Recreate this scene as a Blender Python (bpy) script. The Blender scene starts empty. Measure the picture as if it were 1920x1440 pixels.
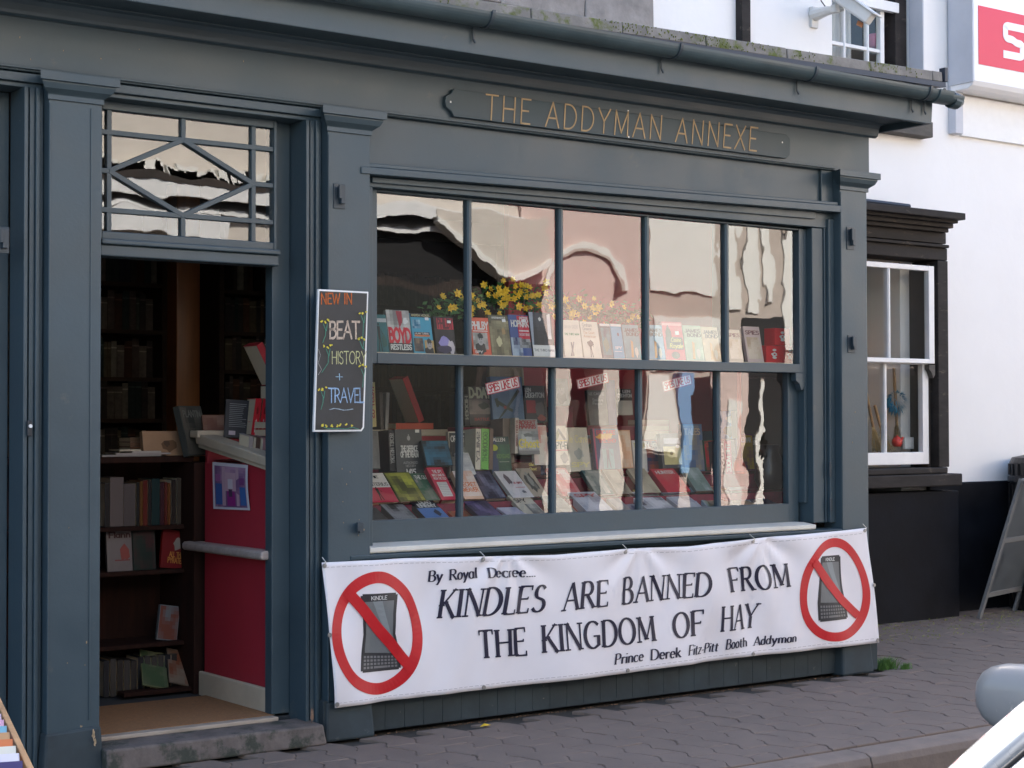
import bpy, bmesh, math, random
from mathutils import Vector, Matrix
rnd = random.Random(11)
R = math.radians
sc = bpy.context.scene
COL = sc.collection

# ---------------------------------------------------------------- camera
F = 3200.0                                   # focal length in photo pixels (photo 1920 x 1440)
CAM = Vector((0.0, -6.25, 1.325))
_ex = Vector((5340 - 960, 785 - 720, F)).normalized()      # street direction seen by the camera (x right, y down, z forward)
_up = Vector((-.002, -1, .023)); _up = (_up - _ex * _up.dot(_ex)).normalized()
_ey = _up.cross(_ex)
cam_d = bpy.data.cameras.new('camera'); cam = bpy.data.objects.new('camera', cam_d); COL.objects.link(cam)
cam_d.sensor_width = 36; cam_d.lens = 36 * F / 1920; cam_d.clip_end = 500; cam_d.clip_start = .05
rt = Vector((_ex[0], _ey[0], _up[0])); dn = Vector((_ex[1], _ey[1], _up[1])); fw = Vector((_ex[2], _ey[2], _up[2]))
cam.matrix_world = Matrix(((rt[0], -dn[0], -fw[0], CAM[0]), (rt[1], -dn[1], -fw[1], CAM[1]), (rt[2], -dn[2], -fw[2], CAM[2]), (0, 0, 0, 1)))
sc.camera = cam
cam_d.dof.use_dof = False

# ---------------------------------------------------------------- light
SUN_EL, SUN_AZ = R(50), R(14)                # sun behind the shop: from +y, a little towards +x
w = bpy.data.worlds.new("World"); sc.world = w; w.use_nodes = True
nt = w.node_tree; bg = nt.nodes['Background']
sky = nt.nodes.new('ShaderNodeTexSky'); sky.sky_type = 'NISHITA'; sky.sun_disc = False
sky.sun_elevation = SUN_EL; sky.sun_rotation = SUN_AZ; sky.air_density = 1.0; sky.dust_density = 2.5; sky.ozone_density = .6
nt.links.new(sky.outputs[0], bg.inputs[0]); bg.inputs[1].default_value = 0.10
sl = bpy.data.lights.new('sun', 'SUN'); so = bpy.data.objects.new('sun', sl); COL.objects.link(so)
sl.energy = 4.2; sl.angle = R(.5); sl.color = (1, .95, .87)
sd = Vector((math.sin(SUN_AZ) * math.cos(SUN_EL), math.cos(SUN_AZ) * math.cos(SUN_EL), math.sin(SUN_EL)))
so.rotation_euler = sd.to_track_quat('Z', 'Y').to_euler(); so.location = (0, 0, 20)
vs = sc.view_settings; vs.view_transform = 'Standard'; vs.look = 'None'; vs.gamma = 1; vs.use_curve_mapping = False
vs.exposure = 2.72
sc.cycles.use_adaptive_sampling = False; sc.cycles.max_bounces = 8; sc.cycles.transparent_max_bounces = 16; sc.cycles.glossy_bounces = 4; sc.cycles.diffuse_bounces = 5
sc.cycles.caustics_reflective = False; sc.cycles.caustics_refractive = False

# ---------------------------------------------------------------- helpers
def ray(px, py):
    d = Vector((px - 960, py - 720, F)); return Vector((_ex.dot(d), _ey.dot(d), _up.dot(d)))
def at(px, py, y=0.0):                       # measured photo point -> place on the plane y
    r = ray(px, py); t = (y - CAM[1]) / r[1]; return CAM + r * t
def atx(px, py, X):
    r = ray(px, py); t = (X - CAM[0]) / r[0]; return CAM + r * t
def atz(px, py, Z):
    r = ray(px, py); t = (Z - CAM[2]) / r[2]; return CAM + r * t

ORG = {}
def tag(o, label=None, cat=None, group=None, kind=None):
    if label: o['label'] = label
    if cat: o['category'] = cat
    if group: o['group'] = group
    if kind: o['kind'] = kind
    return o
def empty(name, loc, label=None, cat=None, group=None, rz=0):
    o = bpy.data.objects.new(name, None); COL.objects.link(o); o.location = loc; o.rotation_euler = (0, 0, rz)
    o.empty_display_size = .1
    ORG[o.name] = Vector(loc); return tag(o, label, cat, group)

class MB:
    def __init__(s): s.v = []; s.f = []; s.c = []; s.sm = False
    def add(s, vs_, fs, col=(1, 1, 1)):
        n = len(s.v); s.v += [tuple(p) for p in vs_]
        for f in fs: s.f.append([i + n for i in f]); s.c.append(col)
        return s
    def box(s, x0, x1, y0, y1, z0, z1, col=(1, 1, 1)):
        return s.add([(x0,y0,z0),(x1,y0,z0),(x1,y1,z0),(x0,y1,z0),(x0,y0,z1),(x1,y0,z1),(x1,y1,z1),(x0,y1,z1)],
              [(0,3,2,1),(4,5,6,7),(0,1,5,4),(1,2,6,5),(2,3,7,6),(3,0,4,7)], col)
    def hexa(s, p, col=(1, 1, 1)):           # 8 corners, bottom 4 then top 4
        return s.add(p, [(0,3,2,1),(4,5,6,7),(0,1,5,4),(1,2,6,5),(2,3,7,6),(3,0,4,7)], col)
    def extx(s, prof, x0, x1, col=(1, 1, 1)):   # profile of (y,z), extruded along x
        n = len(prof)
        return s.add([(x0, a, b) for a, b in prof] + [(x1, a, b) for a, b in prof],
              [(i, (i + 1) % n, n + (i + 1) % n, n + i) for i in range(n)] + [tuple(range(n))[::-1], tuple(range(n, 2 * n))], col)
    def extz(s, prof, z0, z1, col=(1, 1, 1)):   # profile of (x,y)
        n = len(prof)
        return s.add([(a, b, z0) for a, b in prof] + [(a, b, z1) for a, b in prof],
              [(i, (i + 1) % n, n + (i + 1) % n, n + i) for i in range(n)] + [tuple(range(n))[::-1], tuple(range(n, 2 * n))], col)
    def exty(s, prof, y0, y1, col=(1, 1, 1)):   # profile of (x,z)
        n = len(prof)
        return s.add([(a, y0, b) for a, b in prof] + [(a, y1, b) for a, b in prof],
              [(i, (i + 1) % n, n + (i + 1) % n, n + i) for i in range(n)] + [tuple(range(n))[::-1], tuple(range(n, 2 * n))], col)
    def bar(s, a, b, wd, dp, nrm=(0, -1, 0), col=(1, 1, 1)):    # box bar from a to b, width wd across, depth dp along nrm
        a = Vector(a); b = Vector(b); d = (b - a).normalized(); n = Vector(nrm); n = (n - d * n.dot(d)).normalized(); t = d.cross(n)
        p = []
        for q in (a, b):
            for i, j in ((-1, -1), (1, -1), (1, 1), (-1, 1)): p.append(q + t * (i * wd / 2) + n * (j * dp / 2))
        return s.hexa(p, col)
    def tube(s, path, r, n=10, col=(1, 1, 1), close=True):
        path = [Vector(p) for p in path]; m = len(path); rings = []
        rr = r if isinstance(r, (list, tuple)) else [r] * m
        prev = None
        for i, p in enumerate(path):
            d = (path[min(i + 1, m - 1)] - path[max(i - 1, 0)]).normalized()
            u = d.orthogonal().normalized() if prev is None else (prev - d * prev.dot(d)).normalized()
            prev = u; v = d.cross(u)
            rings.append([p + (u * math.cos(2 * math.pi * k / n) + v * math.sin(2 * math.pi * k / n)) * rr[i] for k in range(n)])
        vsx = [q for g in rings for q in g]
        fs = [(i * n + k, i * n + (k + 1) % n, (i + 1) * n + (k + 1) % n, (i + 1) * n + k) for i in range(m - 1) for k in range(n)]
        if close: fs += [tuple(range(n))[::-1], tuple(range((m - 1) * n, m * n))]
        return s.add(vsx, fs, col)
    def lathe(s, prof, c, n=20, col=(1, 1, 1)):   # profile of (r,z) about the vertical through c
        m = len(prof); vsx = [(c[0] + r * math.cos(2*math.pi*k/n), c[1] + r * math.sin(2*math.pi*k/n), c[2] + z) for r, z in prof for k in range(n)]
        fs = [(i*n+k, i*n+(k+1)%n, (i+1)*n+(k+1)%n, (i+1)*n+k) for i in range(m-1) for k in range(n)]
        fs += [tuple(range(n))[::-1], tuple(range((m-1)*n, m*n))]
        return s.add(vsx, fs, col)
    def grid(s, fn, nu, nv, col=(1, 1, 1)):
        vsx = [fn(i / nu, j / nv) for j in range(nv + 1) for i in range(nu + 1)]
        return s.add(vsx, [(j*(nu+1)+i, j*(nu+1)+i+1, (j+1)*(nu+1)+i+1, (j+1)*(nu+1)+i) for j in range(nv) for i in range(nu)], col)
    def build(s, name, mat, parent=None, label=None, bevel=0, smooth=False, local=False, colors=False, kind=None, cat=None, group=None):
        off = Vector((0, 0, 0))
        if parent is not None and not local:
            q = parent
            while q.parent: q = q.parent
            off = ORG.get(q.name, off)
        me = bpy.data.meshes.new(name); me.from_pydata([(a - off[0], b - off[1], c - off[2]) for a, b, c in s.v], [], s.f)
        if colors:
            at_ = me.color_attributes.new('Col', 'FLOAT_COLOR', 'CORNER'); k = 0; data = []
            for f, c in zip(s.f, s.c): data += [c[0], c[1], c[2], 1.0] * len(f)
            at_.data.foreach_set('color', data)
        if not getattr(s, 'raw', False):
            bm = bmesh.new(); bm.from_mesh(me); bmesh.ops.recalc_face_normals(bm, faces=bm.faces); bm.to_mesh(me); bm.free()
        me.materials.append(mat)
        if smooth: me.polygons.foreach_set('use_smooth', [True] * len(me.polygons))
        o = bpy.data.objects.new(name, me); COL.objects.link(o)
        if parent is not None: o.parent = parent
        if bevel:
            b = o.modifiers.new('bevel', 'BEVEL'); b.width = bevel; b.segments = 2; b.limit_method = 'ANGLE'; b.angle_limit = R(40); b.harden_normals = False
        ORG[o.name] = Vector((0, 0, 0)) if parent is None else off
        return tag(o, label, cat, group, kind)
def part(name, mat, parent, *boxes, bevel=.003, label=None):
    m = MB()
    for b in boxes: m.box(*b)
    return m.build(name, mat, parent, bevel=bevel, label=label)

# ---------------------------------------------------------------- materials
def mat(name, col=(.5, .5, .5), rough=.5, metal=0, var=.0, vscale=6, bump=0, bscale=60, spec=.5, dirt=None, coat=0, detail=4, stretch=None, attr=False, sheen=0, chips=None):
    m = bpy.data.materials.new(name); m.use_nodes = True; n = m.node_tree; p = n.nodes['Principled BSDF']; L = n.links.new
    p.inputs['Roughness'].default_value = rough; p.inputs['Metallic'].default_value = metal; p.inputs['Specular IOR Level'].default_value = spec
    p.inputs['Coat Weight'].default_value = coat
    tc = n.nodes.new('ShaderNodeNewGeometry'); mp = n.nodes.new('ShaderNodeMapping'); L(tc.outputs['Position'], mp.inputs[0])
    if stretch: mp.inputs['Scale'].default_value = stretch
    src = None
    if attr:
        a = n.nodes.new('ShaderNodeVertexColor'); a.layer_name = 'Col'; src = a.outputs[0]
    else:
        rgb = n.nodes.new('ShaderNodeRGB'); rgb.outputs[0].default_value = (*col, 1); src = rgb.outputs[0]
    if var:
        no = n.nodes.new('ShaderNodeTexNoise'); no.inputs['Scale'].default_value = vscale; no.inputs['Detail'].default_value = detail; no.inputs['Roughness'].default_value = .65; L(mp.outputs[0], no.inputs[0])
        mr = n.nodes.new('ShaderNodeMapRange'); mr.inputs[1].default_value = .3; mr.inputs[2].default_value = .7; mr.inputs[3].default_value = 1 - var; mr.inputs[4].default_value = 1 + var; L(no.outputs[0], mr.inputs[0])
        mx = n.nodes.new('ShaderNodeVectorMath'); mx.operation = 'SCALE'; L(src, mx.inputs[0]); L(mr.outputs[0], mx.inputs['Scale']); src = mx.outputs[0]
        r2 = n.nodes.new('ShaderNodeMapRange'); r2.inputs[1].default_value = .3; r2.inputs[2].default_value = .7; r2.inputs[3].default_value = max(rough - .08, 0); r2.inputs[4].default_value = rough + .1; L(no.outputs[0], r2.inputs[0]); L(r2.outputs[0], p.inputs['Roughness'])
    if dirt:                                  # (colour, coverage 0..1, scale)
        no = n.nodes.new('ShaderNodeTexNoise'); no.inputs['Scale'].default_value = dirt[2]; no.inputs['Detail'].default_value = 8; no.inputs['Roughness'].default_value = .7; L(mp.outputs[0], no.inputs[0])
        mr = n.nodes.new('ShaderNodeMapRange'); mr.inputs[1].default_value = 1 - dirt[1] - .04; mr.inputs[2].default_value = 1 - dirt[1] + .06; L(no.outputs[0], mr.inputs[0])
        mx = n.nodes.new('ShaderNodeMix'); mx.data_type = 'RGBA'; L(mr.outputs[0], mx.inputs[0]); L(src, mx.inputs[6]); mx.inputs[7].default_value = (*dirt[0], 1); src = mx.outputs[2]
    if chips:
        no = n.nodes.new('ShaderNodeTexNoise'); no.inputs['Scale'].default_value = chips[2]; no.inputs['Detail'].default_value = 5; no.inputs['Roughness'].default_value = .6; L(tc.outputs['Position'], no.inputs[0])
        mr = n.nodes.new('ShaderNodeMapRange'); mr.inputs[1].default_value = 1 - chips[1]; mr.inputs[2].default_value = 1 - chips[1] + .02; L(no.outputs[0], mr.inputs[0])
        mx = n.nodes.new('ShaderNodeMix'); mx.data_type = 'RGBA'; L(mr.outputs[0], mx.inputs[0]); L(src, mx.inputs[6]); mx.inputs[7].default_value = (*chips[0], 1); src = mx.outputs[2]
    L(src, p.inputs['Base Color'])
    if bump:
        no = n.nodes.new('ShaderNodeTexNoise'); no.inputs['Scale'].default_value = bscale; no.inputs['Detail'].default_value = 6; L(mp.outputs[0], no.inputs[0])
        b = n.nodes.new('ShaderNodeBump'); b.inputs['Strength'].default_value = .6; b.inputs['Distance'].default_value = bump; L(no.outputs[0], b.inputs['Height']); L(b.outputs[0], p.inputs['Normal'])
    return m
def glass(name, ior=1.52, tint=(.96, .97, .96), d=.00125, sc1=3.0, d2=.00006, sc2=14, gloss=1.0):
    m = bpy.data.materials.new(name); m.use_nodes = True; n = m.node_tree; L = n.links.new
    for x in list(n.nodes): n.nodes.remove(x)
    out = n.nodes.new('ShaderNodeOutputMaterial'); mix = n.nodes.new('ShaderNodeMixShader'); tr = n.nodes.new('ShaderNodeBsdfTransparent'); gl = n.nodes.new('ShaderNodeBsdfGlossy')
    fr = n.nodes.new('ShaderNodeFresnel'); fr.inputs[0].default_value = ior; tr.inputs[0].default_value = (*tint, 1); gl.inputs['Roughness'].default_value = 0.0; gl.inputs[0].default_value = (gloss, gloss, gloss, 1)
    g = n.nodes.new('ShaderNodeNewGeometry'); prev = None
    oi = n.nodes.new('ShaderNodeObjectInfo'); ad = n.nodes.new('ShaderNodeVectorMath'); ad.operation = 'MULTIPLY_ADD'
    L(oi.outputs['Random'], ad.inputs[0]); ad.inputs[1].default_value = (7, 0, 3); L(g.outputs['Position'], ad.inputs[2])
    for dd, s_ in ((d, sc1), (d2, sc2)):
        no = n.nodes.new('ShaderNodeTexNoise'); no.inputs['Scale'].default_value = s_; no.inputs['Detail'].default_value = 1.5; L(ad.outputs[0], no.inputs[0])
        b = n.nodes.new('ShaderNodeBump'); b.inputs['Strength'].default_value = 1; b.inputs['Distance'].default_value = dd; L(no.outputs[0], b.inputs['Height'])
        if prev: L(prev.outputs[0], b.inputs['Normal'])
        prev = b
    L(prev.outputs[0], gl.inputs['Normal'])
    bf = n.nodes.new('ShaderNodeMath'); bf.operation = 'SUBTRACT'; bf.inputs[0].default_value = 1; L(g.outputs['Backfacing'], bf.inputs[1]); mu = n.nodes.new('ShaderNodeMath'); mu.operation = 'MULTIPLY'; L(fr.outputs[0], mu.inputs[0]); L(bf.outputs[0], mu.inputs[1])
    L(mu.outputs[0], mix.inputs[0]); L(tr.outputs[0], mix.inputs[1]); L(gl.outputs[0], mix.inputs[2]); L(mix.outputs[0], out.inputs[0])
    return m
M = {}
M['paint'] = mat('slate_blue_paint', (.041, .066, .081), .42, spec=.52, var=.13, vscale=2.2, bump=.0007, bscale=70, dirt=((.085, .094, .092), .32, 6), chips=((.20, .21, .20), .245, 26))
M['paint_low'] = mat('slate_blue_paint_weathered', (.034, .046, .052), .65, spec=.25, chips=((.16, .15, .13), .27, 18), var=.3, vscale=4, bump=.0015, bscale=22, dirt=((.16, .155, .14), .33, 6))
M['gutter'] = mat('gutter_paint', (.045, .070, .080), .36, spec=.4, var=.2, vscale=3, bump=.0005, dirt=((.16, .16, .15), .27, 9))
M['gold'] = mat('gold_lettering', (.40, .28, .145), .55, metal=.0, var=.2, vscale=20)
M['board'] = mat('name_board_paint', (.044, .067, .080), .45, spec=.3, var=.12, vscale=3, bump=.0004)
M['slab'] = mat('roof_slab', (.20, .19, .175), .9, var=.3, vscale=9, bump=.003, bscale=40, dirt=((.10, .12, .03), .40, 7))
M['lead'] = mat('dark_lead', (.022, .028, .04), .45, var=.2)
M['slate_roof'] = mat('slate_roof', (.06, .06, .065), .7, var=.3, bump=.003)
M['moss'] = mat('moss', (.13, .15, .03), .95, var=.5, vscale=50, bump=.004, bscale=150)
M['stone'] = mat('grey_stone', (.27, .245, .225), .9, var=.28, vscale=7, bump=.008, bscale=18, detail=9, dirt=((.38, .35, .31), .38, 5))
M['mortar'] = mat('mortar', (.34, .31, .27), .95, var=.2, bump=.004)
M['white_wall'] = mat('white_render', (.83, .815, .79), .8, var=.025, vscale=1.5, bump=.0025, bscale=16, dirt=((.70, .67, .60), .2, 2))
M['white_paint'] = mat('white_gloss', (.78, .78, .77), .35, var=.05, bump=.0005)
M['black_paint'] = mat('black_masonry_paint', (.010, .0105, .013), .7, spec=.12, var=.35, vscale=4, bump=.004, bscale=14, dirt=((.022, .022, .024), .3, 8))
M['black_timber'] = mat('weathered_black_timber', (.030, .026, .024), .7, spec=.2, var=.45, vscale=12, bump=.004, bscale=25, stretch=(.35, 1, 1), dirt=((.12, .095, .075), .37, 14))
M['beam'] = mat('grey_brown_beam', (.10, .09, .078), .85, var=.35, vscale=10, bump=.004, stretch=(.3, 1, 1))
M['sill_white'] = mat('worn_cream_sill', (.60, .57, .50), .6, var=.12, bump=.0015, dirt=((.20, .19, .17), .27, 12))
M['banner'] = mat('vinyl_banner', (.74, .71, .73), .42, var=.03, vscale=3, dirt=((.50, .47, .44), .24, 3))
M['print'] = mat('print', rough=.42, spec=.28, attr=True, var=.04, vscale=30)
M['dim_print'] = mat('dimmed_spines', rough=.9, attr=True, var=.3, vscale=30, spec=.1)  # dulled copy of the print material, standing in for shade deep indoors
M['cloth_print'] = mat('banner_print', rough=.36, attr=True, var=.10, vscale=8)
M['chalk'] = mat('chalk', rough=.95, attr=True, var=.35, vscale=160)
M['chalkboard'] = mat('chalkboard', (.030, .030, .030), .55, var=.35, vscale=6, dirt=((.06, .06, .055), .35, 5))
M['pages'] = mat('paper_pages', (.62, .52, .37), .8, var=.12, vscale=60, bump=.0008, bscale=300, stretch=(1, 20, 1))
M['metal'] = mat('dull_metal', (.30, .30, .30), .4, metal=.8)
M['brass'] = mat('white_button', (.8, .8, .78), .3)
M['iron'] = mat('painted_iron', (.030, .045, .058), .45, var=.2)
M['dark_iron'] = mat('dark_iron', (.02, .024, .03), .5)
M['red_wall'] = mat('crimson_board', (.34, .020, .034), .6, var=.08, vscale=2, bump=.0008)
M['red_wall2'] = mat('crimson_wall', (.30, .020, .028), .6, var=.06, vscale=2)
M['cream_trim'] = mat('cream_worn_trim', (.52, .43, .32), .6, var=.1, dirt=((.28, .22, .17), .32, 9), bump=.0015)
M['marble'] = mat('pale_grey_ledge', (.36, .30, .27), .5, var=.2, vscale=30, bump=.002)
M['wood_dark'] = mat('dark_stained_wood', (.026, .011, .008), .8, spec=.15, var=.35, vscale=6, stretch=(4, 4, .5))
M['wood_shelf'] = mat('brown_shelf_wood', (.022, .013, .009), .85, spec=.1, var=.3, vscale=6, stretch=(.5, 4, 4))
M['wood_orange'] = mat('orange_varnished_wood', (.22, .075, .018), .4, var=.22, vscale=5, stretch=(5, 5, .4))
M['wood_bright'] = mat('bright_orange_wood', (.50, .24, .06), .4, var=.3, vscale=5, stretch=(5, 5, .4))
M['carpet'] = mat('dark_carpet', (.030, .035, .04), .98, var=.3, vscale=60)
M['mat'] = mat('coir_mat', (.24, .12, .05), .95, var=.25, vscale=90, bump=.004, bscale=250)
M['step'] = mat('stone_step', (.115, .095, .085), .85, var=.4, vscale=9, bump=.006, bscale=26, dirt=((.035, .04, .03), .45, 7))
M['strip'] = mat('worn_threshold', (.30, .25, .20), .6, var=.3, vscale=14, stretch=(.3, 1, 1))
M['plaster'] = mat('brown_dimmed_plaster', (.10, .08, .06), .8, var=.1)  # dark brown puts the shade of the interior into the wall colour
M['maroon'] = mat('maroon_cloth', (.16, .010, .030), .8, var=.3, vscale=20, bump=.002)
M['glass'] = glass('old_glass', ior=1.84)
M['glass_flat'] = glass('plain_glass', ior=1.46, d=.0006)
M['paver'] = mat('paver', (.156, .117, .094), .85, var=.16, vscale=5, bump=.0025, bscale=120, detail=9, dirt=((.21, .163, .135), .3, 2.5))
M['paver_joint'] = mat('joint_sand', (.042, .036, .03), .95, var=.4, vscale=20)
M['kerb'] = mat('kerb', (.18, .14, .115), .85, var=.2, vscale=8, bump=.003, bscale=60)
M['road'] = mat('road', (.052, .052, .054), .9, var=.3, vscale=30, bump=.005, bscale=90)
M['grass'] = mat('grass_blades', (.05, .13, .02), .8, var=.3)
M['car'] = mat('silver_car_paint', (.62, .63, .66), .28, metal=.35, coat=1.0, var=.03)
M['car_grey'] = mat('grey_mirror_shell', (.20, .20, .20), .45, metal=.0, coat=.3, dirt=((.34, .33, .30), .33, 26), stretch=(1, 1, .45))
M['rubber'] = mat('black_rubber', (.014, .014, .017), .5)
M['car_glass'] = mat('tinted_car_glass', (.012, .013, .016), .05, spec=.8)
M['red_light'] = mat('red_lens', (.4, .01, .01), .2)
M['sign_red'] = mat('sign_red', (.72, .045, .085), .35)
M['sign_white'] = mat('sign_white', (.84, .84, .85), .35)
M['sign_grey'] = mat('sign_casing', (.50, .51, .55), .45, var=.05)
M['cctv'] = mat('cctv_white', (.62, .61, .58), .4, var=.08, dirt=((.35, .25, .15), .22, 30))
M['aboard'] = mat('aboard_frame', (.17, .17, .165), .55, var=.2)
M['aboard_panel'] = mat('aboard_panel', (.075, .085, .09), .45, var=.3, vscale=5)
M['bin'] = mat('black_plastic', (.016, .014, .014), .38, var=.2)
M['leaf'] = mat('garland_leaf', (.05, .14, .03), .7, var=.4, vscale=40)
M['petal'] = mat('yellow_petal', (.72, .46, .02), .6, var=.3, vscale=60)
M['curtain'] = mat('net_curtain', (.52, .52, .52), .9, var=.2, vscale=10, stretch=(6, 6, .4))
M['pink'] = mat('pink_fabric', (.62, .16, .26), .8)
M['bristle'] = mat('bristle', (.28, .20, .09), .9, var=.3)
M['blue_mop'] = mat('blue_mop', (.01, .22, .38), .9, var=.3)
M['red_plastic'] = mat('red_plastic', (.62, .04, .03), .35)
M['cardboard'] = mat('brown_card', (.30, .20, .12), .85, var=.15)
M['crate_wood'] = mat('crate_wood', (.32, .19, .09), .7, var=.3, stretch=(4, 1, 4))
M['opp_cream'] = mat('cream_render', (.62, .565, .50), .85, var=.05, bump=.003, bscale=12)
M['opp_pink'] = mat('pink_render', (.66, .52, .47), .85, var=.07, bump=.004, bscale=12, dirt=((.30, .12, .14), .3, 2.2))
M['opp_beige'] = mat('beige_render', (.50, .43, .375), .85, var=.08, bump=.004, bscale=12)
M['opp_white'] = mat('white_facade', (.80, .79, .74), .8, var=.03)
M['opp_dark'] = mat('dark_brown_timber', (.035, .026, .022), .8, var=.4, vscale=3)
M['opp_black'] = mat('black_shopfront', (.010, .010, .011), .8, var=.3)
M['opp_glass'] = mat('dark_window_glass', (.012, .014, .016), .08)
M['blue_door'] = mat('pale_blue_paint', (.20, .36, .58), .5)

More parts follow.
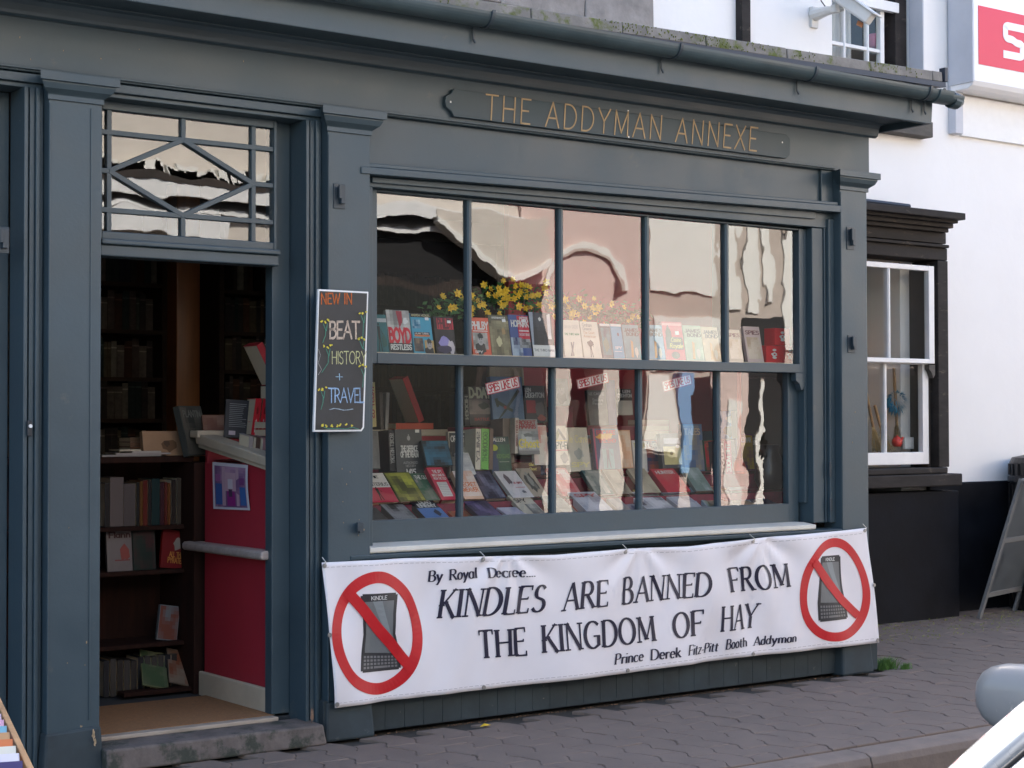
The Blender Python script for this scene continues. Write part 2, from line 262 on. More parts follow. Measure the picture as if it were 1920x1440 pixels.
# ---------------------------------------------------------------- stroke lettering
def arc(cx, cy, rx, ry, a0, a1, n=9): return [(cx + rx * math.cos(R(a0 + (a1 - a0) * i / n)), cy + ry * math.sin(R(a0 + (a1 - a0) * i / n))) for i in range(n + 1)]
G_ = {
 'A': (.72, [[(0, 0), (.36, 1)], [(.36, 1), (.72, 0)], [(.13, .36), (.59, .36)]]), 'B': (.58, [[(.05, 0), (.05, 1)], [(.05, 1)] + arc(.28, .77, .22, .23, 90, -90) + [(.05, .54)], [(.05, .54), (.28, .54)] + arc(.30, .27, .26, .27, 90, -90) + [(.05, 0)]]),
 'C': (.70, [arc(.40, .5, .38, .5, 50, 310, 16)]), 'D': (.72, [[(.05, 0), (.05, 1)], [(.05, 1)] + arc(.26, .5, .44, .5, 90, -90, 14) + [(.05, 0)]]),
 'E': (.52, [[(.05, 0), (.05, 1)], [(.05, 1), (.52, 1)], [(.05, .52), (.42, .52)], [(.05, 0), (.52, 0)]]), 'F': (.50, [[(.05, 0), (.05, 1)], [(.05, 1), (.50, 1)], [(.05, .50), (.40, .50)]]),
 'G': (.74, [arc(.40, .5, .38, .5, 50, 300, 16) + [(.68, .12), (.68, .45)], [(.46, .45), (.72, .45)]]), 'H': (.70, [[(.05, 0), (.05, 1)], [(.65, 0), (.65, 1)], [(.05, .52), (.65, .52)]]),
 'I': (.12, [[(.06, 0), (.06, 1)]]), 'J': (.40, [[(.34, 1), (.34, .22)] + arc(.17, .2, .17, .2, 0, -160)]), 'K': (.66, [[(.05, 0), (.05, 1)], [(.60, 1), (.07, .42)], [(.22, .58), (.66, 0)]]),
 'L': (.50, [[(.05, 1), (.05, 0)], [(.05, 0), (.50, 0)]]), 'M': (.86, [[(.05, 0), (.08, 1)], [(.08, 1), (.43, .1)], [(.43, .1), (.78, 1)], [(.78, 1), (.81, 0)]]),
 'N': (.74, [[(.06, 0), (.06, 1)], [(.06, 1), (.68, 0)], [(.68, 0), (.68, 1)]]), 'O': (.80, [arc(.40, .5, .38, .5, 90, 450, 22)]),
 'P': (.56, [[(.05, 0), (.05, 1)], [(.05, 1)] + arc(.28, .74, .25, .26, 90, -90) + [(.05, .48)]]), 'Q': (.80, [arc(.40, .5, .38, .5, 90, 450, 22), [(.45, .25), (.76, -.08)]]), 'R': (.64, [[(.05, 0), (.05, 1)], [(.05, 1)] + arc(.28, .75, .24, .25, 90, -90) + [(.05, .5)], [(.28, .5), (.64, 0)]]),
 'S': (.56, [arc(.29, .755, .22, .245, 35, 240, 10) + arc(.27, .25, .25, .25, 62, -150, 10)]), 'T': (.62, [[(.31, 0), (.31, 1)], [(0, 1), (.62, 1)]]),
 'U': (.68, [[(.05, 1), (.05, .3)] + arc(.34, .3, .29, .3, 180, 360, 10) + [(.63, 1)]]), 'V': (.68, [[(0, 1), (.34, 0)], [(.34, 0), (.68, 1)]]),
 'W': (.96, [[(0, 1), (.24, 0)], [(.24, 0), (.48, .9)], [(.48, .9), (.72, 0)], [(.72, 0), (.96, 1)]]), 'X': (.64, [[(0, 0), (.62, 1)], [(.02, 1), (.64, 0)]]),
 'Y': (.66, [[(0, 1), (.33, .48)], [(.66, 1), (.33, .48)], [(.33, .48), (.33, 0)]]), 'Z': (.56, [[(.02, 1), (.54, 1)], [(.54, 1), (.02, 0)], [(.02, 0), (.56, 0)]]),
 '0': (.6, [arc(.3, .5, .26, .5, 90, 450, 18)]), '1': (.3, [[(.05, .82), (.18, 1)], [(.18, 1), (.18, 0)]]), '5': (.55, [[(.5, 1), (.1, 1), (.07, .58)] + arc(.27, .32, .25, .32, 110, -140, 10)]), '7': (.55, [[(.03, 1), (.53, 1)], [(.53, 1), (.2, 0)]]),
 'a': (.46, [arc(.21, .32, .19, .32, 40, 320, 12), [(.40, .64), (.40, 0)]]), 'c': (.42, [arc(.24, .32, .21, .32, 50, 310, 12)]), 'd': (.50, [arc(.22, .32, .19, .32, 40, 320, 12), [(.42, 1), (.42, 0)]]),
 'e': (.46, [[(.06, .34), (.42, .34)] + arc(.24, .33, .20, .32, 5, 310, 14)]), 'h': (.50, [[(.07, 1), (.07, 0)], [(.07, .40)] + arc(.25, .42, .18, .22, 160, 0, 8) + [(.43, 0)]]),
 'i': (.14, [[(.07, .64), (.07, 0)], [(.07, .86), (.07, .94)]]), 'k': (.48, [[(.07, 1), (.07, 0)], [(.42, .64), (.09, .28)], [(.2, .38), (.48, 0)]]), 'l': (.14, [[(.07, 1), (.07, 0)]]),
 'm': (.78, [[(.07, .64), (.07, 0)], [(.07, .40)] + arc(.22, .42, .16, .22, 160, 0, 8) + [(.38, 0)], [(.38, .40)] + arc(.54, .42, .16, .22, 160, 0, 8) + [(.70, 0)]]), 'n': (.50, [[(.07, .64), (.07, 0)], [(.07, .40)] + arc(.25, .42, .18, .22, 160, 0, 8) + [(.43, 0)]]),
 'o': (.48, [arc(.24, .32, .21, .32, 90, 450, 16)]), 'r': (.34, [[(.07, .64), (.07, 0)], [(.07, .38)] + arc(.24, .42, .15, .2, 160, 50, 6)]), 's': (.38, [arc(.20, .48, .14, .16, 40, 240, 8) + arc(.18, .16, .16, .16, 60, -150, 8)]),
 't': (.34, [[(.14, .85), (.14, .12)] + arc(.24, .12, .1, .12, 180, 300, 5), [(.0, .62), (.32, .62)]]), 'y': (.46, [[(.02, .64), (.24, .0)], [(.44, .64), (.24, 0), (.12, -.3), (.02, -.3)]]), 'z': (.40, [[(.03, .64), (.38, .64)], [(.38, .64), (.02, 0)], [(.02, 0), (.4, 0)]]),
 'u': (.50, [[(.07, .64), (.07, .2)] + arc(.24, .2, .17, .2, 180, 360, 8) + [(.41, .64)], [(.41, .3), (.41, 0)]]),
 'p': (.50, [arc(.26, .32, .19, .32, 140, -140, 12), [(.07, .64), (.07, -.3)]]), 'b': (.50, [arc(.26, .32, .19, .32, 140, -140, 12), [(.07, 1), (.07, 0)]]), 'g': (.46, [arc(.21, .32, .19, .32, 40, 320, 12), [(.40, .64), (.40, -.2), (.1, -.3)]]),
 '-': (.34, [[(.04, .33), (.3, .33)]]), '.': (.16, [[(.06, 0), (.06, .09)]]), '+': (.6, [[(.3, .1), (.3, .8)], [(.02, .45), (.58, .45)]]), ' ': (.34, []), '~': (.9, [[(0, .4), (.15, .55), (.35, .45), (.55, .3), (.75, .35), (.9, .45)]]),
}
def text_polys(txt, style='sans', wt=.1, gap=.12, slant=0, jit=0):
    """-> polygons in text units (x from 0 to total width, z from 0 to 1)"""
    x = 0; P_ = []
    thick, thin = {'sans': (wt, wt), 'serif': (wt, wt * .36), 'chalk': (wt, wt)}[style]
    for ch in txt:
        adv, strokes = G_[ch]
        for si, st in enumerate(strokes):
            pts = [Vector((p[0] + x + (rnd.uniform(-jit, jit)), p[1] + rnd.uniform(-jit, jit))) for p in st]
            n = len(pts)
            light = style == 'serif' and ((ch in 'A' and si == 0) or (ch in 'NM' and si in (0, 2)) or (ch in 'KVWY' and si == 1) or (ch == 'X' and si == 0))
            L_ = []; R_ = []
            for i, p in enumerate(pts):
                d = pts[min(i + 1, n - 1)] - pts[max(i - 1, 0)]
                if d.length < 1e-6: d = Vector((0, 1))
                d.normalize(); w_ = thin + (thick - thin) * abs(d[1]) ** 1.3
                if light: w_ = thin * 1.25
                nn = Vector((-d[1], d[0])) * (w_ / 2)
                ex = d * (thin / 2 if style != 'serif' or abs(d[0]) > .6 else 0)
                q = p - ex if i == 0 else (p + ex if i == n - 1 else p)
                L_.append(q + nn); R_.append(q - nn)
            for i in range(n - 1): P_.append([L_[i], L_[i + 1], R_[i + 1], R_[i]])
            if style == 'serif' and ch not in '.-':
                for e, o_ in ((0, 1), (-1, -2)):
                    d = pts[e] - pts[o_]
                    if n == 2 and abs(d[1]) > abs(d[0]) * .9 and abs(d[1]) > .3:
                        zz = pts[e][1]; s0 = .13 if ch.isupper() else .09
                        if ch in 'AVWMNY' and not ((ch == 'A' and abs(zz) < .1) or (ch in 'VWY' and abs(zz - 1) < .1) or (ch in 'MN')or (ch == 'Y' and zz < .1)): continue
                        if ch == 'V' and zz < .1: continue
                        th = thin * .9; z0 = zz - th if zz > .5 else zz
                        P_.append([Vector((pts[e][0] - s0, z0)), Vector((pts[e][0] + s0, z0)), Vector((pts[e][0] + s0, z0 + th)), Vector((pts[e][0] - s0, z0 + th))])
                    elif n == 2 and abs(d[0]) > abs(d[1]) and ch in 'EFTLZ' and not (ch in 'EF' and abs(pts[e][0] - x - .05) < .02) and not (ch == 'L' and e == 0):
                        zz = pts[e][1]; dz = -.16 if zz > .8 else (.16 if zz < .2 else .08); px_ = pts[e][0]
                        P_.append([Vector((px_ - thin * .6, zz)), Vector((px_ + thin * .6, zz)), Vector((px_ + thin * .6, zz + dz)), Vector((px_ - thin * .3, zz + dz))])
        x += adv + gap
    W_ = x - gap
    if slant: P_ = [[Vector((p[0] + p[1] * slant, p[1])) for p in q] for q in P_]
    return P_, W_
def put_text(mb, txt, fn, col, **k):
    """fn(u, v) -> world point; u across the whole text 0..1, v in cap heights"""
    P_, W_ = text_polys(txt, **k)
    for q in P_:
        mb.add([fn(p[0] / W_, p[1]) for p in q], [tuple(range(len(q)))], col)
def quadfn(TL, TR, BR, BL, base=None):
    def f(u, v):
        a = Vector(BL) + (Vector(BR) - Vector(BL)) * u; b = Vector(TL) + (Vector(TR) - Vector(TL)) * u
        return a + (b - a) * v
    return f
exec_order = True
# ================================================================ SETTING
road = MB().grid(lambda u, v: (-60 + 120 * u, -7.45 + 5.95 * v, -.205 + .06 * (1 - (2 * v - 1) ** 2)), 40, 10).build('road', M['road'], kind='structure')
MB().box(-80, 90, -60, 60, -.6, -.32).build('ground', M['paver_joint'], kind='structure')
MB().box(-60, 60, -9.4, -7.45, -.3, -.08).build('far_pavement', M['kerb'], kind='structure')
# near pavement: bedding sheet and interlocking blocks with wavy long joints
pav = MB().box(-60, 60, -1.40, 1.70, -.30, -.014).build('pavement', M['paver_joint'], kind='structure')
PX, PY, AMP = .142, .225, .019
def wavx(y): return AMP * math.sin(2 * math.pi * y / PY) + AMP * .35 * math.sin(4 * math.pi * y / PY + .6)
def paver_mesh(x0, y0, hw, y1, dz):
    g = .0010; n = 8; L_ = []; R_ = []
    for i in range(n + 1):
        y = y0 + g + (y1 - y0 - 2 * g) * i / n; ww = wavx(y)
        L_.append((x0 + g + ww, y)); R_.append((x0 + hw - g + ww, y))
    p = L_ + R_[::-1]; t = [rnd.uniform(-.0012, .0012) for _ in range(2)]
    def z(a, b): return dz + (a - x0) * t[0] * 8 + (b - y0) * t[1] * 8
    v = [(a, b, z(a, b)) for a, b in p]; cx = sum(a for a, b in p) / len(p); cy = sum(b for a, b in p) / len(p)
    inn = [(cx + (a - cx) * .955, cy + (b - cy) * .965, z(a, b)) for a, b in p]
    out_ = [(a, b, z(a, b) - .0035) for a, b in p]; low = [(a, b, -.016) for a, b in p]; m = len(p)
    f = [tuple(range(m))[::-1]] + [(i, (i + 1) % m, m + (i + 1) % m, m + i)[::-1] for i in range(m)] + [(m + i, m + (i + 1) % m, 2 * m + (i + 1) % m, 2 * m + i)[::-1] for i in range(m)]
    return inn + out_ + low, f
cells = []
ix = 0; x = 1.2
while x < 13.2:
    off = (ix % 2) * PY * .5
    y = -1.40 - off
    while y < 1.72:
        yc = y + PY / 2; ya = max(y, -1.40); yb = min(y + PY, 1.68)
        if yb - ya > .03 and (yc < -.10 or x > 6.99):
            dc = (Vector((x, yc, 0)) - CAM).length; cells.append((dc, x, ya, yb))
        y += PY
    x += PX; ix += 1
def inview(x, y):
    v = Vector((x, y, 0)) - CAM; d = v.dot(fw); return abs(v.dot(rt) / d * F) < 1000 and v.dot(dn) / d * F < 760
cells.sort(key=lambda c: (not inview(c[1], c[2]), c[0]))
rest = MB(); rest.raw = True
for k, (dc, x, y, yb) in enumerate(cells):
    v, f = paver_mesh(x, y, PX, yb, rnd.uniform(-.0018, .0018))
    if k < 300:
        m = MB(); m.raw = True; m.add(v, f); m.build('paver', M['paver'], pav)
    else: rest.add(v, f)
rest.build('paver', M['paver'], pav, kind='stuff')
# kerb stones
x = -3.0
while x < 14:
    L_ = .915; m = MB(); yb = -1.402 - .0
    m.extx([(yb, -.3), (yb, -.008), (yb - .10, -.010), (yb - .125, -.022), (yb - .135, -.05), (yb - .14, -.3)], x + .004, x + L_ - .004)
    m.build('kerb_stone', M['kerb'], pav, bevel=.003); x += L_

# ================================================================ THE BOOKSHOP
ORGS = Vector((4.6, 0, 0))
shop = empty('bookshop', ORGS, 'slate blue painted timber bookshop front with open doorway and wide sash window', 'shop')
PT = M['paint']
# pilasters
def pilaster(x0, x1, cap=True, pl=True, side=0):
    m = MB(); m.box(x0, x1, -.030, .14 if side == 0 else .1, .0, 2.60)
    m.box(x0 + .0, x0 + .006, -.036, -.030, .16, 2.54)
    o = m.build('pilaster', PT, shop, bevel=.004)
    if side: pass
    prof = [(-.030, 2.553), (-.038, 2.553), (-.038, 2.573), (-.046, 2.580), (-.062, 2.592), (-.072, 2.612), (-.072, 2.618), (-.084, 2.618), (-.084, 2.652), (.05, 2.652), (.05, 2.553)]
    c = MB(); n = len(prof)                     # capital with mitred returns
    def rg(xa, s): return [(xa + s * max(0, -.03 - a), a if a < 0 else a, b) for a, b in prof]
    c.add(rg(x0, -1) + rg(x1, 1), [(i, (i + 1) % n, n + (i + 1) % n, n + i) for i in range(n)] + [tuple(range(n))[::-1], tuple(range(n, 2 * n))])
    c.build('capital', PT, o, bevel=.002)
    b = MB(); b.hexa([(x0 - .02, -.052, 0), (x1 + .015, -.052, 0), (x1 + .015, .12, 0), (x0 - .02, .12, 0), (x0 - .006, -.036, .165), (x1 + .006, -.036, .175), (x1 + .006, .12, .175), (x0 - .006, .12, .165)])
    if pl: b.build('plinth', M['paint_low'], o, bevel=.012)
    return o
p1 = pilaster(2.380, 2.590); p2 = pilaster(3.590, 3.797); p3 = pilaster(6.688, 6.893, side=1)
part('panel_bead', PT, p1, (2.545, 2.551, -.034, -.030, .2, 2.535), bevel=.001)
# frieze, mouldings and cornice
part('frieze', PT, shop, (1.2, 6.95, 0.0, .06, 2.656, 2.875), bevel=.004)
c = MB(); c.extx([(0, 2.856), (-.014, 2.856), (-.026, 2.864), (-.030, 2.876), (-.034, 2.900), (-.044, 2.915), (-.060, 2.923), (-.060, 2.955), (.04, 2.955), (.04, 2.872), (0, 2.872)], 1.2, 6.99)
c.build('cornice_moulding', PT, shop, bevel=.0015)
part('soffit', PT, shop, (1.2, 7.05, -.305, -.062, 2.925, 2.945))
part('soffit_return', PT, shop, (6.952, 7.05, -.06, 1.3, 2.925, 2.945))
m = MB(); m.hexa([(1.2, -.335, 2.893), (7.06, -.335, 2.893), (7.06, -.307, 2.893), (1.2, -.307, 2.893), (1.2, -.335, 3.075), (7.075, -.335, 3.075), (7.075, -.307, 3.075), (1.2, -.307, 3.075)])
m.build('fascia_board', PT, shop, bevel=.004)
part('fascia_return', PT, shop, (7.03, 7.058, -.305, 1.45, 2.893, 3.075))
part('bed_mould', PT, shop, (1.2, 6.68, -.012, -.0, 2.663, 2.672), bevel=.002)
# gutter: half round with brackets
m = MB(); gy, gz, gr = -.394, 3.053, .055
prof = [(gy + gr * math.cos(R(a)), gz + gr * math.sin(R(a))) for a in range(180, 361, 12)]
prof += [(gy + (gr - .005) * math.cos(R(a)), gz + (gr - .005) * math.sin(R(a))) for a in range(360, 179, -12)]
m.extx(prof, 1.2, 7.075); gut = m.build('gutter', M['gutter'], shop, smooth=False)
m = MB(); prof = [(gy + (gr + .008) * math.cos(R(a)), gz + (gr + .008) * math.sin(R(a))) for a in range(180, 361, 12)]
m.extx(prof, 6.99, 7.10); m.extx([(gy + (gr * .86) * math.cos(R(a)) , gz - .012 + (gr * .86) * math.sin(R(a))) for a in range(180, 361, 15)], 7.10, 7.20)
m.tube([(7.14, gy, gz - .03), (7.185, gy, gz - .035), (7.215, gy, gz - .03)], [.045, .043, .03], 12)
m.build('gutter_outlet', M['gutter'], shop, bevel=.002)
for xb in (2.0, at(300, -10, -.45).x, at(925, 60, -.45).x, at(1278, 110, -.45).x, at(1532, 150, -.45).x, at(1746, 175, -.45).x, at(1770, 180, -.45).x):
    m = MB(); prof = [(gy + (gr + .009) * math.cos(R(a)), gz + .004 + (gr + .009) * math.sin(R(a))) for a in range(178, 363, 12)] + [(gy + gr * math.cos(R(a)), gz + .004 + gr * math.sin(R(a))) for a in range(362, 177, -12)]
    m.extx(prof, xb - .008, xb + .008); m.tube([(xb - .03, -.345, gz - .05), (xb - .03, -.345, gz - .10), (xb - .025, -.352, gz - .118)], .005, 6)
    m.build('gutter_bracket', M['iron'], gut)
# roof edge
zl, zr = at(923, 2, -.36).z, at(1735, 130, -.36).z; xl, xr = at(923, 2, -.36).x, at(1735, 130, -.36).x
def ztop(x): return zl + (zr - zl) * (x - xl) / (xr - xl)
m = MB(); a0, a1 = 1.2, 7.13
m.hexa([(a0, -.375, ztop(a0) - .083), (a1, -.375, ztop(a1) - .083), (a1, 1.5, ztop(a1) + .10), (a0, 1.5, ztop(a0) + .10), (a0, -.372, ztop(a0) - .056), (a1, -.372, ztop(a1) - .056), (a1, 1.5, ztop(a1) + .13), (a0, 1.5, ztop(a0) + .13)])
roof = m.build('roof_underlay', M['lead'], shop)
x = a0
while x < 7.10:
    wd = min(rnd.uniform(.44, .60), 7.125 - x); xa, xb = x + .003, x + wd - .003; dz = rnd.uniform(-.003, .003); m = MB(); z0, z1 = ztop(xa) + dz, ztop(xb) + dz
    m.hexa([(xa, -.362 + dz, z0 - .054), (xb, -.362 + dz, z1 - .054), (xb, 1.5, z1 + .135), (xa, 1.5, z0 + .135), (xa, -.358 + dz, z0 - .002), (xb, -.358 + dz, z1 - .002), (xb, 1.5, z1 + .175), (xa, 1.5, z0 + .175)])
    m.build('roof_slab', M['slab'], shop, bevel=.004); x += wd
m = MB(); m.raw = True
for k in range(260):
    cx = rnd.choice([4.9, 5.05, 5.25, 5.45, 5.5, 5.75, 6.1, 6.6, 6.85, 3.9]) + rnd.gauss(0, .07); s = rnd.uniform(.002, .0055); z = ztop(cx) - .003 - rnd.random() ** 1.5 * .05
    m.add([(cx - s, -.366, z), (cx + s, -.367, z + s * .3), (cx + s * .4, -.364, z - s * 2.2), (cx, -.369, z - s * .4)], [(0, 1, 3), (1, 2, 3), (2, 0, 3)])
m.build('moss', M['moss'], shop, kind='stuff')
m = MB(); m.box(7.128, 7.15, -.37, -.33, ztop(7.1) - .05, ztop(7.1) + .025); m.box(6.95, 7.128, -.1, -.08, ztop(7.0) + .01, ztop(7.0) + .06); m.build('verge_upstand', M['lead'], shop, bevel=.002, kind='stuff')
# name board with shaped left end
A = lambda x, y: at(x, y, -.022)
xs0, xs1, zb, zt = 4.225, 6.30, 2.684, 2.808
pts = [(xs1, zb), (xs1 + .03, zb + .02), (xs1 + .03, zt - .02), (xs1, zt), (xs0 + .012, zt), (xs0 - .002, zt - .022), (xs0 - .030, zt - .036), (xs0 - .036, zt - .062), (xs0 - .030, zt - .085), (xs0 - .002, zt - .102), (xs0 + .012, zb)]
m = MB(); m.exty(pts, -.022, -.0); nb = m.build('name_board', M['board'], shop, bevel=.0025)
fn_ = quadfn(at(912, 177, -.0245), at(1421, 240, -.0245), at(1418, 283, -.0245), at(910, 223, -.0245)); GT_ = 'THE ADDYMAN ANNEXE'; WT_ = text_polys(GT_, 'sans', .07, .27)[1]; xo = 0
for ch in GT_:
    ps, wch = text_polys(ch, 'sans', .07, .27)
    if ps:
        m = MB(); m.raw = True
        for q in ps: m.add([fn_((p[0] + xo) / WT_, p[1]) for p in q], [tuple(range(len(q)))])
        m.build('gold_letter', M['gold'], nb)
    xo += wch + .27
m = MB()
for px, py in ((845, 191), (1178, 208), (1179, 257), (1467, 267)): p = at(px, py, -.024); m.add([(p.x - .004, p.y, p.z - .004), (p.x + .004, p.y, p.z - .004), (p.x + .004, p.y, p.z + .004), (p.x - .004, p.y, p.z + .004)], [(0, 1, 2, 3)])
m.build('screw_head', M['white_paint'], nb, kind='stuff')
# fascia panel over the window, hood mould
part('fascia_panel', PT, shop, (3.797, 6.688, .035, .07, 2.43, 2.656), bevel=.003)
part('panel_stile', PT, shop, (3.797, 3.83, .018, .035, 2.45, 2.656)); part('panel_stile', PT, shop, (6.60, 6.688, .018, .035, 2.47, 2.656))
def slab2(name, xa, xb, y0, y1, za0, za1, zb0, zb1, mat_=PT, parent=shop, bevel=.003):
    m = MB(); m.hexa([(xa, y0, za0), (xb, y0, zb0), (xb, y1, zb0), (xa, y1, za0), (xa, y0, za1), (xb, y0, zb1), (xb, y1, zb1), (xa, y1, za1)]); return m.build(name, mat_, parent, bevel=bevel)
slab2('hood_mould', 3.75, 6.687, -.038, .033, 2.388, 2.418, 2.432, 2.468)
slab2('hood_cap', 3.757, 6.68, -.024, .033, 2.42, 2.438, 2.47, 2.486)
slab2('window_head', 3.80, 6.688, .028, .12, 2.345, 2.386, 2.352, 2.430)
slab2('head_bead', 3.835, 6.55, .012, .027, 2.362, 2.386, 2.392, 2.430)
# window jambs
part('window_jamb', PT, shop, (3.798, 3.842, .02, .17, .80, 2.344))
part('window_jamb', PT, shop, (6.545, 6.625, .035, .17, .80, 2.35), (6.632, 6.64, .030, .06, .80, 2.36), (6.646, 6.687, .012, .17, .80, 2.40), bevel=.004)
part('hinge', M['iron'], shop, (6.634, 6.65, .004, .012, 1.04, 1.12)); part('hinge', M['iron'], shop, (6.636, 6.655, .004, .012, .86, .93))
part('pulley_stile', PT, shop, (3.843, 3.862, .06, .17, .905, 2.344), (6.524, 6.544, .075, .17, .905, 2.344))
GL = M['glass']
def sash(x0, x1, z0, z1, y, sl, sr, tr, br, bars, bw=.026, parent=shop, mt=PT, gmat=GL, dp=.042, left=True):
    """frame mesh, its bars and panes"""
    s = MB(); s.box(x0 - sl, x0, y - dp / 2, y + dp / 2, z0 - br, z1 + tr); s.box(x1, x1 + sr, y - dp / 2, y + dp / 2, z0 - br, z1 + tr)
    s.box(x0 + .0003, x1 - .0003, y - dp / 2 + .001, y + dp / 2, z1, z1 + tr); s.box(x0 + .0003, x1 - .0003, y - dp / 2 - .002, y + dp / 2, z0 - br, z0)
    o = s.build('sash', mt, parent, bevel=.003)
    for b in bars:
        m = MB(); m.extz([(b - bw / 2, y - .012), (b - bw * .22, y - dp / 2), (b + bw * .22, y - dp / 2), (b + bw / 2, y - .012), (b + bw / 2, y + .014), (b - bw / 2, y + .014)], z0 + .0003, z1 - .0003); m.build('glazing_bar', mt, o)
    e = [x0] + list(bars) + [x1]
    for i in range(len(e) - 1):
        a = e[i] + (bw / 2 if i else 0); b = e[i + 1] - (bw / 2 if i < len(e) - 2 else 0)
        m = MB(); m.box(a + .0005, b - .0005, y + .004, y + .008, z0 + .0005, z1 - .0005); m.build('pane', gmat, o)
    return o
sash(3.897, 6.488, 1.632, 2.334, .095, .034, .035, .010, .046, [4.390, 4.914, 5.447, 5.978])
sash(3.888, 6.448, .902, 1.586, .142, .025, .075, .03, .102, [4.375, 4.906, 5.440, 5.962])
m = MB(); m.exty([(6.46, 1.586), (6.522, 1.586), (6.522, 1.52), (6.515, 1.50), (6.50, 1.495), (6.485, 1.53), (6.46, 1.545)], .074, .112); m.build('sash_horn', PT, shop, bevel=.002)
m = MB(); m.extx([(.165, .772), (-.022, .772), (-.026, .780), (-.024, .797), (.06, .806), (.165, .806)], 3.80, 6.50); m.build('window_sill', M['sill_white'], shop, bevel=.003)
m = MB(); m.extx([(.1, .735), (-.012, .735), (-.020, .742), (-.034, .750), (-.036, .766), (-.022, .770), (.1, .770)], 3.70, 6.687); m.build('sill_mould', PT, shop, bevel=.002)
# boarded stall riser
x = 3.70; k = 0
while x < 6.94:
    wd = .099 if x + .12 < 6.69 or x > 6.69 else 6.69 - x
    if x >= 6.689: wd = min(.26, 6.955 - x)
    yy = .012 if x < 6.68 else -.034
    m = MB(); m.box(x + .0006, x + wd - .0006, yy, .05, .012, .734 if x < 6.68 else .30); m.build('riser_board', M['paint_low'], shop, bevel=.0016); x += wd
part('riser_back', M['lead'], shop, (3.69, 6.88, .051, .10, .0, .734))
part('riser_base', M['paint_low'], shop, (3.57, 3.70, -.030, .05, 0, .17))
# door surround: stepped architraves
def archi(xa, sgn, z1):
    m = MB(); s = sgn
    for (a, b, y0) in ((0, .018, .02), (.018, .034, .004), (.034, .054, .018), (.054, .062, .028), (.062, .078, .010)):
        x0_, x1_ = sorted((xa + s * a, xa + s * b)); m.box(x0_, x1_ - .0004, y0, .16, .02, z1)
    return m.build('architrave', PT, shop, bevel=.0025)
archi(3.588, -1, 2.60); archi(2.378, -1, 2.60)
part('door_jamb', PT, shop, (3.425, 3.509, .15, .21, .105, 2.60), (2.592, 2.634, .15, .21, .105, 2.60))
part('door_jamb', PT, shop, (2.2, 2.299, .17, .21, .1, 2.60))
part('side_door', mat('navy_door_paint', (.022, .032, .043), .5, var=.2), shop, (1.3, 2.26, .22, .26, .1, 2.60))
for ys, z0, z1 in ((.012, 2.618, 2.652), (.03, 2.600, 2.617)):
    part('door_head', PT, shop, (2.594, 3.588, ys, .16, z0, z1)); part('door_head', PT, shop, (1.2, 2.376, ys, .16, z0, z1))
part('transom_rail', PT, shop, (2.635, 3.424, .085, .18, 1.985, 2.030), (2.635, 3.424, .070, .18, 2.031, 2.052), bevel=.005)
part('bell_push', M['dark_iron'], shop, (2.311, 2.330, -.006, .004, 1.28, 1.34))
m = MB(); m.exty(arc(2.322, 1.318, .007, .007, 0, 345, 12), -.012, -.006); m.build('bell_button', M['brass'], shop)
# transom light with diamond bars
s = MB(); X0, X1, Z0, Z1, Y = 2.650, 3.410, 2.085, 2.566, .125
s.box(2.635, X0, .105, .15, 2.053, 2.60); s.box(X1, 3.424, .105, .15, 2.053, 2.60); s.box(X0 + .0003, X1 - .0003, .106, .15, Z1, 2.60); s.box(X0 + .0003, X1 - .0003, .106, .15, 2.053, Z0)
tl = s.build('transom_light', PT, shop, bevel=.003)
xa, xb, xc = 2.682, 3.318, 3.000; za, zb_, zm = 2.478, 2.170, 2.325
def tb(p, q, wd=.020, dy=0): m = MB(); m.bar((p[0], Y + dy, p[1]), (q[0], Y + dy, q[1]), wd, .026); m.build('glazing_bar', PT, tl, bevel=.002)
tb((xa, Z0), (xa, Z1)); tb((xb, Z0), (xb, Z1)); tb((X0, za), (X1, za), dy=-.001); tb((X0, zb_), (X1, zb_), dy=-.001); tb((X0, zm), (xa, zm), dy=-.001); tb((xb, zm), (X1, zm), dy=-.001)
tb((xc, Z0), (xc, zb_)); tb((xc, za), (xc, Z1)); tb((xa, zm), (xc, za), dy=-.002); tb((xc, za), (xb, zm), dy=-.0025); tb((xb, zm), (xc, zb_), dy=-.002); tb((xc, zb_), (xa, zm), dy=-.0025)
def pane(pts): m = MB(); m.exty(pts, Y + .003, Y + .006); m.build('pane', GL, tl)
for a, b, c_, d in ((X0, xa, za, Z1), (xa, xc, za, Z1), (xc, xb, za, Z1), (xb, X1, za, Z1), (X0, xa, zm, za), (X0, xa, zb_, zm), (X0, xa, Z0, zb_), (xb, X1, zm, za), (xb, X1, zb_, zm), (xb, X1, Z0, zb_), (xa, xc, Z0, zb_), (xc, xb, Z0, zb_)):
    pane([(a, c_), (b, c_), (b, d), (a, d)])
pane([(xa, zm), (xc, zb_), (xb, zm), (xc, za)]); pane([(xa, zm), (xc, za), (xa, za)]); pane([(xc, za), (xb, zm), (xb, za)]); pane([(xb, zm), (xc, zb_), (xb, zb_)]); pane([(xc, zb_), (xa, zm), (xa, zb_)])
# doorstep and threshold
m = MB(); m.hexa([(2.594, -.098, 0), (3.56, -.085, 0), (3.56, .10, 0), (2.594, .10, 0), (2.594, -.092, .088), (3.545, -.078, .084), (3.545, .10, .090), (2.594, .10, .088)]); 
bm_o = m.build('doorstep', M['step'], shop, bevel=.009)
part('threshold_strip', M['strip'], shop, (2.592, 3.424, .085, .14, .088, .105), bevel=.004)
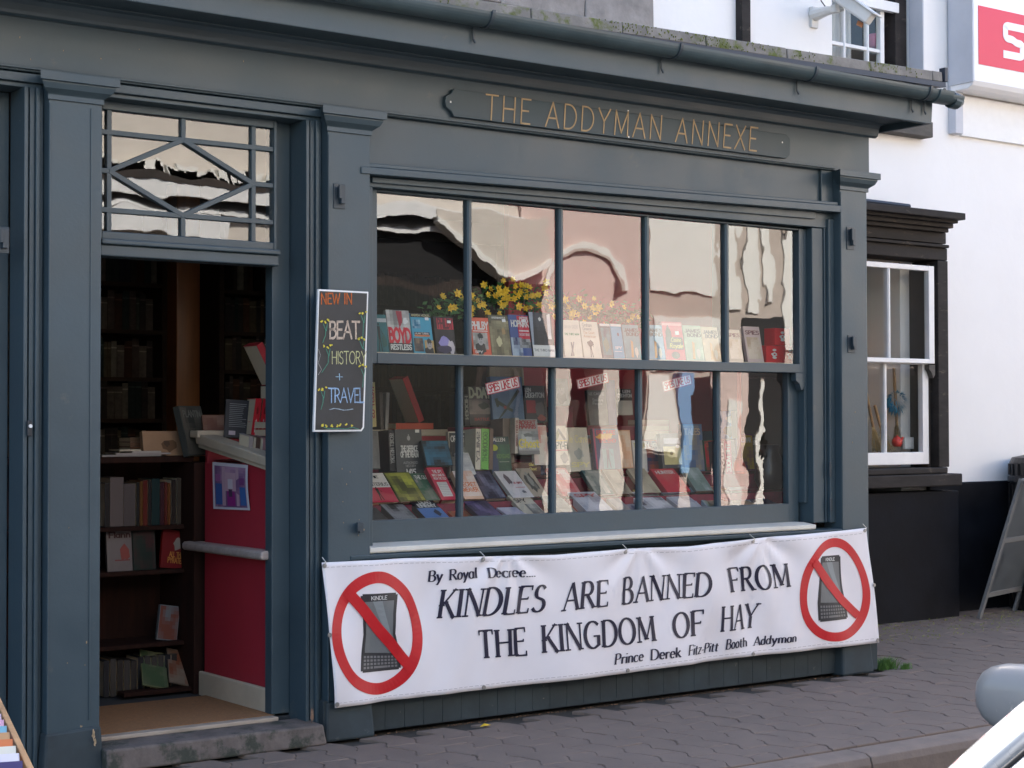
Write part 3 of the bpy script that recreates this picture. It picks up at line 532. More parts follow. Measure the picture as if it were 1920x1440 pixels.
# shutter brackets on the pilasters and jamb
def bracket(px, py, h, y=-.031, plate=True, flip=1):
    p = at(px, py, y); m = MB()
    if plate: m.box(p.x - .028, p.x + .028, y - .004, y, p.z - h * .55, p.z + h * .55)
    m.box(p.x - .004, p.x + .016, y - .026, y - .004, p.z - h * .35, p.z + h * .45); m.box(p.x - .016, p.x - .004, y - .030, y - .020, p.z - .012, p.z + h * .45)
    m.build('shutter_bracket', M['iron'], shop, bevel=.0015)
bracket(636, 368, .095); bracket(1594, 447, .11); bracket(1596, 645, .085); bracket(670, 990, .055, y=-.031, plate=False)
bracket(3, 450, .09, y=.0)
# flaked paint at the feet of the pilasters
M['flake'] = mat('bare_timber_flake', (.36, .26, .15), .9, var=.4, vscale=60); M['rust'] = mat('crumbled_base', (.16, .10, .07), .95, var=.6, vscale=50, bump=.004)
qf = random.Random(4)
def flake(px, py, rx, rz, mt_, y, seed):
    c_ = at(px, py, y); q = random.Random(seed); n = 13; r_ = [q.uniform(.45, 1.1) for _ in range(n)]; m = MB()
    m.exty([(c_.x + rx * r_[k] * math.cos(2 * math.pi * k / n), c_.z + rz * r_[k] * math.sin(2 * math.pi * k / n)) for k in range(n)], y - .0012, y); m.build('paint_flake', M[mt_], shop)
flake(175, 1377, .008, .024, 'flake', -.0525, 3); flake(178, 1392, .006, .015, 'flake', -.0525, 5); flake(585, 1342, .012, .045, 'rust', -.0525, 7); flake(590, 1372, .016, .022, 'flake', -.0525, 9); flake(152, 1362, .005, .005, 'flake', -.0525, 2)
for k in range(26):
    px_, py_ = qf.choice([(qf.uniform(95, 175), qf.uniform(900, 1330)), (qf.uniform(700, 1500), qf.uniform(1000, 1018)), (qf.uniform(605, 685), qf.uniform(830, 1040)), (qf.uniform(1572, 1612), qf.uniform(500, 980)), (qf.uniform(30, 560), qf.uniform(60, 115))])
    yv = -.0305 if (px_ < 180 and py_ > 800) or 600 < px_ < 690 or px_ > 1570 else (-.0005 if py_ < 200 else None)
    if yv is not None: flake(px_, py_, qf.uniform(.001, .003), qf.uniform(.002, .006), 'flake', yv, k)
# walls around and above the shop
part('side_wall', M['paint_low'], shop, (6.80, 6.892, .11, 1.60, .0, 2.90))
sw = part('stone_wall', M['mortar'], shop, (0, 6.70, 1.53, 1.9, 2.95, 6.6), bevel=0)
z = 3.06
while z < 6.2:
    hh = rnd.uniform(.17, .27); x = 2.2 + rnd.uniform(-.3, 0)
    while x < 6.72:
        ww = rnd.uniform(.28, .62)
        if 6.73 - (x + ww) < .2: ww = 6.73 - x
        m = MB(); j = lambda a=.010: rnd.uniform(-a, a); g = .006
        m.hexa([(x+g+j(), 1.50+j(), z+g+j()), (x+ww-g+j(), 1.50+j(), z+g+j()), (x+ww-g, 1.6, z+g), (x+g, 1.6, z+g), (x+g+j(), 1.50+j(), z+hh-g+j()), (x+ww-g+j(), 1.50+j(), z+hh-g+j()), (x+ww-g, 1.6, z+hh-g), (x+g, 1.6, z+hh-g)])
        m.build('stone', M['stone'], sw, bevel=.009); x += ww
    z += hh
m = MB(); m.box(-3, 6.70, 1.9, 8, 2.9, 6.6); m.box(-3, 0, 1.53, 1.9, 2.9, 6.6); m.build('upper_storey', M['stone'], shop)
m = MB(); m.extx([(1.2, 6.45), (5, 9.2), (8.6, 6.45), (8.6, 6.6), (5, 9.36), (1.1, 6.6)], -3, 6.75); m.build('shading_roof', M['slate_roof'], shop)  # unseen roof above the frame, added to keep the street in shade
# shop interior shell
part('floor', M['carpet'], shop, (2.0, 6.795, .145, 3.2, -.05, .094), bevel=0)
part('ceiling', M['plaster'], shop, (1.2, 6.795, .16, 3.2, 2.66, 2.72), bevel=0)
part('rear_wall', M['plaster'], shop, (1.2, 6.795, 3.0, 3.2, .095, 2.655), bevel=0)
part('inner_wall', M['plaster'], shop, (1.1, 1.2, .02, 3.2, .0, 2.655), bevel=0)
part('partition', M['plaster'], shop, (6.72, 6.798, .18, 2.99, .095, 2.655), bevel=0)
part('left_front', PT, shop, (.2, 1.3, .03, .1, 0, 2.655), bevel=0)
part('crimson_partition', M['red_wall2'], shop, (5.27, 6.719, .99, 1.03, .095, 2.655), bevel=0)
# ================================================================ WHITE HOUSE NEXT DOOR
WY = 1.62; BY = 1.40
nb_ = empty('white_house', (9, WY, 0), 'white rendered house with black plinth and weathered timber bay window beside the bookshop', 'house')
wx0 = 6.735
ux0, ux1 = at(1560, 50, WY).x, at(1731, 50, WY).x; uz0 = 3.35; uz1 = 5.0
m = MB(); m.box(wx0, ux0, WY, WY + .3, 3.0, 6.6); m.box(6.897, 7.0, WY, WY + .3, -.02, 3.0); m.box(ux1, 16, WY, WY + .3, 3.0, 6.6); m.box(ux0, ux1, WY, WY + .3, 3.0, uz0); m.box(ux0, ux1, WY, WY + .3, uz1, 6.6)
bx1 = 9.05
m.box(7.0, bx1, WY, WY + .3, 2.45, 3.0); m.box(bx1, 16, WY, WY + .3, -.02, 3.0)
m.build('wall', M['white_wall'], nb_)
m = MB(); m.box(6.75, 16, 2.4, 8, 2.6, 6.6); m.extx([(1.3, 6.45), (5, 9.2), (8.6, 6.45), (8.6, 6.6), (5, 9.36), (1.2, 6.6)], 6.76, 16.2); m.build('roof', M['slate_roof'], nb_)  # unseen upper block and roof, also built to block the sun
part('wall_plinth', M['black_paint'], nb_, (9.30, 16, WY - .035, WY - .002, -.02, .905), bevel=.01)
part('downpipe', M['black_timber'], nb_, (at(1379, 10, WY).x, at(1395, 10, WY).x, WY - .06, WY, 3.2, 6.5))
p = at(1653, 232, WY - .1); q = at(1750, 258, WY - .1)
part('timber_beam', M['beam'], nb_, (8.2, q.x, WY - .1, WY + .002, at(1750, 258, WY - .1).z, at(1750, 229, WY - .1).z), bevel=.006)
# bay window
bp = at(1799, 1000, BY).x
part('bay_plinth', M['black_paint'], nb_, (6.90, bp, BY, WY - .036, -.02, .86), bevel=.012)
B = lambda x, y, d=0: at(x, y, BY - d)
zs0, zs1 = B(1700, 914, .05).z, B(1700, 890, .05).z
part('bay_sill', M['black_timber'], nb_, (6.90, B(1805, 900, .06).x, BY - .06, WY - .003, zs0, zs1 - .002), (6.90, B(1778, 880, .03).x, BY - .03, WY - .003, zs1, B(1700, 878, .03).z), bevel=.008)
zt = B(1700, 489).z; xr0, xr1 = B(1757, 600).x, B(1776, 600).x
part('bay_post', M['black_timber'], nb_, (xr0, xr1, BY - .01, WY - .003, B(1700, 878, .03).z + .001, zt + .02), bevel=.005)
part('bay_side', M['opp_dark'], nb_, (xr0 - .03, xr0 - .001, BY + .06, WY - .003, B(1700, 878, .03).z + .001, zt))
lay = [(489, 466, -.006, 1776), (465, 459, -.035, 1780), (458, 437, -.004, 1774), (436, 428, -.05, 1779), (427, 418, -.085, 1788), (417, 410, -.13, 1797), (409, 396, -.185, 1811)]
for k, (y0, y1, d, xe) in enumerate(lay):
    part('bay_cornice' if k > 3 else 'bay_frieze', M['black_timber'], nb_, (6.90, B(xe, 430, -d).x, BY + d, WY - .003, B(1776, y0, -d).z + .0008, B(1776, y1, -d).z), bevel=.005)
m = MB(); m.tube([(8.2, BY + .02, B(1700, 384).z), (B(1700, 388).x, BY - .02, B(1700, 388).z)], .018, 8); m.build('flashing_roll', M['lead'], nb_)
gx0, gx1 = 8.02, B(1742, 600, .0).x; zu0 = B(1700, 672).z; zu1 = B(1700, 505).z; zl0 = B(1700, 848, -.04).z; zl1 = B(1700, 683, -.04).z
sash(gx0, gx1, zu0, zu1, BY + .02, .05, .055, .035, .030, [B(1668, 600).x - .53, B(1668, 600).x], parent=nb_, mt=M['white_paint'], gmat=M['glass_flat'])
sash(gx0, B(1727, 780, -.06).x, zl0, zl1, BY + .065, .05, .06, .03, .082, [B(1658, 780, -.06).x - .53, B(1658, 780, -.06).x], parent=nb_, mt=M['white_paint'], gmat=M['glass_flat'])
m = MB(); p = B(1748, 684); m.exty([(p.x - .03, p.z), (p.x + .03, p.z), (p.x + .028, p.z - .07), (p.x + .01, p.z - .09), (p.x - .01, p.z - .05), (p.x - .03, p.z - .03)], BY, BY + .04); m.build('sash_horn', M['beam'], nb_)
m = MB(); m.box(7.05, 9.3, 2.3, 2.34, -.0, 2.6); m.box(7.0, 7.05, WY + .3, 2.34, 0, 2.6); m.box(9.3, 9.34, WY + .3, 2.34, 0, 2.6); m.build('bay_room', M['wood_shelf'], nb_)
m = MB(); m.box(8.35, 9.02, 1.95, 2.1, .98, 2.05); m.build('cupboard', M['wood_bright'], nb_)
part('bay_bed', M['opp_dark'], nb_, (7.0, 9.3, 1.5, 2.3, .90, .98))
# goods standing in the bay
def thing1(name, label, cat, mb, mt, **k): o = mb.build(name, M[mt], None, **k); return tag(o, label, cat)
bq = lambda x, y, d=.25: at(x, y, BY + d)
for k, (xa, xb, yt, lb) in enumerate(((1624, 1650, 735, 'straw broom leaning left inside the bay window'), (1640, 1662, 760, 'second straw broom leaning against the first in the bay window'))):
    br = empty('broom', bq(xb, 845), lb, 'broom', 'brooms in the bay window'); m = MB(); a, b = bq(xa, yt), bq((xa + xb) / 2, 800); m.tube([a, b], .010, 8); m.build('handle', M['crate_wood'], br)
    m = MB(); m.raw = True; c_ = bq(xb, 845)
    for q in range(90): e = b + (c_ - b) * 1.0 + Vector((rnd.gauss(0, .035), rnd.gauss(0, .02), rnd.gauss(0, .01))); st_ = b + Vector((rnd.gauss(0, .006), 0, 0)); m.add([st_ - Vector((.0015, 0, 0)), st_ + Vector((.0015, 0, 0)), e + Vector((.0015, 0, 0)), e - Vector((.0015, 0, 0))], [(0, 1, 2, 3)])
    m.build('bristles', M['bristle'], br, kind='stuff')
ms = empty('besom', bq(1688, 830), 'upright brush with blue mop head tied above straw bristles in the bay window', 'brush'); m = MB(); c_ = bq(1680, 752); m.raw = True
for q in range(420):
    d = Vector((rnd.gauss(0, 1), rnd.gauss(0, 1), rnd.gauss(0, .8))).normalized(); e = c_ + Vector((d.x * .055, d.y * .05, d.z * .07)); m.add([e, e + d * .03 + Vector((.006, 0, -.02)), e + Vector((.008, 0, -.004))], [(0, 1, 2)])
m.build('mop_head', M['blue_mop'], ms, kind='stuff'); m = MB(); m.tube([bq(1676, 690), bq(1682, 800)], .010, 8); m.build('handle', M['crate_wood'], ms)
m = MB(); m.raw = True
for q in range(160): e = bq(1688, 838) + Vector((rnd.uniform(-.06, .06), rnd.gauss(0, .02), 0)); st_ = bq(1683, 782) + Vector((rnd.uniform(-.02, .02), 0, 0)); m.add([st_ - Vector((.0015, 0, 0)), st_ + Vector((.0015, 0, 0)), e + Vector((.0015, 0, 0)), e - Vector((.0015, 0, 0))], [(0, 1, 2, 3)])
m.build('bristles', M['bristle'], ms, kind='stuff')
c_ = bq(1682, 828, .14); m = MB(); m.lathe([(0, -.035), (.025, -.033), (.036, -.01), (.034, .012), (.02, .03), (.008, .036), (0, .044)], c_, 16); m.tube([c_ + Vector((.03, 0, 0)), c_ + Vector((.05, 0, .015)), c_ + Vector((.055, 0, .03))], .008, 8); thing1('teapot', 'small red teapot at the foot of the bay window', 'teapot', m, 'red_plastic', smooth=True)
m = MB()
for x, y, w_, h in ((1720, 600, .05, .16), (1727, 640, .07, .05), (1722, 660, .06, .06), (1718, 575, .03, .08)): q = bq(x, y, .2); m.box(q.x - w_ / 2, q.x + w_ / 2, q.y, q.y + .03, q.z - h / 2, q.z + h / 2)
thing1('hanging_tools', 'red tools hanging in a column at the right of the bay window', 'tools', m, 'red_plastic', bevel=.006)
m = MB(); q = bq(1708, 600, .3); m.box(q.x - .015, q.x + .02, q.y, q.y + .02, .98, 2.3); thing1('steel_rack', 'upright steel rack post behind the red tools', 'rack', m, 'metal')
m = MB(); q = bq(1706, 828, .16); m.box(q.x - .05, q.x + .04, q.y, q.y + .02, q.z - .05, q.z + .03); thing1('price_card', 'white price card beside the red teapot', 'card', m, 'white_paint')
# upper window in its recess
ry = WY + .14
m = MB(); m.box(ux1 - .01, ux1 + .001, WY - .004, WY + .12, uz0, uz1); m.build('window_reveal', M['sign_grey'], nb_)
fx0 = at(1703, 50, ry).x; fx1 = at(1679, 50, ry).x
part('window_casing', M['black_timber'], nb_, (fx1, ux1 - .011, ry, ry + .12, uz0, uz1), bevel=.004)
zr_ = at(1600, 45, ry).z
sx1 = at(1659, 60, ry).x
sash(ux0 + .02, sx1, uz0 + .02, uz0 + 1.0, ry + .06, .02, .04, .04, .02, [at(1580, 60, ry + .06).x, at(1624, 60, ry + .06).x], bw=.022, parent=nb_, mt=M['white_paint'], gmat=M['glass_flat'])
m = MB(); zc = at(1600, 88, ry + .06).z; m.box(ux0 + .02, sx1, ry + .045, ry + .08, zc - .012, zc + .012); m.build('glazing_bar', M['white_paint'], nb_, bevel=.002)
z9 = at(1650, 10, ry).z
part('upper_sash_rail', M['white_paint'], nb_, (ux0 + .02, at(1684, 10, ry).x, ry - .01, ry + .03, z9 - .03, z9 + .04), bevel=.003)
m = MB(); m.grid(lambda u, v: (ux0 + .05 + u * .52, ry + .2 + .02 * math.sin(u * 40), uz0 + v * 1.5), 60, 2); m.build('net_curtain', M['curtain'], nb_, smooth=True)
part('room_back', M['opp_dark'], nb_, (ux0 - .3, ux1 + .4, ry + .6, ry + .65, uz0 - .2, uz1))
m = MB(); p = at(1640, 75, ry + .14); m.lathe([(.0, -.05), (.045, -.05), (.05, .02), (.04, .04), (.0, .045)], p, 12); m.build('flower_pot', M['pink'], nb_, smooth=True)

# ================================================================ LIT-UP SIGN ON THE WHITE HOUSE
sgn = empty('wall_sign', (at(1860, 100, WY).x, WY - .2, 3.6), 'white projecting box sign with red panel and large white letter on white wall', 'sign')
yf = WY - .24; S = lambda x, y: at(x, y, yf)
m = MB(); x0 = S(1826, 60).x; zb0 = S(1826, 158).z
m.extx([(yf, zb0 + .03), (yf - .0, 5.0), (WY - .03, 5.0), (WY - .03, zb0 - .02), (yf + .06, zb0 - .02), (yf + .02, zb0)], x0, 12.2); m.build('light_box', M['sign_white'], sgn, bevel=.008)
part('box_end', M['sign_grey'], sgn, (x0 - .012, x0 - .001, yf + .003, WY - .03, zb0 + .02, 5.0))
part('red_panel', M['sign_red'], sgn, (S(1834, 60).x, 12.1, yf - .004, yf - .001, S(1834, 120).z, S(1834, 10).z), bevel=0)
m = MB(); zt_, zb2 = S(1900, 44).z, S(1900, 112).z; hh = zt_ - zb2; xa = S(1879, 70).x; wv = hh * .95; th = hh * .20
def ss(t, yy):                                # squared S stroke, 7 runs
    return t
path = [(wv, .89), (.45 * wv, .89), (.12 * wv, .89), (.12 * wv, .74), (.12 * wv, .54), (.45 * wv, .54), (.60 * wv, .46), (.88 * wv, .46), (.88 * wv, .28), (.88 * wv, .10), (.5 * wv, .10), (.02 * wv, .10)]
for _ in range(3):
    q_ = [path[0]]
    for a, b in zip(path, path[1:]): q_ += [(a[0] * .75 + b[0] * .25, a[1] * .75 + b[1] * .25), (a[0] * .25 + b[0] * .75, a[1] * .25 + b[1] * .75)]
    path = q_ + [path[-1]]
pw = [Vector((xa + p[0], zb2 + p[1] * hh)) for p in path]; Lp, Rp = [], []
for i, p in enumerate(pw):
    d = (pw[min(i + 1, len(pw) - 1)] - pw[max(i - 1, 0)]).normalized(); nn = Vector((-d[1], d[0])) * th * .52; Lp.append(p + nn); Rp.append(p - nn)
for i in range(len(pw) - 1): m.hexa([(q[0], y, q[1]) for y in (yf - .0075, yf - .0045) for q in (Lp[i], Rp[i], Rp[i + 1], Lp[i + 1])])
m.build('letter_s', M['sign_white'], sgn)
part('lower_panel', M['white_paint'], sgn, (at(1803, 200, WY - .03).x, 12.2, WY - .03, WY - .002, at(1803, 254, WY - .03).z, zb0 - .03))
part('mounting_rail', M['sign_grey'], sgn, (at(1787, 100, WY - .05).x, at(1801, 100, WY - .05).x, WY - .07, WY - .001, at(1790, 250, WY - .05).z, 5.0), bevel=.004)
# CCTV camera on bracket
cc = empty('security_camera', at(1525, 30, WY), 'white security camera on a bracket fixed to the white wall above the gutter', 'camera')
yc = WY - .28; C_ = lambda x, y, d: at(x, y, WY - d)
m = MB(); a = C_(1528, 22, .02); b = C_(1532, 50, .02)
m.hexa([(a.x - .03, WY - .001, b.z - .01), (a.x + .03, WY - .001, b.z - .01), (a.x + .03, WY - .02, b.z - .01), (a.x - .03, WY - .02, b.z - .01), (a.x - .035, WY - .001, a.z + .03), (a.x + .035, WY - .001, a.z + .03), (a.x + .035, WY - .03, a.z + .03), (a.x - .035, WY - .03, a.z + .03)])
m.tube([(a.x, WY - .01, a.z - .02), C_(1552, 20, .16), C_(1568, 18, .24), C_(1582, 14, .28)], [.045, .030, .022, .022], 10); m.tube([C_(1566, 24, .24), C_(1566, 10, .24)], .03, 12); m.build('bracket', M['cctv'], cc, bevel=.003)
m = MB(); a = C_(1556, -20, .24); b = C_(1634, 36, .50)
m.bar(a, b, .085, .085, nrm=(0, 0, 1)); m.build('housing', M['cctv'], cc, bevel=.012)
m = MB(); off_ = Vector((0, 0, .055)); d = (b - a).normalized(); m.bar(a + off_, b + off_ + d * .06, .125, .012, nrm=(0, 0, 1)); m.build('sunshield', M['white_paint'], cc, bevel=.004)
m = MB(); p = C_(1611, 36, .44); m.bar(p - Vector((.02, 0, .025)), p + Vector((.02, -.01, -.04)), .03, .004, nrm=(-.5, -1, 0)); m.build('warning_label', M['wood_orange'], cc)
m = MB(); m.tube([C_(1534, -10, .02), C_(1540, 2, .03), C_(1547, 12, .08)], .004, 6); m.build('cable', M['rubber'], cc)
# ================================================================ OTHER SIDE OF THE STREET (seen mirrored in the panes)
OY = -9.4
oa = empty('cream_shop', (7, OY, 0), 'cream rendered shop opposite with white gutter over a black shopfront', 'shop')
ma = lambda name, mt, par, *b: part(name, M[mt], par, *b, bevel=0)
ma('wall', 'opp_cream', oa, (-2, 11.7, OY - 6, OY, 3.55, 6.4)); ma('wall_base', 'opp_black', oa, (-2, 11.7, OY - 6, OY - .02, -.1, 3.549))
ma('gutter', 'white_paint', oa, (5.5, 11.7, OY - .0, OY + .16, 3.58, 3.72)); ma('cornice_strip', 'opp_black', oa, (5.5, 11.7, OY + .0, OY + .10, 3.50, 3.579)); ma('cornice_strip', 'white_paint', oa, (5.5, 11.7, OY + .0, OY + .08, 3.44, 3.499))
m = MB(); m.exty([(10.4, 3.60), (11.0, 3.30), (11.45, 3.02), (11.99, 3.22), (11.99, 3.70), (10.4, 3.70)], OY, OY + .17); m.build('raking_gable', M['opp_cream'], oa)
m = MB(); m.exty([(10.4, 3.53), (11.0, 3.22), (11.45, 2.94), (11.99, 3.15), (11.99, 3.22), (11.45, 3.02), (11.0, 3.30), (10.4, 3.60)], OY, OY + .20); m.build('gable_coping', M['opp_white'], oa)
ma('side_bay', 'opp_black', oa, (11.7, 11.99, OY + .05, OY + .13, -.1, 2.93))
ma('sign_fascia', 'white_paint', oa, (6.2, 7.9, OY, OY + .10, 3.22, 3.43)); ma('render_band', 'opp_cream', oa, (5.6, 8.9, OY - .019, OY + .012, 2.95, 3.43)); ma('lower_roof', 'opp_dark', oa, (5.8, 8.9, OY, OY + .17, 3.721, 3.80))
m = MB(); m.raw = True
for k in range(60):
    cx = rnd.uniform(6.2, 8.4); m.box(cx, cx + rnd.uniform(.05, .2), OY + .05, OY + .16, 3.801, 3.82 + rnd.random() ** 2 * .14)
m.build('roof_flashing', M['opp_white'], oa, kind='stuff')
for x0 in (-1.2, 1.6, 4.4, 7.0, 9.6):
    f = ma('upper_window', 'white_paint', oa, (x0, x0 + .95, OY + .002, OY + .05, 4.5, 5.9)); ma('pane', 'opp_glass', f, (x0 + .07, x0 + .88, OY + .051, OY + .055, 4.57, 5.83))
for x0 in (.2, 3.2, 6.2, 9.0):
    f = ma('shop_window', 'opp_dark', oa, (x0, x0 + 2.2, OY - .019, OY + .04, .5, 2.9)); ma('pane', 'opp_glass', f, (x0 + .1, x0 + 2.1, OY + .041, OY + .045, .6, 2.8))
ma('roof', 'slate_roof', oa, (-2.2, 11.7, OY - 6, OY + .25, 6.41, 6.6))
ob = empty('pink_house', (12.5, OY, 0), 'pink rendered house opposite with pale door piers', 'house')
ma('wall', 'opp_pink', ob, (11.71, 13.6, OY - 6, OY + .05, 2.05, 6.9), (11.71, 11.95, OY - .4, OY + .05, -.1, 2.05))
ma('wall_recess', 'opp_dark', ob, (11.95, 13.6, OY - .5, OY - .3, -.1, 2.05)); ma('pier', 'opp_cream', ob, (12.12, 12.5, OY - .3, OY + .03, -.1, 2.049)); ma('pier', 'opp_cream', ob, (12.95, 13.25, OY - .3, OY + .03, -.1, 2.049))
for nm_, r0, r1, mt_2 in (('arch_band', .52, .60, 'opp_white'), ('arch_reveal', .49, .52, 'opp_beige')):
    m = MB()
    for k in range(14):
        a0_, a1_ = R(5 + k * 170 / 14), R(5 + (k + 1) * 170 / 14); m.hexa([(12.6 + r * math.cos(a), y, 2.86 + r * math.sin(a)) for y in (OY + .051, OY + .09) for r, a in ((r0, a0_), (r1, a0_), (r1, a1_), (r0, a1_))])
    m.build(nm_, M[mt_2], ob)
f = ma('window', 'white_paint', ob, (12.2, 13.1, OY + .051, OY + .09, 4.4, 5.8)); ma('pane', 'opp_glass', f, (12.27, 13.03, OY + .091, OY + .095, 4.47, 5.73)); ma('roof', 'slate_roof', ob, (11.6, 13.7, OY - 6, OY + .3, 6.91, 7.1))
oc = empty('timbered_house', (17, OY, 0), 'beige house opposite with white timbered panels and pink doorway', 'house')
ma('wall', 'opp_beige', oc, (13.61, 30, OY - 6, OY, -.1, 7.2))
pn = [(13.7, 14.75, 2.95, 4.9), (13.75, 14.8, 2.0, 2.62), (13.66, 14.12, 1.0, 1.93), (14.95, 15.12, 2.8, 4.6), (15.25, 15.5, 2.75, 4.6), (15.6, 15.72, 2.9, 4.6), (15.95, 16.3, 2.3, 4.6), (15.56, 15.64, .2, 1.85), (16.5, 18, 2.6, 4.8), (18.2, 19.2, 2.6, 4.8)]
for a, b, c_, d in ((15.2, 15.93, 1.92, 2.66), (19.3, 22.6, 2.25, 5.2), (21.85, 22.6, -.08, 2.2), (19.3, 19.95, -.08, 2.2), (13.62, 14.18, -.08, .95), (14.42, 14.78, -.08, 1.9), (15.38, 15.54, -.08, 1.9), (15.66, 16.6, -.08, 1.9)): ma('added_dark_panel', 'opp_black', oc, (a, b, OY + .001, OY + .025, c_, d))  # flat black panels added to darken the reflections over the goods on show
for a, b, c_, d in pn: ma('white_panel', 'opp_white', oc, (a, b, OY + .001, OY + .03, c_, d))
ma('blue_shutter', 'blue_door', oc, (14.20, 14.40, OY + .001, OY + .05, .7, 1.95)); ma('pink_surround', 'opp_pink', oc, (14.80, 15.36, OY + .001, OY + .04, -.08, 2.0)); ma('grey_door', 'opp_white', oc, (14.98, 15.22, OY + .041, OY + .06, -.05, 1.6))
for x0 in (17, 20, 23, 26): f = ma('shop_window', 'opp_dark', oc, (x0, x0 + 1.8, OY + .001, OY + .05, .6, 2.2)); ma('pane', 'opp_glass', f, (x0 + .1, x0 + 1.7, OY + .051, OY + .055, .7, 2.1))
ma('roof', 'slate_roof', oc, (13.61, 30, OY - 6, OY + .3, 7.21, 7.4))

# ================================================================ PRINT HELPERS
class PR(MB):
    """flat print drawn on a surface: fn(u, v, layer) -> point"""
    def __init__(s, fn): super().__init__(); s.fn = fn; s.k = 0; s.raw = True
    def poly(s, pts, col): s.k += 1; return s.add([s.fn(u, v, s.k) for u, v in pts], [tuple(range(len(pts)))], col)
    def rect(s, u0, v0, u1, v1, col): return s.poly([(u0, v0), (u1, v0), (u1, v1), (u0, v1)], col)
    def ell(s, cu, cv, ru, rv, col, n=14): return s.poly([(cu + ru * math.cos(2 * math.pi * i / n), cv + rv * math.sin(2 * math.pi * i / n)) for i in range(n)], col)
    def blob(s, cu, cv, ru, rv, col, seed=1, n=12):
        q = random.Random(seed); return s.poly([(cu + ru * q.uniform(.6, 1.1) * math.cos(2 * math.pi * i / n), cv + rv * q.uniform(.6, 1.1) * math.sin(2 * math.pi * i / n)) for i in range(n)], col)
    def photo(s, u0, v0, u1, v1, a, b, seed=1, nx=7, ny=9):
        q = random.Random(seed); s.k += 1; gx = [[q.random() for _ in range(4)] for _ in range(4)]
        for i in range(nx):
            for j in range(ny):
                x, y = i / nx * 2.999, j / ny * 2.999; xi, yi = int(x), int(y); fx, fy = x - xi, y - yi
                t = (gx[xi][yi] * (1 - fx) + gx[xi + 1][yi] * fx) * (1 - fy) + (gx[xi][yi + 1] * (1 - fx) + gx[xi + 1][yi + 1] * fx) * fy
                t = min(1, max(0, (t - .5) * 2.0 + .5 + q.uniform(-.15, .15))); c = [a[k] * (1 - t) + b[k] * t for k in range(3)]
                U = lambda n_: u0 + (u1 - u0) * n_ / nx; V = lambda n_: v0 + (v1 - v0) * n_ / ny
                s.add([s.fn(U(i), V(j), s.k), s.fn(U(i + 1), V(j), s.k), s.fn(U(i + 1), V(j + 1), s.k), s.fn(U(i), V(j + 1), s.k)], [(0, 1, 2, 3)], c)
    def text(s, txt, u0, v0, u1, v1, col, style='sans', wt=.2, gap=.1, slant=0, jit=0):
        s.k += 1; k = s.k; P_, W_ = text_polys(txt, style, wt, gap, slant, jit)
        for q in P_: s.add([s.fn(u0 + (u1 - u0) * p[0] / W_, v0 + (v1 - v0) * p[1], k) for p in q], [tuple(range(len(q)))], col)

# ================================================================ BANNER
def lerp_path(pts, x):
    for (x0, y0), (x1, y1) in zip(pts, pts[1:]):
        if x <= x1: return y0 + (y1 - y0) * (x - x0) / (x1 - x0)
    return pts[-1][1]
BT = [(605, 1055), (760, 1047), (905, 1043.5), (1040, 1040), (1173, 1029), (1290, 1025), (1345, 1018), (1410, 1010), (1628, 990)]
BB = [(625, 1327), (760, 1311), (908, 1293), (1176, 1262), (1412, 1230), (1648, 1205)]
def bw(X, Z):
    w_ = .010 * math.sin(X * 4.1 + 1.2 * Z) + .0060 * math.sin(X * 9.3 - 5 * Z + 1) + .0036 * math.sin(X * 17 + 9 * Z) * (1 + math.sin(X * 2.3)) + .0018 * math.sin(X * 31 - 14 * Z) * (1 + math.sin(X * 3.1 + 2)) + .0030 * abs(math.sin(X * 5.3 + Z * 6)) ** 3
    for ex in (4.49, 5.28, 6.07):
        d = math.hypot((X - ex), (Z - .76) * .8); w_ -= .014 * math.exp(-(d / .12) ** 2) * 1; a = math.atan2(.76 - Z, X - ex); w_ += .0085 * math.exp(-(d / .30) ** 2) * math.sin(a * 9) * min(1, d / .05)
    return w_
def BN(px, py, k=0):
    p = at(px, py, -.062); return Vector((p.x, -.062 - bw(p.x, p.z) - (.0014 + .0004 * k if k else 0), p.z))
ban = empty('banner', at(1126, 1250, -.06), 'long white vinyl banner with black lettering and two red rings, tied below the shop window', 'banner')
m = MB()
def bf(u, v):
    xb = 625 + (1648 - 625) * u; xt = 605 + (1628 - 605) * u; yb, yt = lerp_path(BB, xb), lerp_path(BT, xt); return BN(xb + (xt - xb) * v, yb + (yt - yb) * v)
m.grid(bf, 170, 36); cl = m.build('cloth', M['banner'], ban, smooth=True); md = cl.modifiers.new('thickness', 'SOLIDIFY'); md.thickness = .0015; md.offset = 0
INK = (.012, .012, .035); PT_ = M['cloth_print']
def word(name, txt, TL, TR, BL, BR, wt=.175, gap=.16, slant=0):
    m = MB(); m.raw = True
    P_, W_ = text_polys(txt, 'serif', wt, gap, slant)
    P2 = []
    for q in P_:                                 # long strokes follow the folds of the cloth
        n = max(1, int(max((q[1] - q[0]).length, (q[2] - q[3]).length) / .16))
        for i in range(n): P2.append([q[0].lerp(q[1], i / n), q[0].lerp(q[1], (i + 1) / n), q[3].lerp(q[2], (i + 1) / n), q[3].lerp(q[2], i / n)])
    for q in P2:
        pts = []
        for p in q:
            u, v = p[0] / W_, p[1]; x = (BL[0] + (BR[0] - BL[0]) * u) * (1 - v) + (TL[0] + (TR[0] - TL[0]) * u) * v; y = (BL[1] + (BR[1] - BL[1]) * u) * (1 - v) + (TL[1] + (TR[1] - TL[1]) * u) * v
            pts.append(BN(x, y, 6))
        m.add(pts, [tuple(range(len(pts)))], INK)
    m.build(name, PT_, ban, colors=True, kind='stuff')
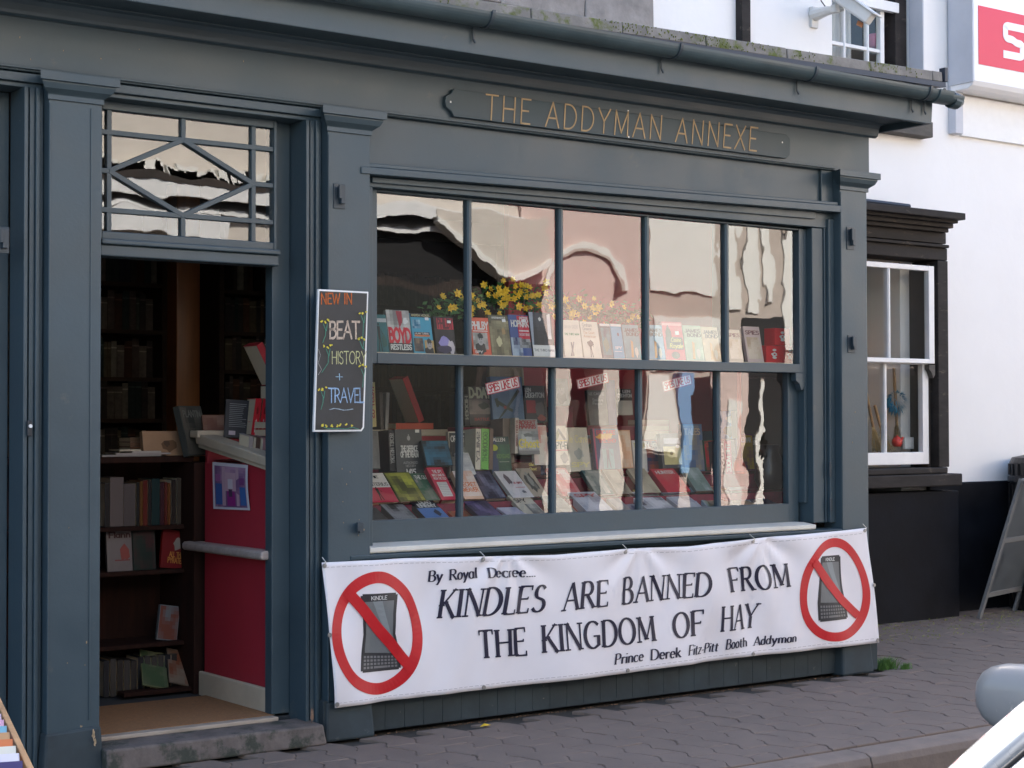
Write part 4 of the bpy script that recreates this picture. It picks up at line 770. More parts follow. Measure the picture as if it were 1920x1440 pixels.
for a in [('KINDLES', (832, 1106), (1025, 1097), (824, 1160), (1017, 1146)), ('ARE', (1060, 1093), (1136, 1088), (1054, 1146), (1133, 1135)), ('BANNED', (1168, 1083), (1333, 1073), (1166, 1133), (1330, 1117)), ('FROM', (1366, 1066), (1474, 1056), (1373, 1111), (1478, 1100)),
          ('THE', (897, 1183), (982, 1177), (900, 1235), (987, 1228)), ('KINGDOM', (1015, 1172), (1226, 1155), (1017, 1224), (1230, 1202)), ('OF', (1262, 1151), (1318, 1144), (1264, 1197), (1317, 1191)), ('HAY', (1354, 1137), (1423, 1131), (1353, 1185), (1417, 1177))]:
    word('lettering', *a)
for a in [('By', (808, 1071), (832, 1069), (807, 1091), (830, 1090)), ('Royal', (844, 1068), (895, 1064), (844, 1088), (895, 1084)), ('Decree....', (914, 1065), (1002, 1062), (914, 1083), (1002, 1081)), ('Prince', (1153, 1226), (1207, 1220), (1151, 1246), (1206, 1239)), ('Derek', (1222, 1218), (1276, 1213), (1221, 1238), (1275, 1232)),
          ('Fitz-Pitt', (1293, 1210), (1350, 1204), (1290, 1229), (1348, 1221)), ('Booth', (1363, 1199), (1402, 1195), (1362, 1218), (1401, 1212)), ('Addyman', (1415, 1194), (1488, 1187), (1413, 1211), (1487, 1202))]:
    word('small_lettering', *a, wt=.19, gap=.10)
def ring(cx, cy, fo, fi, bar):
    m = MB(); m.raw = True; n = 72
    o_ = [(cx + fo(t)[0], cy + fo(t)[1]) for t in (2 * math.pi * i / n for i in range(n))]; i_ = [(cx + fi(t)[0], cy + fi(t)[1]) for t in (2 * math.pi * i / n for i in range(n))]
    for k in range(n):
        l = (k + 1) % n; m.add([BN(*o_[k], 3), BN(*o_[l], 3), BN(*i_[l], 3), BN(*i_[k], 3)], [(0, 1, 2, 3)], (.50, .012, .018))
    L2 = lambda p, q, t: (p[0] + (q[0] - p[0]) * t, p[1] + (q[1] - p[1]) * t)
    bar = [(L2(a, b, .16), L2(a, b, .84)) for a, b in bar]
    for (a, b), (c_, d) in zip(bar, bar[1:]):
        for i in range(6):
            for j in range(3):
                g = lambda t, s_: BN(*L2(L2(a, c_, t), L2(b, d, t), s_), 11)
                m.add([g(i / 6, j / 3), g((i + 1) / 6, j / 3), g((i + 1) / 6, (j + 1) / 3), g(i / 6, (j + 1) / 3)], [(0, 1, 2, 3)], (.50, .012, .018))
    m.build('prohibition_ring', PT_, ban, colors=True)
ring(707, 1187, lambda t: (87.5 * math.cos(t) * (1 + .04 * math.sin(t)), 116 * math.sin(t)), lambda t: (69 * math.cos(t) * (1 + .04 * math.sin(t)), 94 * math.sin(t)),
     [((641, 1120), (661, 1098)), ((672, 1158), (692, 1135)), ((704, 1197), (724, 1174)), ((737, 1235), (757, 1212)), ((766, 1268), (784, 1246))])
def egg(rx, ry): return lambda t: (rx * math.cos(t) * (1 + .14 * math.sin(t)) , ry * math.sin(t))
ring(1563, 1105.5, egg(67.5, 97), egg(54, 80), [((1514, 1063), (1527, 1043)), ((1541, 1103), (1556, 1082)), ((1570, 1134), (1584, 1114)), ((1602, 1163), (1616, 1146))])
def reader(L_, R_, lab):
    """L_, R_: left and right outlines from top to bottom"""
    n = len(L_) - 1
    def f(u, v, k=0):                            # v 0 top .. 1 bottom
        s = min(v * n, n - 1e-6); i = int(s); t = s - i
        l = (L_[i][0] * (1 - t) + L_[i + 1][0] * t, L_[i][1] * (1 - t) + L_[i + 1][1] * t); r = (R_[i][0] * (1 - t) + R_[i + 1][0] * t, R_[i][1] * (1 - t) + R_[i + 1][1] * t)
        return BN(l[0] + (r[0] - l[0]) * u, l[1] + (r[1] - l[1]) * u, k)
    p = PR(lambda u, v, k: f(u, v, 1 + k * .9))
    def band(u0, v0, u1, v1, col, n_=24):
        p.k += 1
        for i in range(n_):
            a, b = v0 + (v1 - v0) * i / n_, v0 + (v1 - v0) * (i + 1) / n_
            for j in range(6): c_, d = u0 + (u1 - u0) * j / 6, u0 + (u1 - u0) * (j + 1) / 6; p.add([p.fn(c_, a, p.k), p.fn(d, a, p.k), p.fn(d, b, p.k), p.fn(c_, b, p.k)], [(0, 1, 2, 3)], col)
    band(0, .02, 1, .98, (.028, .028, .032)); band(.05, 0, .95, 1, (.028, .028, .032)); band(.09, .09, .91, .745, (.15, .16, .16))
    p.k += 1
    for i in range(8): a, b = i / 8, (i + 1) / 8; g = lambda t, s_: p.fn(.3 + .61 * t + .28 * (1 - t) * s_, .09 + .63 * t - .12 * t * s_, p.k); p.add([g(a, 0), g(a, 1), g(b, 1), g(b, 0)], [(0, 1, 2, 3)], (.22, .245, .25))
    p.text('KINDLE', .26, .072, .70, .03, (.62, .62, .60), wt=.15, gap=.12)
    p.k += 1
    for r in range(4):
        for c_ in range(10):
            if r == 3 and 2 < c_ < 7: continue
            u = .07 + c_ * .087; v = .785 + r * .047; p.add([p.fn(u, v, p.k), p.fn(u + .06, v, p.k), p.fn(u + .06, v + .03, p.k), p.fn(u, v + .03, p.k)], [(0, 1, 2, 3)], (.17, .17, .17))
    p.add([p.fn(.33, .926, p.k), p.fn(.67, .926, p.k), p.fn(.67, .956, p.k), p.fn(.33, .956, p.k)], [(0, 1, 2, 3)], (.17, .17, .17))
    p.build('e_reader_picture', PT_, ban, colors=True, kind='stuff')
reader([(674, 1114), (679, 1155), (682, 1190), (678, 1225), (676, 1262)], [(747, 1111), (742, 1150), (741, 1188), (751, 1225), (755, 1255)], 0)
reader([(1534, 1043), (1532, 1075), (1530, 1100), (1528, 1130), (1531, 1166)], [(1574, 1040), (1577, 1075), (1580, 1100), (1586, 1130), (1590, 1160)], 0)
for px, py in ((609, 1061), (905, 1049), (1173, 1035), (1411, 1015), (1624, 995), (628, 1320), (907, 1289), (1176, 1257), (1411, 1226), (1644, 1200), (614, 1190), (1638, 1097)):
    p = BN(px, py, 4); m = MB(); m.exty(arc(p.x, p.z, .010, .010, 0, 345, 12), p.y - .003, p.y); e = m.build('eyelet', M['metal'], ban)
    if py < 1070 : m = MB(); m.tube([(p.x, p.y - .004, p.z), (p.x + .002, p.y - .012, p.z + .014), (p.x, -.04, p.z + .034)], .0022, 6); m.build('tie', M['sill_white'], ban)
m = MB(); m.raw = True
for yoff, pth in ((-9, BB), (9, BT)):
    x = pth[0][0] + 6
    while x < pth[-1][0] - 14:
        a = BN(x, lerp_path(pth, x) + yoff, 1); b = BN(x + 7, lerp_path(pth, x + 7) + yoff, 1); c_ = BN(x + 7, lerp_path(pth, x + 7) + yoff + .9, 1); d = BN(x, lerp_path(pth, x) + yoff + .9, 1)
        m.add([a, b, c_, d], [(0, 1, 2, 3)], (.40, .38, .40)); x += 10
m.build('hem_stitching', PT_, ban, colors=True, kind='stuff')

# ================================================================ CHALKBOARD
cbY = -.075
cb = empty('chalkboard', at(637, 808, cbY), 'tall narrow chalkboard with white edge and coloured chalk writing, hung left of the window', 'chalkboard')
c4 = [at(588, 810, cbY), at(678, 809, cbY), at(683, 802, cbY), at(691, 547, cbY), at(597, 542, cbY)]
m = MB(); m.exty([(p.x, p.z) for p in c4], cbY, cbY + .014); m.build('frame', M['white_paint'], cb, bevel=.002)
c5 = [at(591.5, 806, cbY - .002), at(677, 805.5, cbY - .002), at(680, 800, cbY - .002), at(688.5, 550, cbY - .002), at(599.5, 545.5, cbY - .002)]
m = MB(); m.exty([(p.x, p.z) for p in c5], cbY - .0015, cbY - .0002); m.build('slate_face', M['chalkboard'], cb)
p = PR(lambda u, v, k: at(580 + u / 4.8, 520 + v / 4.8, cbY - .0022 - .0002 * k))
def ctext(t, x0, y0, x1, y1, col, wt=.10, passes=2, gap=.16):
    for _ in range(passes): p.text(t, x0, y1, x1, y0, col, 'chalk', wt, gap, 0, .018)
ctext('NEW IN', 106, 145, 383, 238, (.50, .13, .03), .12, 3); ctext('BEAT', 182, 400, 450, 548, (.52, .42, .33), .13, 2, .06)
p.text('HISTORY', 202, 778, 512, 668, (.50, .50, .26), 'chalk', .085, .10, .0, .015); p.text('HISTORY', 203, 778, 513, 668, (.50, .50, .26), 'chalk', .05, .10, .0, .03)
ctext('+', 240, 938, 302, 860, (.30, .47, .60), .07, 1); p.text('TRAVEL', 172, 1125, 492, 1000, (.30, .44, .62), 'chalk', .09, .06, .0, .02); p.text('TRAVEL', 176, 1122, 490, 1004, (.30, .44, .62), 'chalk', .05, .06, .0, .03)
p.text('~', 190, 1215, 385, 1150, (.33, .42, .48), 'chalk', .10, .1, 0, 0)
def line(pts, wd, col):
    p.k += 1
    for (a, b), (c_, d) in zip(pts, pts[1:]):
        L_ = math.hypot(c_ - a, d - b); nx, ny = -(d - b) / L_ * wd / 2, (c_ - a) / L_ * wd / 2
        p.add([p.fn(a + nx, b + ny, p.k), p.fn(c_ + nx, d + ny, p.k), p.fn(c_ - nx, d - ny, p.k), p.fn(a - nx, b - ny, p.k)], [(0, 1, 2, 3)], col)
GRN = (.06, .26, .18); YEL = (.60, .52, .06)
def chalk_flower(cx, cy, n=3, s=13):
    for i in range(n):
        a = cx + (i - (n - 1) / 2) * s * 2.1; b = cy + rnd.uniform(-s, s)
        for q in range(4): p.blob(a + rnd.uniform(-s, s) * .5, b + rnd.uniform(-s, s) * .6, s * .6, s * .6, YEL, rnd.randint(0, 999), 7)
for cx, cy, ex, ey, s in ((140, 395, 120, 590, 14), (165, 620, 110, 860, 14), (118, 1000, 105, 1190, 14), (480, 320, 480, 560, 14), (470, 555, 500, 650, 12), (480, 800, 480, 990, 13)):
    chalk_flower(cx, cy, 3, s); line([(cx - 15, cy + 20), (cx + 8, cy + 80), (cx + 5, (cy + ey) / 2 + 30), (ex, ey)], 5, GRN); line([(cx + 22, cy + 20), (cx + 12, cy + 90)], 5, GRN)
for i, cx in enumerate((118, 152, 202, 252, 280, 330, 385)): chalk_flower(cx, 1325 + (i % 2) * 12, 1, 14)
line([(130, 1350), (180, 1362), (250, 1358), (330, 1364), (390, 1350), (450, 1368)], 5, GRN); line([(82, 645), (100, 700), (80, 770), (110, 830), (80, 878)], 4, (.3, .3, .28))
p.build('chalk_writing', M['chalk'], cb, colors=True, kind='stuff')
# ================================================================ BOOKS
BM = M['print']
W_, K_, CR = (.62, .60, .56), (.012, .012, .014), (.60, .54, .42)
def book(label, X, Y, Z, w_, h_, t_=.022, lean=12, yaw=0, roll=0, col=(.3, .3, .3), pr=None, spine=None, group=None):
    root = empty('book', (X, Y, Z), label, 'book', group)
    m = MB(); b = .0022; sp = spine or tuple(c * .8 for c in col)
    m.box(-w_/2, w_/2, 0, b, 0, h_, col); m.box(-w_/2, w_/2, t_ - b, t_, 0, h_, sp); m.box(-w_/2, -w_/2 + b, b, t_ - b, 0, h_, sp)
    o = m.build('cover', BM, root, local=True, colors=True)
    m = MB(); m.box(-w_/2 + b + .0004, w_/2 - .003, b + .0003, t_ - b - .0003, .003, h_ - .003); m.build('page_block', M['pages'], root, local=True)
    if pr:
        p = PR(lambda u, v, k: Vector(((u - .5) * w_, -.0005 - .00035 * k, v * h_))); pr(p); p.build('cover_print', BM, root, local=True, colors=True, kind='stuff')
    root.rotation_euler = (R(-lean), R(roll), R(yaw)); return root
def T(p, t, v0, v1, col=W_, u0=.08, u1=.92, wt=.2): p.text(t, u0, v0, u1, v1, col, wt=wt)
def face(p, u, v, s, a=(.35, .33, .32), b=(.03, .03, .03), seed=3):
    p.blob(u, v - .10 * s, .28 * s, .20 * s, b, seed); p.ell(u, v + .1 * s, .15 * s, .14 * s, a); p.blob(u, v + .19 * s, .17 * s, .08 * s, b, seed + 1); p.ell(u - .05 * s, v + .11 * s, .022 * s, .012 * s, b); p.ell(u + .05 * s, v + .11 * s, .022 * s, .012 * s, b); p.rect(u - .05 * s, v + .035 * s, u + .05 * s, v + .045 * s, b)
def figure(p, u, v, s, c=K_):
    p.ell(u, v + .30 * s, .035 * s, .03 * s, c); p.poly([(u - .07 * s, v + .26 * s), (u + .07 * s, v + .26 * s), (u + .05 * s, v), (u - .05 * s, v)], c); p.poly([(u - .05 * s, v), (u - .01 * s, v), (u - .05 * s, v - .25 * s), (u - .09 * s, v - .25 * s)], c); p.poly([(u + .01 * s, v), (u + .05 * s, v), (u + .10 * s, v - .25 * s), (u + .06 * s, v - .25 * s)], c); p.poly([(u + .06 * s, v + .24 * s), (u + .08 * s, v + .22 * s), (u + .20 * s, v + .10 * s), (u + .17 * s, v + .09 * s)], c)
def stick(p): p.rect(.68, .83, .86, .9, (.7, .7, .7))

def pr_restless(p): p.photo(0, .22, 1, 1, (.45, .44, .42), (.16, .15, .15), 4); p.rect(0, 0, 1, .23, K_); p.poly([(.42, .98), (.68, .98), (.66, .72), (.52, .58)], (.30, .02, .04)); p.blob(.8, .75, .12, .1, (.6, .6, .6), 2); T(p, 'BOYD', .26, .56, (.55, .02, .04), .04, .96, .26); T(p, 'RESTLESS', .08, .19, W_, .05, .95, .24)
def pr_turing(p): p.rect(0, .9, 1, 1, K_); T(p, 'ANDREW HODGES', .925, .975, (.5, .45, .25), .05, .95, .16); p.photo(.05, .62, .45, .84, (.02, .14, .24), (.3, .5, .6), 3, 4, 4); p.photo(.03, .05, .48, .38, (.25, .17, .10), (.06, .05, .05), 5, 5, 5); p.rect(.1, .42, .85, .5, (.55, .19, .08)); p.rect(.1, .46, .85, .53, K_); T(p, 'ALAN TURING', .475, .515, W_, .14, .8, .2); p.rect(.55, 0, 1, .33, (.5, .33, .12)); face(p, .77, .14, .9); stick(p)
def pr_phil1(p): p.rect(.15, .66, .98, .96, (.45, .02, .04)); T(p, 'PHILBY', .70, .93, (.10, .01, .02), .2, .93, .24); p.blob(.42, .30, .36, .22, (.28, .24, .52), 7); p.blob(.75, .2, .22, .22, (.55, .48, .5), 9); p.blob(.4, .12, .4, .12, (.05, .04, .08), 5); stick(p)
def pr_phil2(p): T(p, 'PHILBY', .70, .88, W_, .06, .94, .24); p.rect(.1, .63, .9, .655, W_); p.photo(.06, .15, .86, .60, (.40, .38, .35), (.18, .17, .16), 8); face(p, .46, .3, 1.1); T(p, 'SPY', .05, .11, W_, .1, .5, .2)
def pr_paint(p): p.photo(0, 0, 1, .86, (.10, .085, .045), (.30, .26, .15), 12, 8, 12); p.blob(.45, .35, .16, .14, (.50, .45, .26), 3); p.blob(.7, .6, .12, .1, (.34, .22, .1), 4); T(p, 'GREENMANTLE', .91, .95, W_, .15, .85, .18); stick(p)
def pr_hop(p): p.rect(.42, .35, 1, .98, (.50, .03, .05)); p.photo(0, 0, .55, .45, (.35, .42, .5), (.03, .04, .10), 4, 5, 5); p.photo(.42, .2, .98, .42, (.3, .3, .3), (.05, .05, .05), 9, 5, 3); T(p, 'PETER', .88, .95, W_, .55, .97, .22); T(p, 'HOPKIRK', .72, .86, W_, .1, .97, .24); T(p, 'ON SECRET SERVICE', .5, .55, W_, .45, .97, .18); p.rect(.45, .60, .95, .63, W_); stick(p)
def pr_third(p): p.photo(.0, .26, 1, 1, (.02, .02, .02), (.05, .05, .06), 4); p.poly([(.08, .26), (.18, 1), (0, 1), (0, .26)], (.3, .33, .38)); p.blob(.47, .85, .07, .05, W_, 3); p.poly([(.8, .95), (.95, .98), (.9, .4), (.75, .4)], (.55, .55, .54)); p.rect(0, 0, 1, .26, (.66, .65, .62)); T(p, 'THE THIRD MAN', .12, .17, (.15, .15, .15), .06, .94, .16)
def pr_gg1(p): T(p, 'GRAHAM GREENE', .78, .86, (.45, .42, .34), .1, .9, .15); T(p, 'THE THIRD MAN', .60, .65, (.04, .22, .08), .08, .92, .2); p.poly([(.3, .04), (.42, .04), (.6, .42), (.52, .42)], (.16, .15, .14)); p.poly([(.42, .04), (.5, .04), (.44, .4), (.38, .42)], (.10, .10, .10))
def pr_gg2(p): T(p, 'Graham', .86, .95, (.2, .18, .15), .1, .65, .12); T(p, 'Greene', .76, .84, (.2, .18, .15), .1, .6, .12); T(p, 'The Quiet', .66, .73, (.45, .25, .12), .1, .75, .12); T(p, 'American', .56, .63, (.45, .25, .12), .1, .8, .12); p.blob(.45, .40, .2, .1, K_, 3); figure(p, .42, .22, .8)
def pr_teal(p): p.rect(0, .93, 1, 1, W_); p.photo(.05, .1, .9, .88, (.01, .06, .08), (.02, .16, .17), 5); p.blob(.45, .4, .3, .22, (.08, .16, .10), 3)
def pr_teal2(p): p.rect(0, .80, 1, .90, (.35, .38, .38)); figure(p, .4, .35, 1.3, (.02, .03, .03)); p.blob(.7, .3, .2, .2, (.02, .09, .08), 4)
def pr_blue(p): p.rect(0, .93, 1, 1, W_); p.ell(.62, .70, .10, .05, K_); T(p, 'SPY', .28, .35, (.45, .5, .52), .2, .8); p.rect(.1, .2, .8, .22, (.4, .5, .55))
def pr_bond(c2): return lambda p: (p.photo(0, 0, 1, .7, c2, tuple(x * 1.35 for x in c2), 7), T(p, 'JAMES', .80, .89, K_, .1, .95, .22), T(p, 'BOND', .68, .77, K_, .2, .95, .22), p.poly([(.35, .05), (.5, .05), (.55, .5), (.42, .55)], (.50, .26, .07)), p.blob(.7, .2, .12, .16, (.5, .48, .38), 5))
def pr_royale(p): p.rect(0, .9, 1, .96, (.6, .2, .2)); p.blob(.28, .62, .2, .3, K_, 4); p.rect(.1, .28, .95, .6, (.02, .03, .03)); p.text('Casino', .35, .48, .85, .58, (.62, .55, .1), wt=.12, slant=.2); p.text('Royale', .25, .32, .9, .43, (.62, .55, .1), wt=.12, slant=.2); p.ell(.5, .13, .2, .09, K_); p.rect(.6, .66, .8, .76, W_)
def pr_faint(p): p.photo(.1, .1, .9, .7, (.45, .33, .22), (.6, .5, .4), 2); T(p, 'SPIES', .78, .88, (.2, .1, .1))

def shelfbook(label, l, r, t, b, col, pr=None, y=.215, lean=11, dz=.2, **k):
    a = at(l, b, y); c_ = at(r, b, y); h = at((l + r) / 2, t, y + .03).z - a.z
    yy = k.pop('yaw', 0)
    return book(label, (a.x + c_.x) / 2, y + k.pop('dy', 0), SHELF + .0, abs(c_.x - a.x) * .985, h, lean=lean, yaw=yy, col=col, pr=pr, **k)
SHELF = 1.641
dsp = empty('window_display_stand', (5.1, .3, .1), 'crimson and maroon stepped display stand inside the big shop window', 'display stand')
part('upper_shelf', M['cream_trim'], dsp, (3.865, 6.52, .15, .36, SHELF - .014, SHELF - .001), bevel=.002)
G1 = 'paperbacks standing on the upper window shelf'
ub = [('dark teal paperback at the left end of the upper window shelf', 703, 731, 590, 662, (.02, .12, .13), pr_teal2), ('grey photographic paperback with large red author name, upper shelf', 731, 775, 582, 663, (.35, .34, .33), pr_restless),
 ('sky blue paperback with orange title strip and portrait, upper shelf', 776, 816, 588, 664, (.06, .32, .46), pr_turing), ('black paperback with red panel and purple face, upper shelf', 819, 857, 594, 665, (.02, .015, .018), pr_phil1),
 ('orange-red paperback with grey portrait, first book right of the left glazing bar', 888, 922, 597, 668, (.60, .10, .05), pr_phil2), ('brown painted-cover paperback with price sticker, upper shelf', 923, 960, 592, 669, (.11, .10, .06), pr_paint),
 ('blue and red paperback with white author name, upper shelf', 961, 999, 593, 671, (.06, .09, .24), pr_hop), ('black and white photo paperback with white foot, upper shelf', 1000, 1043, 588, 672, (.03, .03, .03), pr_third),
 ('cream paperback with thin green title band, upper shelf', 1061, 1093, 604, 675, CR, pr_gg1), ('cream paperback with black leaping figure drawing, upper shelf', 1095, 1130, 606, 675, CR, pr_gg2),
 ('dark teal picture paperback between cream and bright blue books', 1132, 1151, 608, 674, (.02, .07, .08), pr_teal), ('bright blue paperback with black dot, upper shelf', 1152, 1172, 608, 674, (.03, .25, .38), pr_blue),
 ('teal thriller with orange flame, just left of the third glazing bar', 1174, 1204, 610, 675, (.10, .22, .24), pr_bond((.07, .2, .22))), ('pale blue thriller just right of the third glazing bar', 1218, 1248, 611, 677, (.16, .28, .36), pr_bond((.12, .26, .36))),
 ('crimson paperback with black figure and yellow script title, upper shelf', 1249, 1287, 604, 677, (.50, .03, .06), pr_royale), ('pale green thriller with black capitals, upper shelf', 1288, 1321, 611, 678, (.30, .37, .25), pr_bond((.30, .38, .26))),
 ('tan thriller with black capitals, upper shelf', 1322, 1354, 613, 678, (.45, .36, .22), pr_bond((.46, .34, .2))), ('pale tan paperback right of the last glazing bar', 1368, 1396, 618, 679, (.42, .35, .27), pr_faint), ('pinkish white paperback beside the red boxes', 1402, 1434, 612, 680, (.55, .42, .38), pr_faint)]
for lb, l, r, t, b, c_, f in ub: shelfbook(lb, l, r, t, b, c_, f, group=G1, yaw=rnd.uniform(-4, 4), roll=0)
def crest(p): p.ell(.5, .75, .12, .07, W_); p.blob(.5, .5, .2, .14, W_, 3); p.blob(.5, .32, .14, .1, W_, 6); p.ell(.5, .5, .07, .05, (.5, .02, .03))
for lb, l, r, t, b, z in (('lower left red gift box with white crest in the corner of the upper shelf', 1437, 1467, 645, 681, 0), ('lower right red gift box with white crest in the corner of the upper shelf', 1468, 1494, 645, 681, 0), ('topmost red gift box with white crest, resting on two others', 1453, 1481, 612, 645, 1)):
    a = at(l, b if not z else 681, .22); c_ = at(r, b, .22); wd = (c_.x - a.x); root = empty('gift_box', ((a.x + c_.x) / 2, .22, SHELF + z * .094), lb, 'box', 'red gift boxes on the upper window shelf')
    m = MB(); m.box(-wd/2, wd/2, 0, .08, 0, .092, (.58, .015, .02)); m.build('carton', BM, root, local=True, colors=True, bevel=.002)
    p = PR(lambda u, v, k: Vector(((u - .5) * wd, -.0006 - .0003 * k, v * .092))); crest(p); p.build('crest', BM, root, local=True, colors=True, kind='stuff')
# display bed, steps, crimson boards
STEP = [(.165, .34, .875), (.34, .50, .965), (.50, .66, 1.06), (.66, .86, 1.16)]
for k, (y0, y1, z) in enumerate(STEP):
    m = MB(); m.grid(lambda u, v: (3.50 + 3.2 * u, y0 + (y1 - y0) * v, z + .004 * math.sin(u * 60 + k) * math.sin(v * 5 + u * 23)), 120, 4); m.box(3.50, 6.70, y0, y1, .75, z - .012); m.build('cloth_step', M['maroon'], dsp, smooth=False)
part('bed_front', M['red_wall'], dsp, (3.50, 6.70, .20, .86, .11, .748), bevel=0)
sp = part('side_board', M['red_wall'], dsp, (3.455, 3.475, .19, .845, .15, 1.148), bevel=.001)
part('back_board', M['red_wall'], dsp, (3.476, 5.268, .862, .885, .11, 1.262), bevel=.001); part('back_rail', M['cream_trim'], dsp, (3.42, 5.266, .85, .93, 1.263, 1.295), bevel=.004)
m = MB(); c0 = [(.18, 1.137), (.86, 1.232)]; m.hexa([(3.435, .17, 1.135), (3.52, .17, 1.135), (3.52, .90, 1.235), (3.435, .90, 1.235), (3.43, .17, 1.178), (3.52, .17, 1.178), (3.52, .90, 1.283), (3.43, .90, 1.283)]); m.build('side_rail', M['cream_trim'], dsp, bevel=.005)
m = MB(); m.hexa([(3.447, .172, 1.118), (3.454, .172, 1.118), (3.454, .895, 1.218), (3.447, .895, 1.218), (3.447, .172, 1.135), (3.454, .172, 1.135), (3.454, .895, 1.235), (3.447, .895, 1.235)]); m.build('side_bead', M['cream_trim'], dsp)
m = MB(); m.exty([(3.39, .757), (3.40, .750), (3.47, .752), (3.47, .79), (3.40, .788), (3.39, .78)], .18, .95); m.build('ledge', M['marble'], dsp, bevel=.008)
part('skirting', M['cream_trim'], dsp, (3.432, 3.454, .17, .86, .096, .205), bevel=.006)
# leaflet pinned on the crimson board
lf = empty('leaflet', (3.45, .58, 1.05), 'colour photo print of a library interior pinned to the crimson board in the doorway', 'poster')
qa, qb, qc, qd = atx(399, 866, 3.451), atx(467, 872, 3.451), atx(471, 957, 3.451), atx(401, 954, 3.451)
def lff(u, v, k=0):
    a = qd + (qc - qd) * u; b = qa + (qb - qa) * u; p = a + (b - a) * v; return Vector((3.4505 - .0004 * k - .012 * abs(u - .4) ** 2 - .006 * math.sin(v * 3) * u, p.y, p.z))
m = MB(); m.grid(lff, 8, 8, (.66, .62, .66)); m.build('sheet', BM, lf, colors=True)
p = PR(lambda u, v, k: lff(u, v, k + 1.5)); p.photo(.06, .05, .94, .93, (.50, .30, .42), (.20, .10, .22), 5, 12, 14)
for (a, b, c_, d, col) in ((.08, .1, .26, .55, (.05, .12, .35)), (.76, .1, .93, .5, (.05, .14, .38)), (.40, .08, .62, .40, (.30, .03, .22)), (.36, .40, .66, .80, (.55, .35, .42)), (.27, .08, .36, .92, (.50, .33, .40)), (.66, .08, .74, .92, (.5, .33, .40)), (.44, .45, .58, .66, (.62, .55, .6)), (.46, .28, .56, .44, (.08, .05, .1)), (.1, .60, .24, .75, (.35, .12, .3)), (.78, .55, .92, .7, (.2, .06, .2))): p.rect(a, b, c_, d, col)
p.build('photo_print', BM, lf, colors=True, kind='stuff')
# lower display books: (label, left px, right px, bottom px, y, lean, height, colour, print)
def dbook(lb, l, r, b, y, lean, h, col, pr=None, t=.022, yaw=0, roll=0, z=None, grp='books displayed in the lower window', spine=None):
    a = at(l, b, y); c_ = at(r, b, y); zz = z if z is not None else next(s[2] for s in STEP if y < s[1]) + .004
    if z == 'px': zz = a.z
    return book(lb, (a.x + c_.x) / 2, y, zz, (c_.x - a.x), h, t, lean, yaw, roll, col, pr, spine, grp)
def P_(fn): return fn
def pr_realm(p): p.ell(.5, .82, .06, .05, (.3, .3, .3)); p.rect(.485, .8, .515, .9, (.3, .3, .3)); T(p, 'THE DEFENCE', .56, .66, (.62, .62, .6), .2, .8, .26); T(p, 'OF THE REALM', .44, .54, (.62, .62, .6), .17, .82, .26); T(p, 'AUTHORISED', .30, .345, (.3, .3, .3), .25, .78, .14); T(p, 'HISTORY', .235, .28, (.3, .3, .3), .33, .7, .14); T(p, 'M15', .08, .19, (.6, .6, .6), .34, .68, .18); p.rect(.75, .93, .9, .99, W_)
def pr_dday(p): T(p, 'D-DAY', .72, .95, (.45, .47, .33), .06, .96, .28); p.photo(0, .28, 1, .66, (.26, .22, .19), (.12, .10, .09), 3); p.blob(.65, .5, .25, .1, (.05, .06, .04), 3); T(p, 'BATTLE', .12, .18, (.4, .06, .05), .2, .8)
def pr_plane(p): p.photo(0, 0, 1, 1, (.10, .17, .27), (.14, .23, .34), 3); p.poly([(.05, .10), (.12, .16), (.85, .78), (.9, .72), (.4, .33)], (.04, .06, .05)); p.poly([(.12, .5), (.2, .55), (.65, .38), (.62, .33)], (.05, .07, .05)); p.poly([(.08, .58), (.18, .6), (.22, .44), (.14, .42)], (.05, .07, .05)); p.ell(.4, .42, .05, .03, (.3, .04, .04)); T(p, 'SPITFIRE', .9, .94, (.05, .05, .06), .38, .7)
def pr_len(p): T(p, 'LEN', .84, .93, W_, .06, .32, .22); T(p, 'DEIGHTON', .68, .80, W_, .06, .9, .22); p.rect(.06, .25, .48, .6, (.30, .02, .03)); p.blob(.65, .32, .22, .26, (.09, .08, .08), 5); p.blob(.7, .12, .2, .1, (.28, .06, .05), 6)
def pr_ghost(p): T(p, 'ROBERT', .86, .96, (.30, .03, .04), .1, .9, .24); T(p, 'HARRIS', .74, .84, (.30, .03, .04), .1, .9, .24); p.photo(0, .14, 1, .66, (.45, .48, .5), (.2, .22, .24), 3, 6, 6); p.blob(.5, .55, .3, .06, (.15, .17, .18), 4); T(p, 'Ghost', .20, .42, (.66, .56, .12), .04, .98, .2); p.rect(0, 0, 1, .10, (.2, .2, .2))
def pr_green(p): p.rect(0, 0, .35, 1, (.02, .04, .09)); p.photo(.36, 0, 1, .8, (.015, .06, .03), (.03, .10, .05), 4); T(p, 'ALLEN', .88, .96, W_, .2, .8, .16); p.ell(.22, .72, .18, .08, (.36, .40, .02)); T(p, 'BODYGUARD', .46, .55, (.10, .2, .05), .3, .95, .2); p.rect(.4, .36, .9, .37, (.4, .42, .35))
def pr_007(p): p.rect(.30, .0, .74, .5, (.10, .25, .30)); p.blob(.45, .8, .36, .10, (.66, .30, .02), 4, 16); T(p, 'ESCAPE', .86, .95, (.45, .02, .05), .15, .85, .28); T(p, '007', .74, .86, (.70, .36, .02), .22, .72, .28); T(p, 'THE END', .66, .74, (.45, .02, .05), .2, .85, .28); figure(p, .5, .25, .9, (.08, .05, .12)); p.rect(0, 0, .06, 1, (.40, .05, .12))
